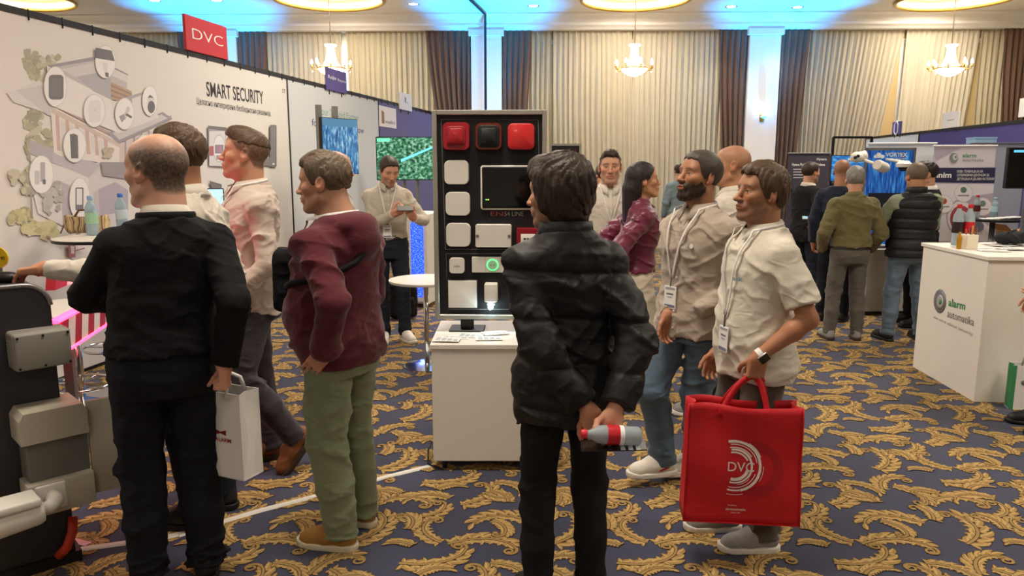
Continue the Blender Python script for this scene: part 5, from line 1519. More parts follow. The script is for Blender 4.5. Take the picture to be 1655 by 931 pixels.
# ------------------------------------------------------------------ display board in the middle
PB = ground(775, 762)                                    # front foot of the plinth
PW0 = at(697, 555, PB.y).x; PH = at(697, 556, PB.y).z
BOARD_A = R(-2.0)
pe = empty('plinth', (PW0, PB.y, 0), 0, 'white box plinth carrying the black device board', 'plinth')
PWd = 0.70
MB().bevel_box((0, 0, 0.06), (PWd, 0.62, PH - 0.03), 0.004, seg=1).build('box_body', M_WLAM, pe)
MB().bevel_box((-0.008, -0.008, PH - 0.03), (PWd + 0.008, 0.628, PH), 0.004, seg=1).build('lid', M_WLAM, pe)
for x in (0.06, PWd - 0.06):
    for y in (0.05, 0.56):
        c = MB().lathe([(0.030, -0.012), (0.034, -0.008), (0.034, 0.008), (0.030, 0.012)], n=16, M=Matrix.Translation((x, y, 0.034)) @ Matrix.Rotation(R(90), 4, 'Y')); c.box((x - 0.02, y - 0.015, 0.045), (x + 0.02, y + 0.015, 0.06))
        c.build('castor', M_BLK, pe)
BY = PB.y + 0.30
ba = at(698, 178, BY); bb = at(885, 515, BY)
bw, bh = at(884, 178, BY).x - ba.x, ba.z - bb.z
be = empty('device_board', (ba.x, BY, 0), BOARD_A, 'black device board in a silver frame on a post, fire alarm sirens mounted', 'display board')
bz0 = bb.z; fr = 0.026
MB().box((fr * 0.5, 0.012, bz0 + fr * 0.5), (bw - fr * 0.5, 0.035, bz0 + bh - fr * 0.5)).build('board_panel', mat('board_black', '#141317', 0.5, var=0.15, vs=8), be)
for lo, hi in (((0, -0.012, bz0), (fr, 0.045, bz0 + bh)), ((bw - fr, -0.012, bz0), (bw, 0.045, bz0 + bh)), ((fr, -0.012, bz0), (bw - fr, 0.045, bz0 + fr)), ((fr, -0.012, bz0 + bh - fr), (bw - fr, 0.045, bz0 + bh))):
    MB().bevel_box(lo, hi, 0.003, seg=1).build('frame_bar', mat('frame_silver', '#aaa89f', 0.35, 0.5), be)
MB().bevel_box((bw * 0.22, 0.05, PH), (bw * 0.34, 0.09, bz0 + 0.5), 0.006, seg=1).build('post', M_BLK, be)
MB().bevel_box((bw * 0.12, 0.0, PH), (bw * 0.44, 0.16, PH + 0.012), 0.004, seg=1).build('foot_plate', M_BLK, be)
bpy.context.view_layer.update()
def bp(px, py):
    """photograph point on the board -> board coordinates (x, z)"""
    n = be.matrix_world.to_3x3() @ Vector((0, -1, 0)); p = be.matrix_world.inverted() @ on_plane(px, py, be.matrix_world @ Vector((0, 0.012, 0)), n)
    return p.x, p.z
M_LINE = mat('board_line', '#9d9c9c', 0.6)
def outline(pix, name='outline'):
    ps = [bp(*p) for p in pix]; mb = MB()
    mb.tube([(x, 0.0115, z) for x, z in ps], 0.0016, 4, closed=True); return mb.build(name, M_LINE, be)
outline([(713, 193), (870, 194), (874, 403), (720, 403)]); outline([(721, 410), (874, 410), (876, 500), (724, 500)])
BMW = be.matrix_world.copy()
def device(name, label, px0, py0, px1, py1, cat, group=None):
    x0, z0 = bp(px0, py1); x1, z1 = bp(px1, py0)
    e = empty(name, BMW @ Vector(((x0 + x1) / 2, 0.012, (z0 + z1) / 2)), BOARD_A, label, cat, group)
    return e, abs(x1 - x0), abs(z1 - z0)
FXZ = Matrix.Rotation(R(90), 4, 'X')            # device frame: x right, y up, z out of the board
def dplate(e, w, h, r, t, z0, m, name, top=0.8, parent=None, cx=0.0, cy=0.0, seg=6):
    """rounded plate whose rim is domed a little"""
    mb = MB(); pr = [(1.0, 0.0), (1.0, t * 0.55), (0.985, t * 0.85), (0.95, t)]
    rows = []
    for s_, zz in pr:
        k = min(w, h) * (1 - s_); rows.append([(cx + x, cy + y, z0 + zz) for x, y in rrect(-w / 2 + k / 2, -h / 2 + k / 2, w / 2 - k / 2, h / 2 - k / 2, max(0.0006, r - k / 2), seg)])
    n = len(rows[0]); vs = [p for rr in rows for p in rr]
    fs = [(i * n + j, i * n + (j + 1) % n, (i + 1) * n + (j + 1) % n, (i + 1) * n + j) for i in range(len(rows) - 1) for j in range(n)] + [tuple((len(rows) - 1) * n + j for j in range(n)), tuple(range(n - 1, -1, -1))]
    mb.add([tuple(FXZ @ Vector(v)) for v in vs], fs)
    return mb.build(name, m, parent or e, smooth=True, angle=50)
M_SIREN = mat('siren_red', '#a01c28', 0.3, coat=0.4); M_SIREND = mat('siren_dark_red', '#8f1a26', 0.35); M_SIRENB = mat('siren_bright_red', '#c62a2c', 0.3, coat=0.3)
M_AMB = mat('siren_copper', '#7a3020', 0.25, 0.3, coat=0.5)
M_DEV = mat('device_white', '#dcd8d0', 0.45)
e, w, h = device('siren', 'red square siren with concentric frames, first in the top row of the board', 717, 198, 760, 243, 'siren', 'sirens on the board')
dplate(e, w, h, w * 0.2, 0.05, 0, M_SIREN, 'housing'); dplate(e, w * 0.70, h * 0.70, w * 0.12, 0.008, 0.05, M_SIREND, 'front_ring'); dplate(e, w * 0.54, h * 0.54, w * 0.09, 0.008, 0.056, M_SIREN, 'centre_cover')
e, w, h = device('siren', 'siren with copper rim and black centre in the top row', 769, 199, 812, 243, 'siren', 'sirens on the board')
dplate(e, w, h, w * 0.22, 0.05, 0, M_AMB, 'housing'); dplate(e, w * 0.82, h * 0.82, w * 0.16, 0.006, 0.05, M_BLK, 'front_ring'); dplate(e, w * 0.60, h * 0.60, w * 0.08, 0.010, 0.054, M_BLK, 'centre_cover')
e, w, h = device('siren', 'plain bright red square siren nearest the silver frame', 820, 199, 865, 243, 'siren', 'sirens on the board')
dplate(e, w, h, w * 0.2, 0.045, 0, M_AMB, 'housing'); dplate(e, w * 0.94, h * 0.94, w * 0.17, 0.012, 0.043, M_SIRENB, 'front_cover')
for (a, b_, c_, d_), lab in (((719, 259, 758, 298), 'uppermost large white detector plate in the column on the black board'), ((721, 310, 760, 348), 'middle large white detector plate in the column on the black board'), ((722, 360, 761, 398), 'lowest large white detector plate above the dividing line')):
    e, w, h = device('detector', lab, a, b_, c_, d_, 'detector', 'white detectors on the board')
    dplate(e, w, h, w * 0.22, 0.035, 0, M_DEV, 'cover'); dplate(e, w * 0.97, h * 0.97, w * 0.2, 0.012, -0.010, M_BLK, 'base')
e, w, h = device('detector', 'small white detector below the dividing line', 727, 416, 751, 441, 'detector', 'white detectors on the board')
dplate(e, w, h, w * 0.22, 0.03, 0, M_DEV, 'cover'); MB().box((-w * 0.18, -0.032, -0.003), (w * 0.18, -0.0305, 0.001)).build('marking', M_LINE, e)
e, w, h = device('alarm_control_panel', 'black touch screen panel in a white rounded frame on the board', 777, 267, 862, 339, 'control panel')
dplate(e, w, h, 0.016, 0.020, 0, M_DEV, 'frame'); dplate(e, w * 0.93, h * 0.92, 0.008, 0.003, 0.0195, mat('touch_glass', '#060607', 0.08, spec=0.6), 'screen')
for k, cc in ((-0.40, '#46e06a'), (-0.36, '#f0c040')): MB().box((k * w, -0.0245, -h * 0.28), (k * w + 0.006, -0.0228, -h * 0.28 + 0.006)).build('status_light', mat('led' + cc, cc, 0.4, emit=cc, es=3), e)
bpy.context.view_layer.update()
nB = BMW.to_3x3() @ Vector((0, -1, 0))
def btext(s_, pa, pb, m, hpx, bold=0.0):
    pl = (BMW @ Vector((0, 0.012, 0)), nB); return wtext('lettering', s_, pa, pb, m, be, hpx, bold, pl)
btext('EN', (793, 349), (813, 349), mat('lettering_red', '#b0504a', 0.6), 7.5); btext('54 LINE', (815, 349), (846, 349), mat('lettering_silver', '#a8a6a6', 0.6), 7.5)
tp = be.matrix_world
e, w, h = device('junction_box', 'white rectangular junction box with two screws on the board', 769, 362, 827, 399, 'junction box')
dplate(e, w, h, 0.012, 0.04, 0, M_DEV, 'box_cover')
for k in (-1, 1): MB().lathe([(0.009, 0.0), (0.009, 0.003), (0.0, 0.0035)], n=12, M=Matrix.Translation((k * w * 0.44, -0.040, 0)) @ FXZ).build('screw', M_STEEL, e)
e, w, h = device('call_point', 'red manual call point with white press window beside the jacket', 835, 368, 872, 401, 'call point')
dplate(e, w, h, 0.006, 0.045, 0, M_SIREND, 'housing'); dplate(e, w * 0.62, h * 0.46, 0.003, 0.004, 0.044, M_DEV, 'press_window')
for k in (-1, 0, 1): MB().box((k * w * 0.14 - 0.006, -0.0505, -0.004), (k * w * 0.14 + 0.006, -0.048, 0.004)).build('marking', M_BLK, e)
e, w, h = device('wall_socket', 'white socket strip with a glowing green ring', 763, 415, 830, 440, 'socket')
dplate(e, w, h, 0.006, 0.016, 0, M_DEV, 'cover'); MB().lathe([(0.034, 0), (0.034, 0.004), (0.028, 0.005)], n=24, M=Matrix.Translation((0, -0.0162, 0)) @ FXZ).build('glow_ring', mat('socket_green', '#5fe08a', 0.4, emit='#4ee07a', es=1.6), e)
MB().lathe([(0.027, 0), (0.027, 0.005)], n=24, M=Matrix.Translation((0, -0.018, 0)) @ FXZ).build('socket_face', mat('socket_face', '#a8d8b0', 0.5), e)
for k in (-1, 1): MB().lathe([(0.003, 0), (0.003, 0.001)], n=8, M=Matrix.Translation((k * 0.009, -0.0232, 0)) @ FXZ).build('socket_hole', M_BLK, e)
for k in (-1, 1): MB().box((k * w * 0.17 - 0.0006, -0.0168, -h * 0.48), (k * w * 0.17 + 0.0006, -0.0155, h * 0.48)).build('joint', M_LINE, e)
e, w, h = device('touch_switch', 'large flat white square switch plate in a dark surround', 724, 452, 772, 498, 'switch')
dplate(e, w * 1.02, h * 1.02, 0.003, 0.010, 0, M_BLK, 'surround'); dplate(e, w * 0.95, h * 0.95, 0.003, 0.006, 0.009, M_DEV, 'switch_plate')
e, w, h = device('motion_sensor', 'small white motion sensor with a lit lamp below', 783, 454, 806, 500, 'sensor')
MB().bevel_box((-w * 0.45, -0.07, -h * 0.18), (w * 0.45, 0.0, h * 0.46), 0.008).build('housing', M_DEV, e, smooth=True, angle=40)
MB().bevel_box((-w * 0.30, -0.06, -h * 0.30), (w * 0.30, 0.0, -h * 0.17), 0.006).build('lamp_holder', M_DEV, e, smooth=True, angle=40)
MB().sphere((-0.004, -0.036, -h * 0.38), 0.016).build('lamp', mat('sensor_lamp', '#dffcff', 0.3, emit='#c8f6ff', es=14), e, smooth=True)
lamp_object('sensor_light', 'POINT', (-0.004, -0.06, -h * 0.40), 0.5, (0.7, 0.95, 1), e, shadow_soft_size=0.02)
# brochures on the plinth
for i, (px, py, a) in enumerate(((735, 546, 8), (760, 543, -12), (790, 548, 5), (800, 540, 20), (722, 551, -5))):
    p = ground(px, py, PH); M = Matrix.Translation((p.x, p.y, PH + 0.0006 + 0.002 * i)) @ Matrix.Rotation(R(a), 4, 'Z')
    bo = MB().box((-0.075, -0.05, 0), (0.075, 0.05, 0.0016)).build('brochure', M_PAPER); bo.matrix_world = M
    tag(bo, ('white brochure at the front of the white plinth, printed in grey', 'white leaflet tilted behind the board post', 'printed leaflet lying on the plinth near the black jacket', 'turned leaflet at the far side of the plinth top', 'leaflet at the corner of the plinth')[i], 'brochure', 'brochures on the plinth')
    for k in range(4): MB().box((-0.06 + 0.033 * k, -0.035, 0.0017), (-0.035 + 0.033 * k, 0.035 - 0.01 * k, 0.0021)).build('print_block', mat('print_grey', '#b9bcc0', 0.7), bo)
# second black board farther back
o, M, w, h, pl = panel_from(888, 232, 940, 330, 6.6, (0, -1, 0), 0.04)
e = empty('poster_board', (o.x, o.y, 0), 0, 'narrow black board with red outline and one white device, behind the main board', 'display board')
MB().box((0.02, o.z - 0.55, -0.03), (w - 0.02, o.z + h - 0.02, 0), M).build('board_panel', mat('board_black', '#141317', 0.5, var=0.15, vs=8), e)
for lo, hi in (((0, o.z - 0.57, -0.035), (0.02, o.z + h, 0.008)), ((w - 0.02, o.z - 0.57, -0.035), (w, o.z + h, 0.008)), ((0.02, o.z + h - 0.02, -0.035), (w - 0.02, o.z + h, 0.008)), ((0.02, o.z - 0.57, -0.035), (w - 0.02, o.z - 0.55, 0.008))):
    MB().box(lo, hi, M).build('frame_bar', mat('frame_silver', '#aaa89f', 0.35, 0.5), e)
mb = MB(); mb.tube([M @ Vector((x, y, 0.001)) for x, y in ((0.06, o.z - 0.4), (0.06, o.z + h - 0.05), (w - 0.05, o.z + h - 0.05), (w - 0.05, o.z - 0.4))], 0.0025, 4, closed=True); mb.build('outline', M_SIREN, e)
MB().box((w * 0.46, o.z + h - 0.10, 0.001), (w * 0.62, o.z + h - 0.075, 0.0025), M).build('caption', M_WHITETXT, e)
for k in (0.1, 0.9): MB().box((w * k - 0.02, 0, -0.03), (w * k + 0.02, o.z - 0.55, 0), M).build('leg', M_BLK, e)
c = M @ Vector((w * 0.5, o.z + h - 0.17, 0.02)); c = Vector((o.x, o.y, 0)) + c
e = empty('detector', c, 0, 'white wall detector on the narrow black board', 'detector')
MB().bevel_box((-0.07, -0.03, -0.05), (0.07, 0.02, 0.05), 0.012).build('housing', M_DEV, e, smooth=True, angle=40)
MB().sphere((0, -0.01, -0.055), (0.04, 0.03, 0.022)).build('lens', M_BLK, e, smooth=True)

# ------------------------------------------------------------------ barrier cabinet at the left with its boxes
M_CAB = mat('cabinet_graphite', '#3b3a3d', 0.45, 0.4, var=0.05, vs=8)
M_CABTOP = mat('cabinet_edge', '#8f8d8e', 0.3, 0.5)
M_BOXG = mat('enclosure_beige', '#b3ad9c', 0.55, var=0.04, vs=12, bump=0.1, bs=300); M_BOXD = mat('enclosure_grey', '#6d6c66', 0.6); M_BOXL = mat('junction_grey', '#8d8a82', 0.5)
kr = ground(124, 905)
KY = kr.y; KX1 = kr.x; KA = R(42)
ke = empty('barrier_cabinet', (KX1, KY, 0), KA, 'tall graphite barrier cabinet with rounded top, carrying grey boxes', 'barrier cabinet')
KW, KD, KH = 0.30, 0.46, at(60, 452, KY + 0.1).z
prof = [(-KW, 0.05), (0, 0.05)] + [(-0.09 + 0.09 * math.cos(a), KH - 0.09 + 0.09 * math.sin(a)) for a in np.linspace(0, PI / 2, 8)] + [(-KW + 0.09 - 0.09 * math.sin(a), KH - 0.09 + 0.09 * math.cos(a)) for a in np.linspace(0, PI / 2, 8)]
MB().prism(prof, (0, 0, 0), (1, 0, 0), (0, 0, 1), (0, 1, 0), KD).build('housing', M_CAB, ke, smooth=True, angle=40)
inner = [(x * 1.0, z) for x, z in prof]
mb = MB(); mb.tube([(x, 0.004, z) for x, z in prof[2:]], 0.010, 6); mb.build('edge_trim', M_CABTOP, ke, smooth=True)
MB().box((-KW - 0.02, -0.02, 0), (0.02, KD + 0.02, 0.05)).build('base_plinth', M_BLK, ke)
bpy.context.view_layer.update(); KMW = ke.matrix_world.copy()
def kp(px, py, dy=0.0):
    n = KMW.to_3x3() @ Vector((0, -1, 0)); p = KMW.inverted() @ on_plane(px, py, KMW @ Vector((0, -dy, 0)), n); return p.x, p.z
# junction box on the cabinet
x0, z0 = kp(22, 604, 0.10); x1, z1 = kp(112, 530, 0.10)
je = empty('junction_box', KMW @ Vector(((x0 + x1) / 2, 0, (z0 + z1) / 2)), KA + R(4), 'grey rectangular junction box with screwed lid on the graphite cabinet', 'junction box')
w, h = abs(x1 - x0), abs(z1 - z0)
MB().bevel_box((-w / 2, -0.085, -h / 2), (w / 2, 0.03, h / 2), 0.014).build('housing', M_BOXL, je, smooth=True, angle=40)
lid = MB().bevel_box((-w / 2 + 0.004, -0.105, -h / 2 + 0.004), (w / 2 - 0.004, -0.086, h / 2 - 0.004), 0.008).build('lid', M_BOXL, je, smooth=True, angle=40)
for a in (-0.43, 0.0, 0.43):
    for b_ in (-0.40, 0.40): MB().lathe([(0.005, 0), (0.005, 0.003)], n=8, M=Matrix.Translation((w * a, -0.105, h * b_)) @ FXZ).build('screw', M_BLK, lid)
MB().bevel_box((-w / 2 - 0.004, -0.07, -h * 0.25), (-w / 2 + 0.002, -0.01, h * 0.3), 0.002, seg=1).build('side_plate', M_BOXL, je)
# electrical enclosure with open door
x0, z0 = kp(50, 835, 0.15); x1, z1 = kp(140, 650, 0.15)
ee = empty('electrical_enclosure', KMW @ Vector(((x0 + x1) / 2, 0, z0)), KA + R(3), 'beige electrical enclosure with its keyed door ajar, on the graphite cabinet', 'enclosure')
w, h = abs(x1 - x0) * 0.95, abs(z1 - z0)
MB().bevel_box((-w / 2, -0.12, 0.0), (w / 2, 0.05, h * 0.92), 0.006, seg=2).build('housing', M_BOXD, ee, smooth=True, angle=40)
hd = MB().prism([(-w * 0.60, h * 0.70), (w * 0.48, h * 0.70), (w * 0.48, h * 0.93), (w * 0.42, h * 1.0), (-w * 0.52, h * 1.0), (-w * 0.60, h * 0.93)], (0, -0.16, 0), (1, 0, 0), (0, 0, 1), (0, 1, 0), 0.21).build('hood', M_BOXG, ee)
MB().bevel_box((-w * 0.58, -0.16, -0.01), (w * 0.50, -0.02, h * 0.30), 0.006, seg=2).build('lower_box', M_BOXG, ee, smooth=True, angle=40)
DM = Matrix.Translation((w * 0.53, -0.10, h * 0.02)) @ Matrix.Rotation(R(-8), 4, 'Z')
dr = MB().bevel_box((0, -0.014, 0.0), (0.26, 0.014, h * 0.96), 0.006, DM, 2).build('door', M_BOXG, ee, smooth=True, angle=40)
lk = MB(); lk.lathe([(0.020, 0), (0.018, 0.012)], n=14, M=DM @ Matrix.Translation((0.15, -0.014, h * 0.50)) @ FXZ); lk.build('lock', M_BLK, dr)
MB().bevel_box((0.145, -0.050, h * 0.49), (0.155, -0.024, h * 0.53), 0.002, DM, 1).build('key', M_BLK, dr)
MB().bevel_box((0.15, -0.045, h * 0.36), (0.165, -0.040, h * 0.46), 0.003, DM, 1).build('key_fob', M_BLK, dr)
for a, b_ in ((0.14, 0.78), (0.20, 0.84), (0.14, 0.20)): MB().lathe([(0.010, 0), (0.008, 0.006)], n=10, M=DM @ Matrix.Translation((a, -0.014, h * b_)) @ FXZ).build('plug', M_BOXD, dr)
# bullet camera on the enclosure
cx, cz = kp(86, 803, 0.17)
ce = empty('bullet_camera', KMW @ Vector((cx, -0.17, cz)), KA + R(3), 'white bullet camera on a bracket at the foot of the graphite cabinet', 'camera')
M_CAMW = mat('camera_white', '#dedbd2', 0.4)
MB().bevel_box((-0.06, -0.0, -0.055), (0.05, 0.02, 0.055), 0.008).build('base_plate', M_CAMW, ce, smooth=True, angle=40)
MB().tube([(0, 0.0, 0), (-0.005, -0.05, 0), (-0.03, -0.085, -0.002), (-0.08, -0.09, 0.0)], [0.032, 0.030, 0.026, 0.022], 14).build('bracket', M_CAMW, ce, smooth=True)
MB().lathe([(0.0, -0.02), (0.050, -0.02), (0.058, 0.0), (0.060, 0.24), (0.05, 0.25), (0.0, 0.25)], n=24, M=Matrix.Translation((-0.08, -0.09, 0.0)) @ Matrix.Rotation(R(-94), 4, 'Y')).build('camera_body', M_CAMW, ce, smooth=True, angle=40)
MB().bevel_box((-0.33, -0.155, 0.035), (-0.07, -0.025, 0.068), 0.010).build('sun_shield', M_CAMW, ce, smooth=True, angle=40)
# red conduit
c1 = KMW @ Vector((-0.02, 0.0, 0)); g0 = ground(95, 905); 
pts = [at(118, 835, KY - 0.02), at(117, 860, KY - 0.04), at(108, 885, KY - 0.08), ground(92, 902, 0.03)]
tag(MB().tube([pts[0] + (pts[1] - pts[0]) * t for t in (0, 1)] + pts[2:], 0.020, 10).build('red_conduit', mat('conduit_red', '#c23a22', 0.5), smooth=True), 'red flexible conduit curving from the cabinet to the carpet', 'conduit')
# yellow round sticker at the frame edge, on the booth wall side of the cabinet
yp = at(-3, 416, KY + 0.10)
ye = empty('round_sign', yp, 0, 'small yellow round sign with black letters above the graphite cabinet', 'sign')
MB().lathe([(0.045, 0), (0.045, 0.006)], n=28, M=FXZ).build('disc', mat('sign_yellow', '#e8c21a', 0.5), ye)
text('lettering', 'one', yp + Vector((-0.032, -0.0065, -0.008)), yp + Vector((0.034, -0.0065, -0.008)), (0, -1, 0), M_BLK, ye, 0.02)
MB().tube([(0, 0.01, -0.04), (0, 0.01, KH - yp.z)], 0.006, 8).build('stem', M_STEEL, ye)
# computer mouse under the hand
mp_ = at(8, 441, KY + 0.02)
mo = empty('lock_handle', (mp_.x, mp_.y, KH + 0.0), 0.3, 'black rounded knob under the hand on top of the cabinet', 'knob')
MB().sphere((0, 0, 0.022), (0.055, 0.034, 0.024)).build('knob', M_BLK, mo, smooth=True)
MB().lathe([(0.02, 0), (0.016, 0.012)], n=12).build('stem', M_BLK, mo)
# barrier arm with red light strips
M_LEDR = mat('led_red', '#ff5070', 0.4, emit='#ff2a4a', es=9)
q0 = at(92, 472, KY + 0.42); q1 = at(205, 436, KY + 1.0)
ae = empty('striped_boom', q0, 0, 'red and white striped barrier arm with red light strips', 'barrier boom')
ex = (at(170, 500, KY + 1.15) - at(80, 527, KY + 0.30)); ex.z *= 0.2; ex.normalize(); nn = Vector((ex.y, -ex.x, 0)).normalized()
a0 = at(98, 571, KY + 0.42); AM = frame(a0 - q0, ex, nn)
ah = at(98, 524, KY + 0.42).z - a0.z; al = 0.75
for k in range(7):
    x = k * al / 7
    vs = [(x, 0), (x + al / 7, 0), (x + al / 7 + 0.05, ah), (x + 0.05, ah)]
    MB().prism(vs, AM.translation, AM.to_3x3().col[0], AM.to_3x3().col[1], AM.to_3x3().col[2] * -1, 0.045).build('stripe', mat('arm_red', '#b01e2c', 0.5) if k % 2 == 0 else M_PAPER, ae)
for y0, y1 in ((ah, ah + 0.018), (-0.018, 0.0)):
    MB().bevel_box((0, y0, -0.045), (al + 0.05, y1, 0.004), 0.004, AM, 1).build('light_strip', M_LEDR, ae)
MB().box((0.30, -(a0.z - 0.005), -0.09), (0.35, ah * 0.6, -0.047), AM).build('support_post', M_STEEL, ae)
MB().box((0.18, -(a0.z - 0.002), -0.16), (0.47, -(a0.z - 0.012), 0.02), AM).build('support_foot', M_STEEL, ae)
lamp_object('arm_glow', 'AREA', AM @ Vector((0.25, ah + 0.05, 0.0)), 5, (1.0, 0.08, 0.18), ae, rot=(R(180), 0, 0), shape='RECTANGLE', size=0.5, size_y=0.04)
pe2 = empty('striped_boom', at(88, 455, KY + 0.30), 0, 'red folded barrier arm end with white stripes behind the cabinet', 'barrier boom')
r0 = at(82, 462, KY + 0.30); 
FM = frame(Vector((0, 0, 0)), ex, nn)
for k in range(4):
    MB().prism([(0.16 * k, -0.04), (0.16 * k + 0.16, -0.04), (0.16 * k + 0.19, 0.03), (0.16 * k + 0.03, 0.03)], (0, 0, 0), FM.to_3x3().col[0], FM.to_3x3().col[1], FM.to_3x3().col[2] * -1, 0.04).build('stripe', mat('arm_red', '#b01e2c', 0.5) if k % 2 == 0 else M_PAPER, pe2)

# ------------------------------------------------------------------ bar tables, bottles, handbag behind the men
def bar_table(x, y, z, r, label, foot=True):
    e = empty('bar_table', (x, y, 0), 0, label, 'table')
    MB().lathe([(r - 0.004, -0.028), (r, -0.024), (r, -0.006)], (0, 0, z), 48, cap=False).build('edge_band', M_BLK, e, smooth=True, angle=40)
    MB().lathe([(r - 0.002, -0.022), (r - 0.002, -0.004), (r - 0.006, 0.0), (0.0, 0.0)], (0, 0, z), 48).build('table_top', M_WLAM, e, smooth=True, angle=40)
    MB().tube([(0, 0, 0.03), (0, 0, z - 0.03)], 0.030, 16).build('column', M_CHROME, e, smooth=True)
    MB().lathe([(0.22, 0), (0.22, 0.01), (0.05, 0.04), (0.03, 0.05)], n=32).build('base', M_CHROME, e, smooth=True, angle=40)
    if foot:
        mb = MB(); mb.tube([(0.20 * math.cos(a), 0.20 * math.sin(a), 0.34) for a in np.linspace(0, 2 * PI, 32, endpoint=False)], 0.010, 8, closed=True); ring = mb.build('foot_ring', M_CHROME, e, smooth=True)
        for k in range(4): a = k * PI / 2; MB().tube([(0.03 * math.cos(a), 0.03 * math.sin(a), 0.34), (0.2 * math.cos(a), 0.2 * math.sin(a), 0.34)], 0.007, 6).build('spoke', M_CHROME, ring)
    return e
tz = 1.18; t1 = ground(152, 383, tz)
bar_table(t1.x + 0.06, t1.y, tz, 0.33, 'round white bar table with black edge holding the snakeskin handbag')
tz2 = 0.84; t2 = ground(122, 495, tz2)
bar_table(t2.x - 0.02, t2.y, tz2, 0.34, 'lower round white table on a chrome foot-ring column behind the barrier arm')
tag(MB().bevel_box((t2.x - 0.5, t2.y + 0.1, 0.0015), (t2.x + 0.4, t2.y + 1.5, 0.006), 0.002, seg=1).build('floor_mat', mat('mat_blue', '#1f5fae', 0.3, var=0.4, vs=5)), 'shiny blue floor mat under the chrome table foot', 'mat')
M_PET = mat('bottle_clear', '#c4d2da', 0.08, trans=0.45, ior=1.15, spec=0.6)
M_WATER = mat('bottle_blue', '#c2dde8', 0.08, trans=0.5, ior=1.15)
def bottle(loc, h, r, label, cap='#3f7fd0', lab=None, body=None, group='bottles', rot=None):
    e = empty('bottle', loc, 0, label, 'bottle', group)
    if rot is not None: e.rotation_euler = rot
    MB().lathe([(r * 0.85, 0), (r, 0.01), (r * 0.96, h * 0.2), (r, h * 0.24), (r * 0.97, h * 0.42), (r, h * 0.60), (r * 0.92, h * 0.72), (r * 0.42, h * 0.86), (r * 0.40, h * 0.92)], n=20).build('bottle_body', body or M_WATER, e, smooth=True)
    MB().lathe([(r * 0.46, h * 0.90), (r * 0.48, h * 0.91), (r * 0.48, h * 0.985), (r * 0.40, h)], n=16).build('cap', mat('cap' + cap, cap, 0.4), e, smooth=True, angle=40)
    if lab: MB().lathe([(r * 1.02, h * 0.30), (r * 1.03, h * 0.31), (r * 1.03, h * 0.56), (r * 1.02, h * 0.57)], n=20, cap=False).build('wrap_label', mat('wrap' + lab, lab, 0.4), e, smooth=True)
    return e
p = ground(152, 378, tz); bottle((p.x + 0.06, p.y - 0.12, tz), 0.30, 0.044, 'clear water bottle with blue cap and green label beside the handbag', '#8fb8dc', '#9cc7a6', group='table bottles')
p = ground(190, 374, tz); bottle((p.x - 0.02, p.y + 0.12, tz), 0.30, 0.044, 'water bottle with bright blue cap half hidden behind the black sweater', '#3a78d8', '#cfe0ea', group='table bottles')
p = ground(141, 377, tz)
he = empty('handbag', (p.x, p.y + 0.02, tz), R(10), 'snakeskin patterned handbag with round sides on the bar table', 'handbag')
F = Field((-0.17, -0.08, 0), (0.17, 0.08, 0.2), 0.008)
F.add(rbox((0, 0, 0.085), (0.115, 0.025, 0.045), 0.038), 0); F.clip(lambda X, Y, Z: Z - (0.125 + 0.9 * X * X) + 0 * Y); F.ripple(folds(8, 0.006, 0.08))
v, q = F.mesh()
def snake_mat():
    m, nt, b = _nt('snakeskin'); L = nt.links; tc = nt.nodes.new('ShaderNodeTexCoord'); w1 = nt.nodes.new('ShaderNodeTexWave'); w1.inputs['Scale'].default_value = 7; w1.inputs['Distortion'].default_value = 6; w1.inputs['Detail'].default_value = 3
    r = nt.nodes.new('ShaderNodeValToRGB'); L.new(tc.outputs['Object'], w1.inputs[0]); L.new(w1.outputs[0], r.inputs[0])
    cr = r.color_ramp
    for pos, c_ in ((0.3, '#e0c9a0'), (0.5, '#c89a78'), (0.62, '#8d7b3e')): q_ = cr.elements.new(pos); q_.color = (*srgb(c_), 1)
    cr.elements[0].color = (*srgb('#4a3a2a'), 1); cr.elements[-1].color = (*srgb('#d8c090'), 1); L.new(r.outputs[0], b.inputs['Base Color']); b.inputs['Roughness'].default_value = 0.4
    return m
np_mesh('bag_body', v, q, snake_mat(), he)
M_BAGL = mat('handbag_leather', '#7a5a34', 0.5)
MB().tube([(-0.09, -0.01, 0.125), (-0.05, -0.02, 0.18), (0.03, -0.02, 0.185), (0.08, -0.01, 0.13)], 0.009, 8).build('handle', M_BAGL, he, smooth=True)
MB().tube([(-0.15, 0, 0.13), (-0.165, -0.03, 0.06), (-0.18, -0.06, 0.005)], 0.005, 6).build('strap', M_BAGL, he, smooth=True)
MB().tube([(-0.14, 0, 0.132), (-0.05, -0.03, 0.125), (0.05, -0.03, 0.125), (0.14, 0, 0.132)], 0.004, 6).build('zip', M_BAGL, he, smooth=True)
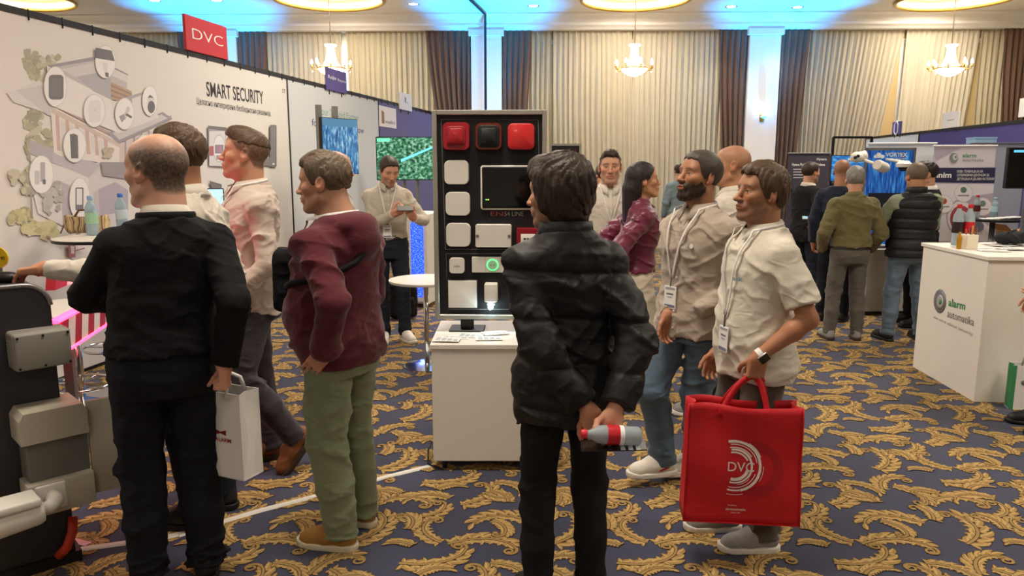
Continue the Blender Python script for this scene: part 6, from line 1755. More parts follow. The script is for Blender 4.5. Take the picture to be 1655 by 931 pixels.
# tablet screen seen between the men
o, M, w, h, pl = panel_from(334, 306, 360, 332, 4.6, (0.35, -1, 0), 0.02)
e = empty('tablet', o, 0, 'bright tablet screen propped up between two shirts', 'tablet')
MB().bevel_box((-0.006, -0.006, -0.012), (w + 0.006, h + 0.006, 0), 0.003, M, 1).build('casing', M_BLK, e)
MB().box((0, 0, 0.0004), (w, h, 0.0012), M).build('display', mat('tablet_display', '#9fd0e6', 0.3, emit='#a8d4ea', es=0.7), e)
MB().box((-0.01, -0.01, -0.10), (w + 0.01, 0.002, 0.02), M).box((w * 0.45, 0.0, -0.10), (w * 0.55, h * 0.8, -0.014), M).build('tablet_stand', M_STEEL, e)
e2 = empty('bar_table', (o.x + 0.1, o.y + 0.12, 0), 0, 'white bar table hidden behind the light shirts, carrying the tablet', 'table')
MB().lathe([(0.28, -0.025), (0.28, 0.0)], (0, 0, o.z - 0.012), 32).build('table_top', M_WLAM, e2); MB().tube([(0, 0, 0.02), (0, 0, o.z - 0.03)], 0.03, 12).build('column', M_CHROME, e2, smooth=True); MB().lathe([(0.22, 0), (0.22, 0.01), (0.04, 0.03)], n=24).build('base', M_CHROME, e2)

# ------------------------------------------------------------------ white cable strips on the carpet
def floor_strip(pix, w, label):
    pts = [ground(*p) for p in pix]; mb = MB()
    for i in range(len(pts) - 1):
        a, b_ = pts[i], pts[i + 1]; d = (b_ - a).normalized(); n = Vector((-d.y, d.x, 0)) * w / 2; up = Vector((0, 0, 0.008))
        mb.add([a - n + Vector((0, 0, .0015)), b_ - n + Vector((0, 0, .0015)), b_ + n + Vector((0, 0, .0015)), a + n + Vector((0, 0, .0015)), a - n * 0.6 + up, b_ - n * 0.6 + up, b_ + n * 0.6 + up, a + n * 0.6 + up], [(0, 1, 5, 4), (1, 2, 6, 5), (2, 3, 7, 6), (3, 0, 4, 7), (4, 5, 6, 7)])
    return tag(mb.build('cable_strip', mat('strip_white', '#d8d5cc', 0.5)), label, 'cable strip', 'floor cable strips')
floor_strip([(120, 890), (262, 870), (300, 862)], 0.045, 'white cable strip on the carpet behind the old man\'s shoes')
floor_strip([(288, 866), (420, 826), (560, 790)], 0.045, 'white cable strip running past the green trousers')
floor_strip([(560, 790), (622, 772), (700, 753)], 0.04, 'white cable strip ending at the plinth castor')
tag(MB().bevel_box((-0.05, -0.02, 0), (0.05, 0.02, 0.004), 0.001, Matrix.Translation(ground(130, 878) + Vector((0, 0, 0.002))) @ Matrix.Rotation(R(-20), 4, 'Z'), 1).build('luggage_tag', mat('tag_pink', '#e0a8b0', 0.5)), 'small pale tag lying on the carpet by the red conduit', 'tag')
tag(MB().tube([at(697, 715, PB.y + 0.2), at(692, 728, PB.y + 0.1), ground(692, 750, 0.012), ground(715, 758, 0.012)], 0.006, 6).build('power_cord', M_BLK, smooth=True), 'thin black power cord hanging beside the white plinth', 'cord')
# ------------------------------------------------------------------ right side: counter of the alarm firm
M_GREEN = mat('logo_green', '#3f8f5c', 0.6); M_GREYT = mat('logo_grey', '#7d7d80', 0.6)
cB = ground(1574, 650); cA = ground(1494, 604); cA = cB + (cA - cB) * 1.28
sd = (cB - cA); sd.z = 0; CL = sd.length; sd.normalize(); sn = Vector((-sd.y, sd.x, 0))
if sn.x > 0: sn = -sn                                     # side face looks towards the hall
fd = -sn                                                  # front edge direction (to the right)
CH = 1.07
ce_ = empty('reception_counter', cB, 0, 'white box counter with a green and grey company logo on its side', 'counter')
CM = frame((0, 0, 0), sd, Vector((0, 0, 1)))             # x: towards the camera along the side face, z up ; y = z x x
yw = CM.to_3x3().col[1].dot(fd)
sg_ = 1 if yw > 0 else -1
def cbox(mb, x0, x1, w0, w1, z0, z1, bev=0.0):
    lo = (x0, min(sg_ * w0, sg_ * w1), z0); hi = (x1, max(sg_ * w0, sg_ * w1), z1)
    return mb.bevel_box(lo, hi, bev, CM, 1) if bev else mb.box(lo, hi, CM)
cbox(MB(), -CL, 0, 0.0, 1.10, 0.0, CH - 0.03, 0.003).build('side_panel', M_WLAM, ce_)
cbox(MB(), -CL - 0.015, 0.015, -0.015, 1.12, CH - 0.03, CH, 0.004).build('worktop', M_WLAM, ce_)
bpy.context.view_layer.update()
SP = (cB + sn * 0.001, sn)
# round emblem: grey sphere-like disc with green centre
oc = on_plane(1519, 487, *SP); q = on_plane(1528, 487, *SP); rr = abs(on_plane(1519, 467, *SP).z - oc.z)
EM = frame(oc - cB, sd, sn)
MB().lathe([(rr, 0), (rr * 0.9, 0.006), (rr * 0.5, 0.010), (0, 0.011)], n=28, M=EM).build('emblem', mat('emblem_grey', '#86888c', 0.35, 0.4), ce_, smooth=True)
MB().lathe([(rr * 0.62, 0.009), (rr * 0.45, 0.012), (0, 0.013)], n=24, M=EM @ Matrix.Translation((rr * 0.2, 0.0, 0))).build('emblem_ring', mat('emblem_light', '#b8babc', 0.35, 0.3), ce_, smooth=True)
MB().lathe([(rr * 0.26, 0.012), (0, 0.015)], n=16, M=EM @ Matrix.Translation((rr * 0.3, 0.0, 0))).build('emblem_core', M_GREEN, ce_, smooth=True)
wtext('lettering', 'alarm', (1533, 494), (1560, 501), M_GREEN, ce_, 12.5, bold=0.02, plane=SP)
wtext('lettering', 'automatika', (1531, 512), (1574, 527), M_GREYT, ce_, 13, plane=SP)
wtext('lettering', 'we care about security', (1509, 514), (1572, 543), M_GREYT, ce_, 5, plane=SP, spacing=1.2)
# things on the counter
def on_counter(px, py): return ground(px, py, CH)
p = on_counter(1545, 396); bottle((p.x, p.y, CH), 0.33, 0.040, 'cola-type bottle with red cap and black label at the front of the counter', '#c02a2c', '#2a1a18', M_PET, 'soft drink bottles on the counter')
p = on_counter(1559, 396); bottle((p.x + 0.02, p.y, CH), 0.33, 0.040, 'water bottle with red cap and bright red label beside the paper cup', '#c02a2c', '#c2202c', M_PET, 'soft drink bottles on the counter')
p = on_counter(1544, 401); bottle((p.x - 0.01, p.y - 0.06, CH), 0.13, 0.018, 'small perfume-like flask with amber liquid in front of the bottles', '#b8863c', None, mat('amber_liquid', '#d8a020', 0.15, trans=0.5), 'flasks')
p = on_counter(1565, 402); e = empty('pen_cup', (p.x, p.y, CH), 0, 'square cream cup filled with pens and sweets on the counter', 'cup')
MB().bevel_box((-0.045, -0.045, 0), (0.045, 0.045, 0.11), 0.004, seg=1).build('cup_body', mat('cup_cream', '#e8dfc8', 0.6), e)
for i, (x, y, cc) in enumerate(((-0.02, 0, '#b06a3a'), (0.01, 0.01, '#3a3a3e'), (0.025, -0.015, '#7a4a30'), (0.0, -0.02, '#c89a50'))):
    MB().tube([(x, y, 0.05), (x * 1.6, y * 1.6, 0.15 + 0.01 * i)], 0.006, 6).build('pen', mat('pen' + cc, cc, 0.5), e)
for i, (px, py, a) in enumerate(((1590, 402, 20), (1605, 406, -15), (1622, 398, 35), (1635, 404, 0), (1610, 396, 10), (1645, 397, -8))):
    p = on_counter(px, py); b_ = MB().box((-0.10, -0.07, 0), (0.10, 0.07, 0.003)).build('brochure', M_PAPER); b_.matrix_world = Matrix.Translation((p.x, p.y, CH + 0.001 + 0.0032 * i)) @ Matrix.Rotation(R(a), 4, 'Z')
    tag(b_, ('brochure next to the pen cup on the white counter', 'tilted brochure at the counter edge', 'brochure turned steeply on the counter', 'straight brochure in the counter heap', 'brochure at the back of the counter', 'outermost brochure on the counter')[i], 'brochure', 'brochures on the counter')
    MB().box((-0.08, -0.05, 0.0031), (0.04, 0.0, 0.0036)).build('print_block', mat('print_grey', '#b9bcc0', 0.7), b_)
p = on_counter(1636, 397); F = Field((-0.16, -0.1, 0), (0.16, 0.1, 0.14), 0.01); F.add(el((0, 0, 0.05), (0.13, 0.07, 0.05)), 0).add(el((0.05, 0.01, 0.08), (0.08, 0.06, 0.04)), 0.02).add(el((-0.08, 0.0, 0.06), (0.06, 0.05, 0.045)), 0.02); F.ripple(folds(12, 0.012, 0.06)); F.clip(lambda X, Y, Z: 0.004 - Z + 0 * X + 0 * Y)
v, q = F.mesh(); o_ = np_mesh('dark_scarf', v, q, cloth('scarf_black', '#26262b')); o_.location = (p.x, p.y, CH); tag(o_, 'crumpled black cloth heaped on the far counter edge', 'cloth')
# black bar table behind the counter
bt = ground(1605, 353, 1.10)
e = empty('bar_table', (bt.x, bt.y, 0), 0, 'black round bar table with leaflets behind the white counter', 'table')
MB().lathe([(0.30, -0.03), (0.31, -0.025), (0.31, -0.004), (0.30, 0.0)], (0, 0, 1.10), 40).build('table_top', M_BLK, e, smooth=True, angle=40)
MB().tube([(0, 0, 0.02), (0, 0, 1.07)], 0.03, 12).build('column', M_STEEL, e, smooth=True); MB().lathe([(0.24, 0), (0.24, 0.012), (0.04, 0.03)], n=32).build('base', M_STEEL, e, smooth=True, angle=40)
bottle((bt.x - 0.20, bt.y, 1.10), 0.27, 0.036, 'cola bottle with red cap on the black bar table', '#c02a2c', '#5a2018', M_PET, 'bottles on the black table')
bottle((bt.x + 0.06, bt.y + 0.08, 1.10), 0.24, 0.036, 'water bottle with pale blue cap on the black bar table', '#9cc8dc', '#b8dce8', None, 'bottles on the black table')
for i in range(4):
    b_ = MB().box((-0.09, -0.07, 0), (0.09, 0.07, 0.006)).build('leaflet_stack', M_PAPER); b_.matrix_world = Matrix.Translation((bt.x - 0.12 + 0.10 * i, bt.y - 0.12, 1.101 + 0.0065 * i)) @ Matrix.Rotation(R(15 * i - 20), 4, 'Z')
    tag(b_, ('leaflet nearest the cola bottle on the black table', 'second leaflet fanned on the black table', 'third leaflet fanned on the black table', 'uppermost leaflet fanned on the black table')[i], 'leaflet', 'fanned leaflets')
# paper bag with a green side
g = ground(1642, 652); e = empty('paper_bag', g - Vector((0, 0.12, 0)), R(-18), 'white paper bag with green side standing against the counter', 'paper bag')
def carrier(e, w, d, h, m, side_m, handle_m, hr=0.006, hh=0.10):
    t = 0.003
    MB().box((-w / 2, -d / 2, 0), (w / 2, -d / 2 + t, h)).build('front_panel', m, e); MB().box((-w / 2, d / 2 - t, 0), (w / 2, d / 2, h)).build('back_panel', m, e)
    for k in (-1, 1): MB().add([(k * w / 2, -d / 2, 0), (k * w / 2, d / 2, 0), (k * w / 2, d / 2, h), (k * (w / 2 - d * 0.22), 0, h), (k * w / 2, -d / 2, h), (k * (w / 2 - 0.002), 0, 0.0), (k * (w / 2 - d * 0.10), 0, h * 0.5)], [(0, 5, 6, 4), (6, 3, 4), (5, 1, 2, 6), (6, 2, 3)]).build('gusset', side_m, e)
    MB().box((-w / 2, -d / 2, 0), (w / 2, d / 2, t)).build('bottom', m, e)
    for k in (-1, 1): MB().tube([(-w * 0.18, k * d * 0.5, h - 0.02), (-w * 0.16, k * d * 0.3, h + hh * 0.7), (0, k * d * 0.1, h + hh), (w * 0.16, k * d * 0.3, h + hh * 0.7), (w * 0.18, k * d * 0.5, h - 0.02)], hr, 6).build('handle', handle_m, e, smooth=True)
carrier(e, 0.26, 0.10, 0.32, M_PAPER, M_GREEN, M_PAPER)
MB().box((-0.131, -0.052, 0.0), (-0.105, -0.0495, 0.32)).build('green_stripe', M_GREEN, e)
MB().lathe([(0.022, 0), (0.018, 0.004), (0, 0.005)], n=16, M=Matrix.Translation((-0.05, -0.0505, 0.20)) @ FXZ).build('emblem', mat('emblem_grey', '#86888c', 0.35, 0.4), e)
bpy.context.view_layer.update(); Wm = e.matrix_world
text('lettering', 'alarm', Wm @ Vector((-0.015, -0.0515, 0.20)), Wm @ Vector((0.06, -0.0515, 0.20)), Wm.to_3x3() @ Vector((0, -1, 0)), M_GREEN, e)
text('lettering', 'automatika', Wm @ Vector((-0.015, -0.0515, 0.175)), Wm @ Vector((0.10, -0.0515, 0.175)), Wm.to_3x3() @ Vector((0, -1, 0)), M_GREYT, e)

# ------------------------------------------------------------------ booth behind: banners, screens, cameras
def upright(name, px0, py0, px1, py1, Y, n, m, label, cat, base=True, bot=0.06, frame_m=None):
    o, M, w, h, pl = panel_from(px0, py0, px1, py1, Y, n, 0.02); top = o.z + h
    e = empty(name, (o.x, o.y, 0), 0, label, cat)
    MB().box((0, bot, -0.004), (w, top, 0), M).build('printed_panel', m, e)
    if frame_m: MB().bevel_box((-0.012, top, -0.012), (w + 0.012, top + 0.02, 0.012), 0.004, M, 1).build('top_rail', frame_m, e)
    if base: MB().bevel_box((-0.02, 0, -0.09), (w + 0.02, bot, 0.09), 0.01, M, 2).build('base_cassette', M_STEEL, e)
    P3 = (pl[0], pl[1])
    return e, M, w, top, P3
M_BLUSH = mat('banner_lilac', '#c9c3d2', 0.6); M_NAVY = mat('banner_navy', '#2d2c50', 0.6)
# alarm roll-up banner
e, M, w, top, PL = upright('roll_up_banner', 1510, 237, 1611, 400, 9.35, (-0.10, -1, 0), M_BLUSH, 'lilac roll-up banner with a navy stripe and circular product pictures', 'banner', frame_m=M_PAPER)
rb = MB(); ly = [0.001]
def R_(col, pts, pl=PL):
    ly[0] += 0.0003; print_poly(rb, pts, pl, ly[0], srgb(col))
R_('#dcd8e2', [(1512, 262), (1556, 238), (1609, 238), (1607, 270), (1511, 272)]); R_('#b8b0c4', [(1511, 240), (1548, 240), (1513, 258)])
R_('#2d2c50', [(1510, 271), (1609, 271), (1607, 296), (1510, 295)]); R_('#e2dee6', [(1510, 297), (1606, 298), (1600, 390), (1510, 390)]); R_('#b3a9bc', [(1560, 318), (1606, 312), (1604, 370), (1570, 345)])
R_('#b0a8b2', ell(1553, 352, 24, 30)); R_('#e4e0e6', ell(1553, 352, 22, 27)); R_('#a84a50', ell(1553, 354, 18, 22)); R_('#cfc4cc', ell(1553, 356, 13, 16)); R_('#9c3a44', ell(1553, 355, 8, 9))
for cx, cy, c2 in ((1557, 312, '#5f7d72'), (1588, 334, '#6f8a80'), (1525, 330, '#b8443c')):
    R_('#c8c2cc', ell(cx, cy, 15, 15)); R_('#e6e3e9', ell(cx, cy, 14, 14)); R_(c2, ell(cx, cy - 5, 5, 5)); R_('#8d8494', [(cx - 9, cy + 3), (cx + 9, cy + 3), (cx + 9, cy + 5), (cx - 9, cy + 5)])
R_('#6d7684', ell(1580, 366, 10, 9)); R_('#84888c', ell(1541, 255, 7, 8)); R_('#c8cac8', ell(1543, 254, 4, 5)); R_('#4a9060', ell(1544, 254, 1.6, 2))
ro = rb.build('banner_print', M_INK, e, colors=True); ro['kind'] = 'stuff'; ro.location = -e.location
wtext('lettering', 'alarm', (1555, 254), (1577, 254), M_GREEN, e, 6, 0.02, PL, 0.008); wtext('lettering', 'automatika', (1555, 261), (1589, 261), M_GREYT, e, 5, 0, PL, 0.008)
wtext('lettering', 'inim', (1513, 287), (1537, 287), M_WHITETXT, e, 9, 0.03, PL, 0.009)
for i, s_ in enumerate(('НОВА ГЕНЕРАЦИЈА НА', 'СУПЕРИОРНИ ЦЕНТРАЛИ ЗА', 'ДЕТЕКЦИЈА И ДОЈАВА НА ПОЖАР')): wtext('lettering', s_, (1546, 279 + 6 * i), (1546 + (42, 52, 60)[i], 279 + 6 * i), M_WHITETXT, e, 4, 0.01, PL, 0.009)
# white panel beside it and the blue poster
e, M, w, top, PL = upright('white_partition', 1404, 233, 1513, 400, 9.7, (-0.10, -1, 0), M_PANELB, 'plain white partition panel behind the blue city poster', 'partition', frame_m=M_PAPER)
e, M, w, top, PL = upright('poster_stand', 1402, 243, 1477, 322, 9.35, (-0.05, -1, 0), screen_mat('display_city', 'city'), 'lit blue night-city poster with white lettering over the counter', 'poster', base=False, bot=0.72)
for lo, hi in (((-0.025, 0.7, -0.02), (0, top + 0.03, 0.012)), ((w, 0.7, -0.02), (w + 0.025, top + 0.03, 0.012)), ((-0.025, top, -0.02), (w + 0.025, top + 0.03, 0.012))): MB().box(lo, hi, M).build('frame_bar', M_STEEL, e)
for k in (0.1, 0.9): MB().box((w * k - 0.02, 0, -0.03), (w * k + 0.02, 0.75, -0.005), M).build('leg', M_STEEL, e)
wtext('lettering', 'VORTEX', (1431, 253), (1466, 253), M_WHITETXT, e, 6.5, 0.03, PL, 0.003); wtext('lettering', 'BY MICROTEK', (1431, 258), (1465, 258), M_WHITETXT, e, 3, 0.0, PL, 0.003)
pb = MB(); [print_poly(pb, ell(cx, cy, r1, r2), PL, 0.003, (0.9, 0.95, 1)) for cx, cy, r1, r2 in ((1420, 251, 4.5, 4.5), (1426, 253, 3.5, 3), (1415, 253, 3, 2.5))]; pb.build('cloud_mark', M_INK, e, colors=True).location = -e.location
print_ = MB(); print_poly(print_, [(1403, 312), (1477, 312), (1477, 345), (1403, 345)], PL, 0.002, srgb('#0c1428')); print_.build('dark_strip', M_INK, e, colors=True).location = -e.location
# grey counter below
g = ground(1445, 510); e = empty('demo_counter', g, R(3), 'grey box counter with a black keyboard below the blue poster', 'counter')
MB().bevel_box((-0.36, 0, 0.05), (0.40, 0.5, 0.74), 0.004, seg=1).build('box_body', mat('counter_grey', '#b4b3ae', 0.55), e)
MB().bevel_box((-0.38, -0.02, 0.74), (0.42, 0.52, 0.77), 0.004, seg=1).build('worktop', mat('counter_grey', '#b4b3ae', 0.55), e)
for k in (-0.30, 0.34): MB().box((k - 0.03, 0.02, 0), (k + 0.03, 0.08, 0.05)).build('foot', M_BLK, e)
kb = empty('keyboard', g + Vector((-0.10, 0.06, 0.77)), R(3), 'black keyboard on the grey counter between two men', 'keyboard')
MB().bevel_box((-0.15, 0, 0), (0.15, 0.12, 0.018), 0.004, seg=1).build('case', M_BLK, kb)
for r_ in range(4):
    for c_ in range(10): MB().box((-0.14 + 0.028 * c_, 0.01 + 0.026 * r_, 0.018), (-0.117 + 0.028 * c_, 0.031 + 0.026 * r_, 0.023)).build('key', mat('key_grey', '#2c2c30', 0.5), kb)
# surveillance cameras on a rod in front of the poster
def cam_body(e, M, L, r, mouth):
    MB().lathe([(0.0, -L / 2), (r * 0.85, -L / 2), (r, -L / 2 + 0.03), (r, L / 2 - 0.02), (r * 0.9, L / 2), (0, L / 2)], n=24, M=M).build('camera_body', M_CAMW, e, smooth=True, angle=40)
    MB().lathe([(r * 0.82, L / 2 - 0.005), (r * 0.8, L / 2 + 0.02), (r * 0.3, L / 2 + 0.012), (0, L / 2 + 0.012)], n=24, M=M, cap=False).build('lens_hood', M_BLK, e, smooth=True, angle=40)
p = at(1424, 269, 8.75); e = empty('bullet_camera', p, 0, 'white bullet camera with black mouth in front of the city poster', 'camera')
cam_body(e, Matrix.Rotation(R(40), 4, 'Z') @ Matrix.Rotation(R(100), 4, 'Y'), 0.22, 0.062, 1); MB().tube([(-0.06, 0.03, 0.03), (-0.10, 0.25, 0.08), (-0.10, 0.62, 0.08)], 0.018, 8).build('bracket', M_CAMW, e, smooth=True)
p = at(1385, 254, 9.0); e = empty('turret_camera', p, 0, 'white twin-lens turret camera at the side of the city poster', 'camera')
MB().sphere((0, 0, 0), (0.075, 0.075, 0.065)).build('camera_body', M_CAMW, e, smooth=True); MB().lathe([(0.06, 0), (0.065, 0.09), (0.05, 0.10)], n=20, M=Matrix.Translation((0.02, 0.02, 0)) @ Matrix.Rotation(R(80), 4, 'Y')).build('mount', M_CAMW, e, smooth=True)
for k in (-1, 1): MB().sphere((-0.022 + 0.016 * k - 0.01, -0.062, 0.004 + 0.008 * k), 0.020).build('lens', M_BLK, e, smooth=True)
MB().tube([(0.08, 0.03, 0), (0.10, 0.30, 0)], 0.02, 8).build('bracket', M_CAMW, e, smooth=True)
p = at(1461, 266, 8.9); e = empty('dome_camera', p, 0, 'white dome camera above the vest man\'s head', 'camera')
MB().lathe([(0.085, -0.03), (0.085, 0.01), (0.055, 0.04), (0.05, 0.045)], n=24).build('housing', M_CAMW, e, smooth=True, angle=40); MB().sphere((0, 0, -0.035), (0.06, 0.06, 0.045)).build('dome', M_BLK, e, smooth=True); MB().tube([(0, 0, 0.03), (0, 0.42, 0.06)], 0.018, 8).build('bracket', M_CAMW, e, smooth=True)
# blue sky television and dark banner
o, M, w, h, pl = panel_from(1345, 252, 1398, 292, 11.0, (-0.05, -1, 0), 0.05)
e = empty('television', o, 0, 'television with a blue sky picture beside the dark banner', 'television')
MB().bevel_box((-0.012, -0.012, -0.06), (w + 0.012, h + 0.012, 0), 0.004, M, 1).build('casing', M_BLK, e); MB().box((0, 0, 0.0005), (w, h, 0.002), M).build('display', screen_mat('display_sky', 'sky'), e)
e = empty('television_stand', (o.x, o.y, 0), 0, 'dark floor stand under the blue television', 'stand')
MB().tube([M @ Vector((w * 0.5, 0.02, -0.10)), M @ Vector((w * 0.5, o.z + h * 0.6, -0.10))], 0.03, 10).build('pole', M_BLK, e, smooth=True); MB().box((w * 0.2, 0, -0.3), (w * 0.8, 0.02, 0.1), M).build('base_plate', M_BLK, e)
e, M, w, top, PL = upright('roll_up_banner', 1275, 249, 1342, 400, 10.4, (0.02, -1, 0), mat('banner_slate', '#3d3945', 0.6), 'dark slate banner with white heading in the distance', 'banner', frame_m=M_STEEL)
wtext('lettering', 'Hytera', (1320, 259), (1336, 259), M_WHITETXT, e, 4, 0.01, PL, 0.002); wtext('lettering', 'Hytera Push-to-Talk Solutions', (1280, 268), (1333, 268), M_WHITETXT, e, 4.5, 0.015, PL, 0.002)
hb = MB()
for i in range(4): print_poly(hb, [(1282, 273 + 4.5 * i), (1303 + 4 * i, 273 + 4.5 * i), (1303 + 4 * i, 274.2 + 4.5 * i), (1282, 274.2 + 4.5 * i)], PL, 0.002, (0.7, 0.7, 0.72))
hb_o = hb.build('small_print', M_INK, e, colors=True); hb_o.location = -e.location; hb_o['kind'] = 'stuff'
# black open frame
e = empty('open_frame', at(1347, 500, 12.0) * 1, 0, 'thin black open frame standing in front of the curtains', 'frame'); e.location.z = 0
a_ = at(1347, 222, 12.0); b_ = at(1409, 222, 12.0)
for x in (a_.x, b_.x): MB().box((x - e.location.x - 0.018, -0.018, 0), (x - e.location.x + 0.018, 0.018, a_.z)).build('post', M_BLACKMETAL, e)
MB().box((a_.x - e.location.x, -0.018, a_.z - 0.018), (b_.x - e.location.x, 0.018, a_.z + 0.018)).build('crossbar', M_BLACKMETAL, e)
# purple booth wall on the right
RZ = 2.30; b0 = on_plane(1400, 222, (0, 0, RZ), (0, 0, 1)); b1 = on_plane(1700, 188, (0, 0, RZ), (0, 0, 1))
RD = b1 - b0; RD.z = 0; RL = RD.length; RD.normalize(); RN = Vector((RD.y, -RD.x, 0))
if RN.dot(CAMP - b0) < 0: RN = -RN
RM = frame(Vector((b0.x, b0.y, 0)), RD, RN); RP = (Vector((b0.x, b0.y, 0)), RN)
xw = (on_plane(1485, 230, *RP) - RP[0]).dot(RD)
for i, (x0, x1, m, lab) in enumerate(((0, xw, M_PANELB, 'white end of the booth wall beneath the small violet sign'), (xw, RL + 1.0, M_PANELV, 'long purple booth wall below the hanging white signs'))):
    e = empty('booth_wall', (0, 0, 0), 0, lab, 'booth wall', 'booth wall panels')
    MB().box((x0 + 0.01, 0.02, -0.03), (x1 - 0.01, RZ - 0.04, 0), RM).build('fabric_panel', m, e); MB().box((x0, RZ - 0.045, -0.045), (x1, RZ, 0.008), RM).build('top_rail', M_BLACKMETAL, e); MB().box((x0 - 0.02, 0, -0.045), (x0 + 0.01, RZ, 0.010), RM).build('post', M_BLACKMETAL, e)
e, P2, M, w, h = hang_sign(RP, 1441, 198, 1455, 218, -3, mat('sign_violet', '#5b4f94', 0.6), 'small violet sign with white hexagon emblem on the booth wall end')
mb = MB(); mb.tube([M @ Vector((w * 0.5 + w * 0.24 * math.cos(a), h * 0.5 + w * 0.30 * math.sin(a), 0.004)) for a in np.linspace(PI / 6, 2 * PI + PI / 6, 6, endpoint=False)], 0.012, 6, closed=True); mb.build('emblem', M_WHITETXT, e)
e, P2, M, w, h = hang_sign(RP, 1522, 183, 1548, 208, -3, M_PAPER, 'white square sign above the purple booth wall')
sign_text(e, 'intex', M, w * 0.3, w * 0.75, h * 0.45, mat('lettering_grey', '#6c6b70', 0.7), h * 0.10)
e, P2, M, w, h = hang_sign(RP, 1645, 160, 1672, 190, -3, M_PAPER, 'white sign partly cut off above the purple booth wall')
sign_text(e, 'inim', M, w * 0.35, w * 0.7, h * 0.45, mat('lettering_grey', '#6c6b70', 0.7), h * 0.10)
# light blue box on a shelf and cardboard box, black television at the edge
o, M, w, h, pl = panel_from(1577, 222, 1612, 232, 9.6, (0, -1, 0), 0.05)
e = empty('pale_blue_box', o, 0, 'pale blue flat box lying on top of the grey partition', 'box')
MB().bevel_box((0, 0, -0.2), (w, h, 0), 0.004, M, 1).build('box_body', mat('box_blue', '#8fb4d8', 0.6), e); MB().box((-0.003, h * 0.8, -0.203), (w + 0.003, h + 0.003, 0.003), M).build('lid', mat('box_blue', '#8fb4d8', 0.6), e)
e, M, w, top, PL = upright('grey_partition', 1570, 233, 1660, 400, 9.55, (0, -1, 0), mat('partition_grey', '#9fa6b2', 0.6), 'grey partition panel behind the black bar table', 'partition', frame_m=M_STEEL)
o, M, w, h, pl = panel_from(1633, 240, 1720, 303, 8.0, (-0.15, -1, 0), 0.05)
e = empty('television', o, 0, 'black switched-off television cut by the picture edge', 'television')
MB().bevel_box((-0.012, -0.012, -0.06), (w + 0.012, h + 0.012, 0), 0.004, M, 1).build('casing', M_BLK, e); MB().box((0, 0, 0.0005), (w, h, 0.002), M).build('display', mat('touch_glass', '#060607', 0.08, spec=0.6), e)
MB().box((w * 0.07, h * 0.90, 0.0022), (w * 0.3, h * 0.96, 0.003), M).build('caption', mat('display_caption_blue', '#5ab8e0', 0.4, emit='#5ab8e0', es=0.9), e)
e = empty('television_stand', (o.x, o.y, 0), 0, 'floor stand of the switched-off television', 'stand'); MB().box((w * 0.45, 0, -0.12), (w * 0.55, o.z + h * 0.5, -0.07), M).build('pole', M_STEEL, e); MB().box((w * 0.25, 0, -0.3), (w * 0.75, 0.02, 0.1), M).build('base_plate', M_STEEL, e)
cbp = ground(1640, 378, 0.9); e = empty('cardboard_box', (at(1640, 378, 9.1).x, 9.1, 0), 0.2, 'brown cardboard box standing behind the counter', 'box')
MB().box((-0.16, -0.12, 0), (0.16, 0.12, at(1640, 372, 9.1).z)).build('box_body', mat('cardboard', '#a8794a', 0.8, var=0.1), e)
for k in (-1, 1): MB().add([(k * 0.16, -0.12, at(1640, 372, 9.1).z), (k * 0.16, 0.12, at(1640, 372, 9.1).z), (k * 0.26, 0.12, at(1640, 372, 9.1).z + 0.08), (k * 0.26, -0.12, at(1640, 372, 9.1).z + 0.08)], [(0, 1, 2, 3)]).build('flap', mat('cardboard', '#a8794a', 0.8, var=0.1), e)
# white paper bag hanging behind the vest man
g = ground(1500, 520); e = empty('paper_bag', at(1502, 480, 7.4) - Vector((0, 0, 0.2)), R(-30), 'white paper bag with red print held beside the dark suit', 'paper bag')
carrier(e, 0.20, 0.09, 0.28, M_PAPER, M_PAPER, M_PAPER, hh=0.09)
MB().box((-0.06, -0.048, 0.06), (0.06, -0.0455, 0.14)).build('red_print', M_SIREN, e)
# ------------------------------------------------------------------ people
def conv(loc, rz, H):
    """photograph point at a depth -> the person's own frame (1.75 m figure)"""
    s = H / 1.75; c, sn = math.cos(rz), math.sin(rz)
    def f(px, py, Y):
        p = at(px, py, Y) if not isinstance(px, Vector) else px
        x, y = p.x - loc[0], p.y - loc[1]
        return np.array((c * x + sn * y, -sn * x + c * y, p.z)) / s
    return f
def spot(px, Y): p = at(px, 700, Y); return (p.x, p.y)
H_BROWN = hair_mat('hair_brown', '#3a2a1e', '#6a523c'); H_DARK = hair_mat('hair_dark', '#1f1814', '#453629'); H_GREY = hair_mat('hair_grey', '#4f4a45', '#8d867e'); H_MID = hair_mat('hair_ash_brown', '#4a3c30', '#84715c')
H_BLACK = hair_mat('hair_black', '#141112', '#332b28'); H_SALT = hair_mat('hair_salt', '#5c5955', '#a5a19b')
M_LANW = mat('lanyard_white', '#dcd8d4', 0.6, var=0.25, vs=60); M_LEATHER = mat('belt_leather', '#1d1917', 0.45)
C_BEIGE = cloth('shirt_beige', '#c3b4a8'); C_CREAM = cloth('shirt_cream', '#cfc8bb'); C_STONE = cloth('shirt_stone', '#b7b0a1'); C_GREIGE = cloth('shirt_greige', '#ab9e90')
C_BLACKJ = cloth('jeans_black', '#1a191c', var=0.2); C_NAVYT = cloth('trousers_navy', '#16171f', var=0.2); C_DARKJ = cloth('jeans_dark', '#1f2430', var=0.25)
C_BLUEJ = cloth('jeans_blue', '#55687a', var=0.28, vs=7); C_FADEJ = cloth('jeans_faded', '#5f6f80', var=0.3, vs=5)
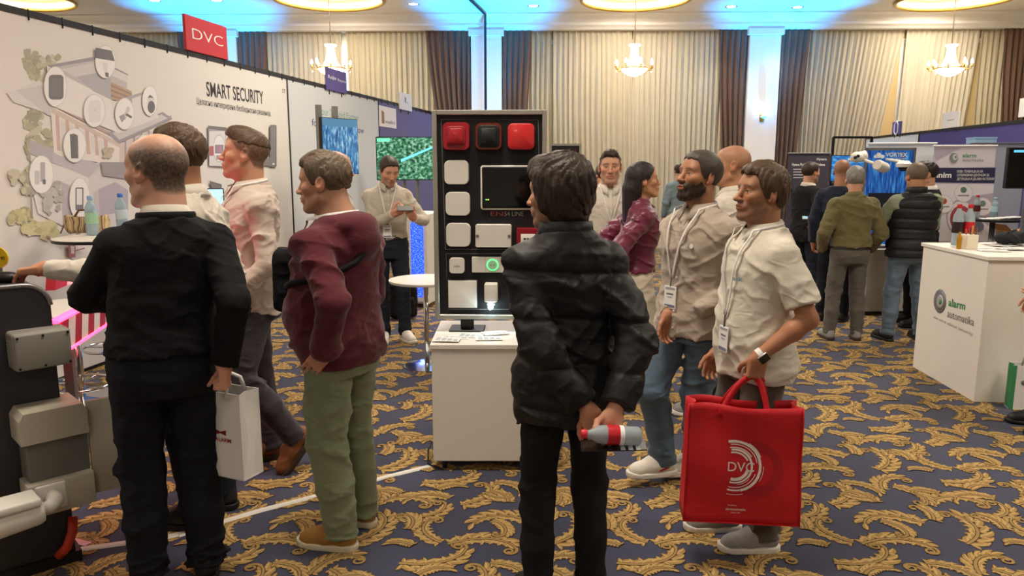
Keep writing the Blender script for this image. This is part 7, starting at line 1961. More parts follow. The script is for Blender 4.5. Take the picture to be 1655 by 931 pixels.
S_BLACK = mat('shoe_black', '#151416', 0.5); S_WHITE = mat('shoe_white', '#e2ddd2', 0.55); S_SOLEW = mat('sole_white', '#e4e0d6', 0.6); S_GREY = mat('shoe_grey', '#8f8f8d', 0.7, bump=0.3); S_TAN = mat('shoe_tan', '#a4763a', 0.7, var=0.2, vs=20); S_BROWNS = mat('shoe_brown', '#7a4a2c', 0.6, var=0.2, vs=20); S_SOLED = mat('sole_dark', '#3a2a20', 0.7); S_SOLEC = mat('sole_cream', '#d8cfb4', 0.7)
LACE = mat('lace_brown', '#4a3222', 0.8); LACEW = mat('lace_white', '#dcd8cf', 0.8)

# --- bald older man in a black sweater, seen from behind
L1 = spot(272, 2.84); r1 = R(26); W1 = conv(L1, r1, 1.79)
P1 = person('older balding man in black sweater seen from behind, holding a white paper bag', L1, r1, H=1.79, build=1.03, belly=0.03, side=0.05, hs=1.15, head=(R(44), R(2), 0), skin='pale',
    face=dict(scalp=0.95, scalp_col=srgb('#4d463f'), scalp_top=0.088, stubble=0.15, jaw=1.05, neck=0.062),
    armL=dict(w=(-0.10, 0.34, 1.10), e=(-1, -0.5, -0.2), pose='loose', n=(1, 0, 0)), armR=dict(w=W1(362, 588, 2.80), e=(0.3, -1, 0), pose='grip', f=(0, 0, -1), n=(-1, 0.3, 0)),
    top=dict(name='sweater', mat=cloth('sweater_black', '#141417', var=0.15, bump=0.4, bs=300), hem=0.965, e=0.024, flare=0.008, sr=(0.068, 0.058, 0.046), fold=0.010, lam=0.10, cuff=0.97),
    pants=dict(mat=C_NAVYT, r=(0.104, 0.082, 0.070), e=0.014), shoes=dict(mat=S_BLACK, sole=S_BLACK), collar=[dict(kind='shirt', mat=C_CREAM, r=0.071, drop=0.0, gap=20, up=0.006), dict(kind='stand', mat=MATS['sweater_black'], r=0.086, h=0.022, gap=22)], seed=2, neckfwd=0.02)
# sweater stand collar below the white shirt collar is part of the sweater
# --- man in a light shirt reaching over to the cabinet
L2 = spot(330, 3.42); r2 = R(78); W2 = conv(L2, r2, 1.88)
hand_w = Vector((at(74, 433, KY + 0.04).x, KY + 0.04, KH + 0.062))
P2 = person('man in pale shirt reaching one hand to the cabinet top behind the black sweater', L2, r2, H=1.87, build=1.0, lean=0.02, head=(R(2), R(3), 0), skin='warm', face=dict(stubble=0.2), hair=dict(style='short', mat=H_BROWN, vol=0.9),
    armL=dict(w=W2(hand_w, 0, 0), e=(-0.6, -0.3, -1), pose='rest', f=conv((0, 0), r2, 1.75)(Vector((-1, 0.05, -0.12)), 0, 0), n=(0, 0, -1)), armR=dict(show=False),
    top=dict(mat=C_CREAM, hem=0.84, e=0.018, flare=0.012), pants=dict(mat=C_DARKJ), shoes=dict(mat=S_BLACK, sole=S_BLACK), collar=dict(kind='shirt'), seed=3)
# --- tall man in a beige shirt, one foot crossed behind
L3 = spot(424, 4.12); r3 = R(120); W3 = conv(L3, r3, 1.89)
P3 = person('tall young man in beige shirt and dark trousers with one heel raised', L3, r3, H=1.89, build=1.04, head=(R(-20), R(6), 0), skin='fair', face=dict(stubble=0.12, scalp=0.8, scalp_col=srgb('#35281f')), hair=dict(style='tall', mat=H_BROWN),
    armL=dict(w=(-0.20, 0.16, 0.93), e=(-0.5, -1, 0), show=False), armR=dict(w=(0.20, 0.14, 0.93), e=(0.6, -1, 0), show=False),
    legL=dict(a=W3(474, 706, 3.98), k=(-0.1, 1, 0), toe=6, pitch=-52), legR=dict(a=W3(442, 733, 4.16), toe=-6),
    top=dict(mat=C_BEIGE, hem=0.84, e=0.022, flare=0.018, fold=0.011), pants=dict(mat=cloth('trousers_charcoal', '#38333a', var=0.15), r=(0.098, 0.072, 0.060)), shoes=dict(mat=S_BROWNS, sole=S_SOLED, laces=LACE, sock=M_LEATHER, high=0.13),
    collar=dict(kind='shirt', drop=0.06), lanyard=dict(mat=M_LANW, v=1.24, b=1.14, x=-0.02), placket=(0.85, 1.44), seed=4)
# --- man in the maroon hoodie
L4 = spot(558, 3.22); r4 = R(66); W4 = conv(L4, r4, 1.75)
M_HOOD = cloth('hoodie_maroon', '#571e2a', var=0.12, vs=14, bump=0.3, bs=300)
P4 = person('man in maroon hoodie and green trousers with a hand in his pocket', L4, r4, H=1.75, build=1.10, belly=0.085, head=(R(19), R(-4), 0), skin='fair', face=dict(stubble=0.22, neck=0.060, jaw=1.08), hair=dict(style='short', mat=H_MID, vol=0.75), neckfwd=0.03,
    armL=dict(w=W4(524, 570, 2.99), e=(-0.6, -1, 0), pose='flat', f=(0.1, 0.75, -0.75), n=(1, 0.2, 0.2)), armR=dict(w=(0.22, 0.20, 0.93), e=(0.6, -1, 0), show=False),
    legL=dict(a=(-0.10, -0.03, 0.085), toe=14), legR=dict(a=(0.13, 0.02, 0.085), toe=2),
    top=dict(name='hoodie', mat=M_HOOD, hem=0.84, e=0.030, sr=(0.076, 0.064, 0.052), fold=0.012, lam=0.10, bunch=True, cuff=0.93, hemband=0.06, neckr=0.068,
             add=(el((0, -0.095, 1.450), (0.125, 0.080, 0.060)), el((0, -0.03, 1.470), (0.118, 0.090, 0.040)), el((0, -0.135, 1.39), (0.105, 0.055, 0.085)))),
    pants=dict(mat=cloth('trousers_green', '#7b8466', var=0.14, vs=10), r=(0.106, 0.088, 0.072), e=0.012, fold=0.011), shoes=dict(mat=S_TAN, sole=S_SOLEC, laces=LACE, sock=M_LEATHER, high=0.12),
    lanyard=dict(mat=M_LANW, v=1.20, b=1.06, w=0.020), seed=5)
# --- bald man with glasses behind the hoodie
L5 = spot(556, 5.5); r5 = R(-58)
person('bald bearded man with glasses, only his head showing behind the hoodie', L5, r5, H=1.80, head=(0, R(-4), 0), skin='fair', face=dict(stubble=0.5, scalp=0.25, scalp_col=srgb('#8a6a58')), beard=dict(mat=H_BROWN, len=0.002), glasses=M_BLK,
    top=dict(mat=C_STONE, hem=0.84, e=0.018), pants=dict(mat=C_DARKJ), shoes=dict(mat=S_BLACK, sole=S_BLACK), collar=dict(kind='shirt'), seed=6, res=1.3)
# --- man with the phone
L6 = spot(637, 7.15); r6 = R(192); W6 = conv(L6, r6, 1.80)
person('man in stone shirt and lanyard looking down at a phone', L6, r6, H=1.80, head=(R(14), R(-24), 0), skin='fair', face=dict(stubble=0.4, scalp=0.5, scalp_col=srgb('#3a2e26')), hair=dict(style='crop', mat=H_DARK), neckfwd=0.02,
    armR=dict(w=W6(636, 346, 6.88), e=(0.9, -0.6, -0.8), pose='hold', f=(-0.7, 0.6, 0.35), n=(-0.3, -0.5, 0.8)), armL=dict(w=W6(668, 352, 6.90), e=(-0.9, -0.6, -0.8), pose='hold', f=(0.35, 0.75, 0.5), n=(0.3, -0.6, 0.7)),
    legL=dict(a=(-0.13, 0.02, 0.085), toe=20), legR=dict(a=(0.07, 0.0, 0.085), toe=-4),
    top=dict(mat=C_STONE, hem=0.985, e=0.018), pants=dict(mat=C_DARKJ, r=(0.094, 0.070, 0.058)), belt=dict(mat=M_LEATHER, buckle=M_STEEL), shoes=dict(mat=S_WHITE, sole=S_SOLEW, laces=LACEW), collar=dict(kind='shirt'), lanyard=dict(mat=M_LANW, v=1.17, b=1.06, x=0.02), placket=(1.0, 1.44), seed=7, res=1.5)
p = at(655, 337, 6.80); e = empty('phone', p, R(12), 'black phone held by the man in the stone shirt', 'phone')
MB().bevel_box((-0.075, -0.004, -0.036), (0.075, 0.004, 0.036), 0.003, Matrix.Rotation(R(-55), 4, 'X'), 2).build('case', M_BLK, e); MB().box((-0.070, 0.0042, -0.033), (0.070, 0.0048, 0.033), Matrix.Rotation(R(-55), 4, 'X')).build('screen', mat('touch_glass', '#060607', 0.08, spec=0.6), e)
# --- young man in the black jacket, back view, centre
L7 = spot(917, 2.66); r7 = R(12); W7 = conv(L7, r7, 1.72)
M_JACK = mat('jacket_black', '#141416', rough=0.54, var=0.15, vs=10, bump=0.2, bs=120, spec=0.45); add_crease(M_JACK, 0.5, 9.0)
P7 = person('long-haired young man in black puffer jacket seen from behind, hands behind his back', L7, r7, H=1.725, build=0.96, al=1.08, side=-0.02, head=(R(50), R(-4), 0), skin='fair', face=dict(stubble=0.5, stubble_col=(0.10, 0.06, 0.04)), hair=dict(style='bob', mat=H_DARK),
    armL=dict(w=W7(952, 664, 2.47), e=(-1, -0.15, 0), pose='loose', f=(0.30, -0.15, -0.95), n=(0.3, 0.9, 0)), armR=dict(w=W7(992, 668, 2.42), e=(1, -0.2, 0), pose='hold', f=(-0.35, -0.30, -0.85), n=(-0.25, -0.85, 0.35)),
    legL=dict(a=(-0.115, 0.0, 0.085)), legR=dict(a=(0.105, 0.0, 0.085)),
    top=dict(name='jacket', mat=M_JACK, hem=0.80, e=0.036, flare=0.020, sr=(0.074, 0.072, 0.056), fold=0.012, lam=0.09, quilt=(0.165, 0.014), cuff=0.90, neckr=0.075, ztop=1.50, k=0.008),
    pants=dict(mat=C_BLACKJ, r=(0.094, 0.066, 0.056), fold=0.010), shoes=dict(mat=S_BLACK, sole=S_BLACK), collar=dict(kind='stand', mat=M_JACK, r=0.082, h=0.058, gap=18), seed=8)
# --- man facing the camera behind
L8 = spot(977, 6.0); r8 = R(178)
person('man facing forward in pale shirt with lanyard behind the black jacket', L8, r8, H=1.815, build=1.05, head=(R(-4), R(-2), 0), skin='fair', face=dict(stubble=0.18, scalp=0.85, scalp_col=srgb('#241b16')), hair=dict(style='tall', mat=H_DARK),
    top=dict(mat=C_CREAM, hem=0.985, e=0.018), pants=dict(mat=C_BLUEJ), belt=dict(mat=M_LEATHER, buckle=M_STEEL), shoes=dict(mat=S_BLACK, sole=S_BLACK), collar=dict(kind='shirt'), lanyard=dict(mat=M_LANW, v=1.22, b=1.10), placket=(1.0, 1.44), seed=9, res=1.2)
# --- woman in the burgundy blouse
L9 = spot(1020, 5.30); r9 = R(-84); W9 = conv(L9, r9, 1.715)
M_SATIN = mat('blouse_burgundy', '#6b1c3a', rough=0.38, var=0.1, vs=8, sheen=0.3)
P9 = person('woman in burgundy satin blouse and cream trousers, arms behind her back', L9, r9, H=1.715, female=True, build=1.0, lean=0.03, head=(R(-4), R(4), 0), skin='warm', face=dict(neck=0.046, w=0.95, jaw=0.85, nose=0.9, lips=srgb('#a04848'), brow=(0.03, 0.02, 0.018)), hair=dict(style='long', mat=H_BLACK),
    armL=dict(w=(-0.04, -0.22, 1.00), e=(-1, -0.6, 0), pose='loose', n=(0, 1, 0)), armR=dict(w=(0.05, -0.24, 0.97), e=(1, -0.6, 0), pose='loose', n=(0, 1, 0), f=(-0.3, 0, -1)),
    legL=dict(a=(-0.07, 0.06, 0.125)), legR=dict(a=(0.08, -0.14, 0.15), pitch=-12),
    top=dict(name='blouse', mat=M_SATIN, hem=0.985, e=0.022, sr=(0.066, 0.066, 0.052), fold=0.012, lam=0.07, cuff=0.98), pants=dict(mat=cloth('trousers_cream', '#d8cfbb', var=0.06), r=(0.100, 0.090, 0.100), e=0.010, hem=0.07, top=1.03, fold=0.009), shoes=dict(kind='heel', mat=mat('heel_beige', '#c49a72', 0.4)), collar=dict(kind='shirt', r=0.056, drop=0.04), seed=10, res=1.1)
mb = MB(); ec = P9['HC'] + P9['HR'] @ np.array((-0.082, -0.004, -0.052))
for sx in (-1, 1):
    ec = (P9['HC'] + P9['HR'] @ np.array((sx * 0.080, 0.0, -0.058))) * P9['s']
    MB().tube([tuple(ec + np.array((0, 0.014 * math.cos(a), 0.016 * math.sin(a)))) for a in np.linspace(0, 2 * PI, 14, endpoint=False)], 0.0022, 6, closed=True).build('earring', M_GOLD, P9['root'], smooth=True)
# --- bald man behind the bearded man
L10 = spot(1166, 4.95); r10 = R(62)
person('bald man in pale shirt standing behind the bearded man', L10, r10, H=1.825, build=1.05, head=(R(12), 0, 0), skin='warm', face=dict(scalp=0.3, scalp_col=srgb('#7a5a48')), top=dict(mat=C_CREAM, hem=0.84, e=0.018), pants=dict(mat=C_DARKJ), shoes=dict(mat=S_GREY, sole=S_SOLEW, laces=LACEW), collar=dict(kind='shirt'),
    legL=dict(a=(-0.13, 0.10, 0.085)), legR=dict(a=(0.10, 0.04, 0.085)), seed=11, res=1.2)
# --- bearded man
L11 = spot(1114, 3.80); r11 = R(126); W11 = conv(L11, r11, 1.765)
P11 = person('bearded man in greige shirt and blue jeans looking up, one hand in pocket', L11, r11, H=1.765, build=1.06, head=(R(-12), R(8), 0), skin='tan', face=dict(stubble=0.75, stubble_col=(0.05, 0.035, 0.028), scalp=0.6, scalp_col=srgb('#3a302a')), hair=dict(style='crop', mat=hair_mat('hair_crop_dark', '#2a2420', '#5c544c')), beard=dict(mat=H_DARK, len=0.003), placket=(0.84, 1.44),
    armR=dict(w=W11(1080, 508, 3.74), e=(0.5, -1, 0), pose='relaxed', f=(0.05, 0.15, -1)), armL=dict(w=W11(1126, 506, 3.60), e=(-0.8, -1, 0), show=False),
    legR=dict(a=W11(1072, 742, 3.82), toe=-22), legL=dict(a=W11(1122, 738, 3.92), toe=-16),
    top=dict(mat=C_GREIGE, hem=0.83, e=0.022, flare=0.018, fold=0.011), pants=dict(mat=C_BLUEJ, r=(0.096, 0.076, 0.066), fold=0.010), shoes=dict(mat=S_WHITE, sole=S_SOLEW, laces=LACEW), collar=dict(kind='shirt', drop=0.06), lanyard=dict(mat=M_LANW, v=1.13, b=1.03, x=0.03), seed=12)
# --- man in the white polo shirt
L12 = spot(1212, 3.20); r12 = R(102); W12 = conv(L12, r12, 1.70)
P12 = person('brown-haired man in cream polo shirt carrying the red bag', L12, r12, H=1.70, build=1.0, belly=0.03, head=(R(2), R(4), 0), skin='tan', face=dict(stubble=0.45, stubble_col=(0.14, 0.08, 0.05), nose=1.15), hair=dict(style='side', mat=H_BROWN, vol=1.0),
    armL=dict(w=W12(1226, 576, 2.98), e=(-0.5, -1, 0), pose='grip', f=(0.05, 0.1, -1), n=(1, -0.1, 0)), armR=dict(),
    legL=dict(a=(-0.11, -0.03, 0.085), toe=-10), legR=dict(a=(0.11, 0.04, 0.085), toe=-8),
    top=dict(name='polo_shirt', mat=cloth('polo_cream', '#d6cfbf', var=0.05, bump=0.4), hem=0.82, e=0.022, flare=0.016, sleeve='short', sr=(0.068, 0.062, 0.06), fold=0.010, cuff=0.78), pants=dict(mat=cloth('trousers_taupe', '#57514a', var=0.15), r=(0.100, 0.078, 0.066)), shoes=dict(mat=S_GREY, sole=S_SOLEW, laces=LACEW),
    collar=dict(kind='shirt', drop=0.05, gap=20), lanyard=dict(mat=M_LANW, v=1.10, b=0.99, x=-0.03), seed=13)
# --- distant people
def far(label, px, Y, rz, H, topc, pantc, hair, hm, seed, res=2.2, topname='jacket', build=1.0, group='distant visitors', **kw):
    return person(label, spot(px, Y), R(rz), H=H, build=build, hair=dict(style=hair, mat=hm) if hair else None, top=dict(name=topname, mat=topc, hem=0.84, e=0.022, flare=0.010, sr=(0.070, 0.060, 0.048), fold=0.008) if not isinstance(topc, dict) else topc, pants=dict(mat=pantc), shoes=kw.pop('shoes', dict(mat=S_BLACK, sole=S_BLACK)), seed=seed, res=res, **kw)
C_BLAZ = cloth('blazer_bluegrey', '#74848a'); C_NAVYJ = cloth('jacket_navy', '#1d2233'); C_BLKJ = cloth('jacket_matt_black', '#19191d'); C_OLIVE = cloth('shirt_olive', '#6a6341'); C_SUIT = cloth('suit_black', '#141418')
far('far man in blue-grey blazer walking away near the curtains', 1083, 12.6, 8, 1.73, C_BLAZ, C_NAVYT, 'crop', H_DARK, 21, face=dict(scalp=0.4, scalp_top=0.09))
far('far visitor in navy jacket beside the blue-grey blazer', 1113, 11.6, 75, 1.74, C_NAVYJ, C_NAVYT, 'short', H_DARK, 22)
W15 = conv(spot(1282, 9.1), R(-68), 1.74)
far('man in open black jacket holding a pale tablet', 1282, 9.1, -68, 1.74, dict(mat=C_CREAM, hem=0.90, e=0.012), C_DARKJ, 'crop', H_DARK, 23, res=1.7, face=dict(stubble=0.5), collar=dict(kind='shirt'),
    over=dict(name='jacket', mat=C_BLKJ, hem=0.80, e=0.032, sr=(0.078, 0.068, 0.056), open=0.05), shoes=dict(mat=S_BLACK, sole=S_SOLEW),
    armR=dict(w=W15(1308, 365, 8.9), e=(0.6, -0.6, -1), pose='hold', f=(0, 0.8, 0.2), n=(0, 0, 1)), armL=dict(w=W15(1318, 368, 9.1), e=(-0.6, -0.6, -1), pose='hold', f=(0, 0.8, 0.2), n=(0, 0, 1)))
p = at(1314, 352, 8.9); e = empty('tablet', p, R(-20), 'pale tablet held by the man in the open black jacket', 'tablet'); MB().bevel_box((-0.12, -0.08, -0.006), (0.12, 0.08, 0.006), 0.004, Matrix.Rotation(R(8), 4, 'X'), 1).build('casing', M_PAPER, e); MB().box((-0.11, -0.072, 0.0062), (0.11, 0.072, 0.0068), Matrix.Rotation(R(8), 4, 'X')).build('screen', mat('tablet_display', '#9fd0e6', 0.3, emit='#a8d4ea', es=0.7), e)
far('shaven-headed man in navy jacket behind the olive shirt', 1330, 8.1, -30, 1.765, C_NAVYJ, C_NAVYT, None, None, 24, res=1.7, skin='tan', head=(R(-8), R(-8), 0), face=dict(scalp=0.4, scalp_col=srgb('#5a4434')))
W17 = conv(spot(1352, 7.2), R(-6), 1.68)
far('grey-haired man in olive shirt and grey trousers seen from behind', 1352, 7.2, -6, 1.685, dict(mat=C_OLIVE, hem=0.965, e=0.030, sr=(0.078, 0.066, 0.050), fold=0.010, flare=0.0), cloth('trousers_grey', '#5a5650', var=0.15), 'short', H_SALT, 25, res=1.4, build=1.02, head=(R(-14), R(2), 0), collar=dict(kind='shirt', drop=0.02), belt=dict(mat=M_LEATHER, z=0.945),
    legL=dict(a=(-0.15, 0, 0.085)), legR=dict(a=(0.12, 0.0, 0.085)), armL=dict(w=(-0.24, 0.12, 0.92), e=(-0.6, -1, 0), show=False), armR=dict(w=(0.24, 0.12, 0.92), e=(0.6, -1, 0), show=False), shoes=dict(mat=S_GREY, sole=S_SOLED))
M_VEST = mat('vest_black', '#151518', rough=0.55, var=0.15, vs=10, bump=0.2, bs=90)
far('broad man in black padded vest over pale green sleeves seen from behind', 1446, 7.15, 4, 1.72, dict(mat=cloth('sleeve_sage', '#8b957e'), hem=0.90, e=0.018, sr=(0.076, 0.066, 0.054)), C_FADEJ, 'crop', H_MID, 26, res=1.4, build=1.16, skin='tan', head=(0, R(-2), 0), face=dict(neck=0.064), collar=dict(kind='stand', mat=M_VEST, r=0.078, h=0.06),
    over=dict(name='vest', mat=M_VEST, hem=0.85, e=0.046, sleeve='none', quilt=(0.10, 0.020), fold=0.004, neckr=0.075), legL=dict(a=(-0.16, 0.02, 0.085)), legR=dict(a=(0.17, 0.0, 0.085)), armL=dict(w=(-0.06, 0.26, 1.10), e=(-1, -0.3, 0), show=True, pose='loose'), armR=dict(w=(0.08, 0.26, 1.08), e=(1, -0.3, 0), pose='loose'))
far('man in black suit with white collar in profile beside the vest', 1462, 7.85, 72, 1.735, dict(name='suit_jacket', mat=C_SUIT, hem=0.80, e=0.030, sr=(0.074, 0.062, 0.050)), C_SUIT, 'short', H_BLACK, 27, res=1.6, skin='fair', head=(R(6), R(-4), 0), collar=dict(kind='shirt', mat=M_PAPER, drop=0.03), legL=dict(a=(-0.12, -0.02, 0.085)), legR=dict(a=(0.12, 0.04, 0.085)))
far('far grey-haired visitor glimpsed before the dark banner', 1276, 13.2, 160, 1.72, C_GREIGE, C_DARKJ, 'short', H_SALT, 28, res=2.6)
far('far visitor in dark top next to the dark banner', 1331, 12.4, 200, 1.74, C_NAVYJ, C_DARKJ, 'short', H_DARK, 29, res=2.6)
far('far visitor mostly hidden behind the forward-facing man', 966, 9.5, 20, 1.70, C_BLKJ, C_DARKJ, 'short', H_DARK, 30, res=2.4)
far('visitor in rosy beige shirt at the picture edge in front of the counter', 1694, 4.62, 80, 1.74, cloth('shirt_rosy', '#b89a90'), C_DARKJ, 'short', H_DARK, 31, res=1.8, topname='shirt', armL=dict(w=(-0.19, 0.18, 0.98), e=(-0.4, -1, 0)))
# ------------------------------------------------------------------ carried things and small marks
bpy.context.view_layer.update()
def tow(P, p):        # person's own frame -> world
    return P['root'].matrix_world @ Vector([float(c) * P['s'] for c in p])
# red shopping bag
M_REDBAG = mat('bag_red', '#c41420', 0.55, var=0.06, vs=8, bump=0.25, bs=250); add_crease(M_REDBAG, 0.25, 7.0)
M_REDPR = mat('bag_red_print', '#a8121e', 0.6); M_BAGW = mat('bag_print_white', '#ece6e0', 0.6)
RBY = 2.93
hw = tow(P12, P12['arms'][-1]['w'] + P12['arms'][-1]['f'] * 0.088)
tl, tr, bl, br = at(1117, 664, RBY), at(1299, 672, RBY), at(1115, 838, RBY), at(1306, 850, RBY)
bwid = (tr - tl).length; bht = (tl.z - br.z)
bc = Vector(((tl.x + tr.x) / 2, RBY + 0.06, (bl.z + br.z) / 2))
e = empty('shopping_bag', bc, R(-6), 'large red shopping bag with round white emblem held by the polo shirt man', 'shopping bag')
w, d, h = bwid * 0.98, 0.15, bht
def sheet(fn, nx, nz): return [fn(i / (nx - 1), j / (nz - 1)) for j in range(nz) for i in range(nx)], strip(nz, nx)
def bag_y(u, v): return 0.010 * math.sin(6 * u + 1) * v + 0.012 * math.sin(11 * u) * v * v + 0.006 * math.sin(9 * v + 3 * u)
for nm, sg_2 in (('front_panel', -1), ('back_panel', 1)):
    vs, fs = sheet(lambda u, v: ((u - 0.5) * w * (1 + 0.04 * (1 - v)), sg_2 * (d / 2 - 0.02 * v) + bag_y(u, v), v * h + 0.006 * math.sin(7 * u) * v), 24, 18)
    solid(MB().add(vs, fs).build(nm, M_REDBAG, e, smooth=True), 0.002)
for k in (-1, 1):
    vs, fs = sheet(lambda u, v: (k * (w / 2 * (1 + 0.04 * (1 - v)) - 0.035 * v * math.sin(PI * u)), (u - 0.5) * (d - 0.04 * v) + bag_y(0.5 + 0.5 * k, v), v * h + 0.006 * math.sin(7 * (0.5 + 0.5 * k)) * v), 9, 14)
    solid(MB().add(vs, fs).build('gusset', M_REDBAG, e, smooth=True), 0.002)
MB().box((-w / 2 * 1.03, -d / 2, -0.002), (w / 2 * 1.03, d / 2, 0.002)).build('bottom', M_REDBAG, e)
for k in (-1, 1):       # seam piping
    MB().tube([(k * w / 2 * (1 + 0.04 * (1 - v)), -(d / 2 - 0.02 * v) + bag_y(0.5 + 0.5 * k, v), v * h) for v in np.linspace(0, 1, 12)], 0.0035, 6).build('seam', M_REDBAG, e, smooth=True)
hl = e.matrix_world.inverted() if False else (Matrix.Translation(bc) @ Matrix.Rotation(R(-6), 4, 'Z')).inverted()
hp_ = hl @ hw
for sg_2 in (-1, 1):
    pts = []
    for t in np.linspace(0, 1, 15):
        u = 2 * abs(t - 0.5); x = (0.10 * (1 if t > 0.5 else -1)) * u ** 0.8 + hp_.x * (1 - u) + 0.008 * sg_2; y = sg_2 * (d / 2 - 0.02) * u + hp_.y * (1 - u); z = h - 0.05 + (hp_.z - h + 0.05) * (1 - u ** 1.6)
        pts.append((x, y, z))
    vs = [];
    for i, p in enumerate(pts):
        vs += [(p[0], p[1] - 0.001, p[2])]; 
    mbh = MB(); V2 = []
    for i, p in enumerate(pts):
        tv = Vector(pts[min(i + 1, 14)]) - Vector(pts[max(i - 1, 0)]); sdv = tv.cross(Vector((0, 1, 0))).normalized() * 0.012
        V2 += [tuple(Vector(p) - sdv), tuple(Vector(p) + sdv)]
    mbh.add(V2, [(2 * i, 2 * i + 1, 2 * i + 3, 2 * i + 2) for i in range(14)])
    solid(mbh.build('handle', M_REDBAG, e, smooth=True), 0.003)
# emblem: white broken rings, cut off by the fold at its left, with the letters
ex0 = -w * 0.5 + w * 0.355 ; ecz = h * 0.50
def by(x, z): u = x / w + 0.5; v = z / h; return -(d / 2 - 0.02 * v) + bag_y(u, v) - 0.0035
em = MB()
def arc(r0, r1, a0, a1, n=14):
    vs = []
    for k in range(n + 1):
        a = R(a0 + (a1 - a0) * k / n)
        for r in (r0, r1):
            x, z = max(ex0, ex0 + w * 0.06 + r * math.cos(a)), ecz + r * math.sin(a); vs.append((x, by(x, z), z))
    em.add(vs, [(2 * i, 2 * i + 1, 2 * i + 3, 2 * i + 2) for i in range(n)])
R0 = w * 0.245
for r0, r1, a0, a1 in ((0.90, 1.0, -75, 104), (1.0, 1.03, 20, 60), (0.80, 0.83, -104, -20), (0.82, 0.85, 10, 100), (0.70, 0.74, 30, 104), (0.60, 0.68, -40, 100), (0.50, 0.56, 25, 104), (0.44, 0.56, -104, -15), (0.60, 0.66, -104, -25), (0.70, 0.72, -80, -40), (0.90, 0.97, -104, -76), (1.06, 1.08, -30, 0), (1.10, 1.12, -104, -72)):
    arc(R0 * r0, R0 * r1, a0, a1)
em.build('emblem', M_BAGW, e)
bpy.context.view_layer.update(); Wm = e.matrix_world
def bag_text(s_, x0, x1, z, hgt, bold=0.0):
    y = min(by(x0, z), by(x1, z)) - 0.001
    return text('lettering', s_, Wm @ Vector((x0, y, z)), Wm @ Vector((x1, y, z)), Wm.to_3x3() @ Vector((0, -1, 0)), M_BAGW, e, hgt, bold, off=0.0015)
bag_text('DVC', ex0 + w * 0.002, ex0 + w * 0.235, ecz - h * 0.04, h * 0.085, 0.005)
bag_text('POWERED BY', ex0 + w * 0.02, ex0 + w * 0.10, h * 0.155, h * 0.012); bag_text('alarmautomatika', ex0, ex0 + w * 0.18, h * 0.118, h * 0.022, 0.005); bag_text('SINCE 1991', ex0 + w * 0.05, ex0 + w * 0.13, h * 0.09, h * 0.012)
# darker tone-on-tone ring print
em = MB(); ecx2 = w * 0.10
vs = []
for k in range(41):
    a = R(-150 + 250 * k / 40)
    for r in (w * 0.17, w * 0.25): x, z = ecx2 + r * math.cos(a), h * 0.48 + r * math.sin(a) * 1.0; x = min(x, w * 0.47); vs.append((x, by(x, z) + 0.001, z))
em.add(vs, [(2 * i, 2 * i + 1, 2 * i + 3, 2 * i + 2) for i in range(40)]); em.build('tone_ring', M_REDPR, e)
# wrist watch
A = P12['arms'][-1]; fa = nrm(A['w'] - A['e']); s12 = P12['s']
we = empty('wrist_watch', (0, 0, 0), 0, 'black square smart watch with white strap on the bare wrist', 'watch')
wc = A['w'] - fa * 0.012; wM = P12['root'].matrix_world
out = nrm(np.cross(fa, (0, 1, 0))); side_ = np.array((-1.0, -0.1, 0.0)); side_ = nrm(side_ - fa * (side_ @ fa)); oth = np.cross(fa, side_)
ring = MB(); vs = []
for k in range(28):
    a = 2 * PI * k / 28; dr_ = side_ * math.cos(a) + oth * math.sin(a)
    for f_, r_ in ((-0.011, 0.0305), (0.011, 0.0305), (0.011, 0.028), (-0.011, 0.028)): vs.append(tuple(wM @ Vector((wc + fa * f_ + dr_ * r_) * s12)))
ring.add(vs, [(4 * k + j, 4 * ((k + 1) % 28) + j, 4 * ((k + 1) % 28) + (j + 1) % 4, 4 * k + (j + 1) % 4) for k in range(28) for j in range(4)]); ring.build('strap', M_PAPER, we, smooth=True, angle=40)
cM = wM @ Matrix(((oth[0], fa[0], side_[0], 0), (oth[1], fa[1], side_[1], 0), (oth[2], fa[2], side_[2], 0), (0, 0, 0, 1))).to_4x4(); cM.translation = wM @ Vector((wc + side_ * 0.034) * s12)
MB().bevel_box((-0.019, -0.022, -0.006), (0.019, 0.022, 0.006), 0.005, cM, 3).build('watch_case', mat('watch_steel', '#b8b6b2', 0.3, 0.8), we, smooth=True, angle=40)
MB().bevel_box((-0.017, -0.020, 0.0055), (0.017, 0.020, 0.008), 0.001, cM, 1).build('watch_face', mat('touch_glass', '#060607', 0.08, spec=0.6), we)
# white paper bag of the older man
hw = tow(P1, P1['arms'][1]['w'] + P1['arms'][1]['f'] * 0.085)
tz_ = at(380, 645, 2.80).z; bz_ = at(380, 786, 2.80).z; bx = at(376, 715, 2.95).x
e = empty('paper_bag', (bx, 2.94, bz_), R(-24), 'white paper carrier bag with red logo hanging from the old man\'s hand', 'paper bag')
carrier(e, 0.22, 0.11, tz_ - bz_, M_PAPER, M_PAPER, M_PAPER, 0.008, hw.z - tz_ + 0.01)
bpy.context.view_layer.update(); Wm = e.matrix_world
text('lettering', 'ALARM', Wm @ Vector((-0.03, -0.0565, 0.155)), Wm @ Vector((0.055, -0.0565, 0.155)), Wm.to_3x3() @ Vector((0, -1, 0)), M_SIREN, e, 0.018, 0.01)
MB().add([(-0.03, -0.0575, 0.182), (0.0, -0.0575, 0.190), (0.03, -0.0575, 0.182), (0.03, -0.0575, 0.206), (0.0, -0.0575, 0.196), (-0.03, -0.0575, 0.206)], [(0, 1, 4, 5), (1, 2, 3, 4)]).build('logo', mat('logo_plum', '#7a1838', 0.6), e)
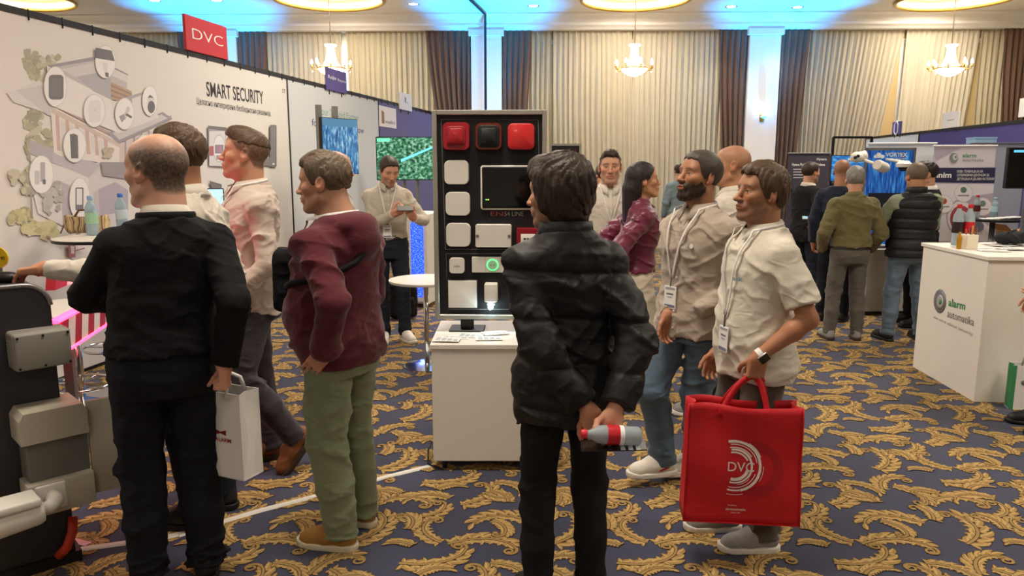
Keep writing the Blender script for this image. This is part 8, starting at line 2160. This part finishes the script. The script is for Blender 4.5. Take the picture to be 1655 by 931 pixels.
# sling bag on the hoodie man's chest
T4, s4 = P4['T'], P4['s']; rw = P4['root'].matrix_world
cpt = T4.front(-0.02, 1.20, 0.085)
e = empty('sling_bag', tow(P4, cpt), r4, 'black sling bag worn across the chest over the maroon hoodie', 'bag')
M_SLING = cloth('sling_black', '#17171b', var=0.2)
F = Field((-0.12, -0.07, -0.17), (0.12, 0.07, 0.17), 0.009); F.add(rbox((0, 0, 0), (0.065, 0.018, 0.105), 0.035), 0).add(rbox((0, 0.045, -0.03), (0.05, 0.010, 0.05), 0.02), 0.01); F.ripple(folds(33, 0.008, 0.06))
v, q = F.mesh(); np_mesh('bag_body', v * s4, q, M_SLING, e)
MB().tube([(-0.05, 0.066, 0.03), (0.0, 0.072, 0.035), (0.05, 0.066, 0.03)], 0.004, 6).build('zip', M_STEEL, e, smooth=True)
F2 = []
inv = (Matrix.Translation(tow(P4, cpt)) @ Matrix.Rotation(r4, 4, 'Z')).inverted()
for a, z in ((-0.30, 1.17), (-0.8, 1.19), (-1.3, 1.22)): F2.append(inv @ tow(P4, T4.pt(a, z, 0.046)))
for a, z in ((-2.0, 1.25), (-2.6, 1.30), (PI, 1.37)): F2.append(inv @ tow(P4, T4.pt(a, z, 0.046)))
F2.append(inv @ tow(P4, P4['S'][1] + (-0.05, -0.02, 0.095)))
for a, z in ((0.75, 1.36), (0.30, 1.28)): F2.append(inv @ tow(P4, T4.pt(a, z, 0.052)))
mb = MB(); V2 = []
for i, p in enumerate(F2):
    tv = (F2[min(i + 1, len(F2) - 1)] - F2[max(i - 1, 0)]).normalized(); V2.append(p)
mb.tube(F2, 0.014, 8); mb.build('strap', M_SLING, e, smooth=True)
# bottle and dark brochure behind the jacket man's back
A7 = P7['arms'][1]; n7 = np.array(A7['n'], float); n7 = nrm(n7 - A7['f'] * (n7 @ A7['f']))
bcen = tow(P7, A7['w'] + A7['f'] * 0.082 + n7 * 0.040)
e = bottle(bcen + Vector((0.105, 0.0, -0.004)), 0.20, 0.032, 'small plastic water bottle with red cap and red label held behind the back', '#d8343a', '#c2202c', M_PET, 'carried bottles', rot=(R(0), R(-86), R(4)))
MB().lathe([(0.0325, 0.058), (0.0332, 0.06), (0.0332, 0.072), (0.0325, 0.074)], n=20, cap=False).build('label_band', M_WHITETXT, e, smooth=True)
bp0 = bcen + Vector((0.01, 0.012, -0.040))
e = empty('folded_leaflet', bp0, R(-4), 'dark glossy leaflet held flat under the bottle', 'leaflet'); MB().box((-0.10, -0.05, -0.002), (0.115, 0.05, 0.002), Matrix.Rotation(R(-3), 4, 'Y')).build('sheet', mat('leaflet_dark', '#2a2626', 0.25), e)
for k in range(3): MB().box((0.03 + 0.025 * k, -0.051, 0.002), (0.045 + 0.025 * k, 0.02, 0.0026), Matrix.Rotation(R(-3), 4, 'Y')).build('print_block', mat('print_grey', '#b9bcc0', 0.7), e)
# red flash on the white sneakers
for sg_2 in (-1, 1):
    L = P11['legs'][sg_2]; A_ = R(L['toe']); s_ = P11['s']
    Mx = Matrix(((math.cos(A_), -math.sin(A_), 0, L['a'][0] * s_), (math.sin(A_), math.cos(A_), 0, L['a'][1] * s_), (0, 0, 1, (L['a'][2] - 0.085) * s_), (0, 0, 0, 1)))
    for sd in (-1, 1):
        def sp(y, z): t = max(0, min(1, (y + 0.035) / 0.19)); return sd * (0.0395 + 0.004 * math.sin(PI * t) + 0.0035 - 0.25 * max(0, z - 0.058))
        up = [(-0.050, 0.074), (-0.02, 0.062), (0.02, 0.050), (0.06, 0.044), (0.085, 0.052)]; lo_ = [(-0.050, 0.074), (-0.02, 0.052), (0.02, 0.039), (0.06, 0.036), (0.085, 0.052)]
        vs = [Mx @ Vector((sp(y, z), y, z)) * 1.0 for y, z in up + lo_]
        o = MB().add(vs, [(i, i + 1, 6 + i, 5 + i) for i in range(4)]).build('side_flash', mat('flash_red', '#b8242c', 0.5), P11['root']); solid(o, 0.002)
# chest emblems
for P, x, z, m in ((P11, -0.09, 1.30, M_PAPER), (P3, -0.09, 1.32, M_PAPER)):
    p = P['T'].front(x, z, 0.034) * P['s']; MB().lathe([(0.012, 0), (0.012, 0.002)], n=16, M=Matrix.Translation(Vector(p)) @ Matrix.Rotation(R(-90), 4, 'X')).build('chest_emblem', m, P['root'])
p0 = P12['T'].front(-0.06, 1.26, 0.036); p1 = P12['T'].front(-0.115, 1.26, 0.036)
text('chest_lettering', 'ask', tow(P12, p0), tow(P12, p1), P12['root'].matrix_world.to_3x3() @ Vector((-0.4, 0.9, 0)), mat('logo_teal', '#5f8f9c', 0.6), P12['root'], 0.018, 0.02, off=0.003)
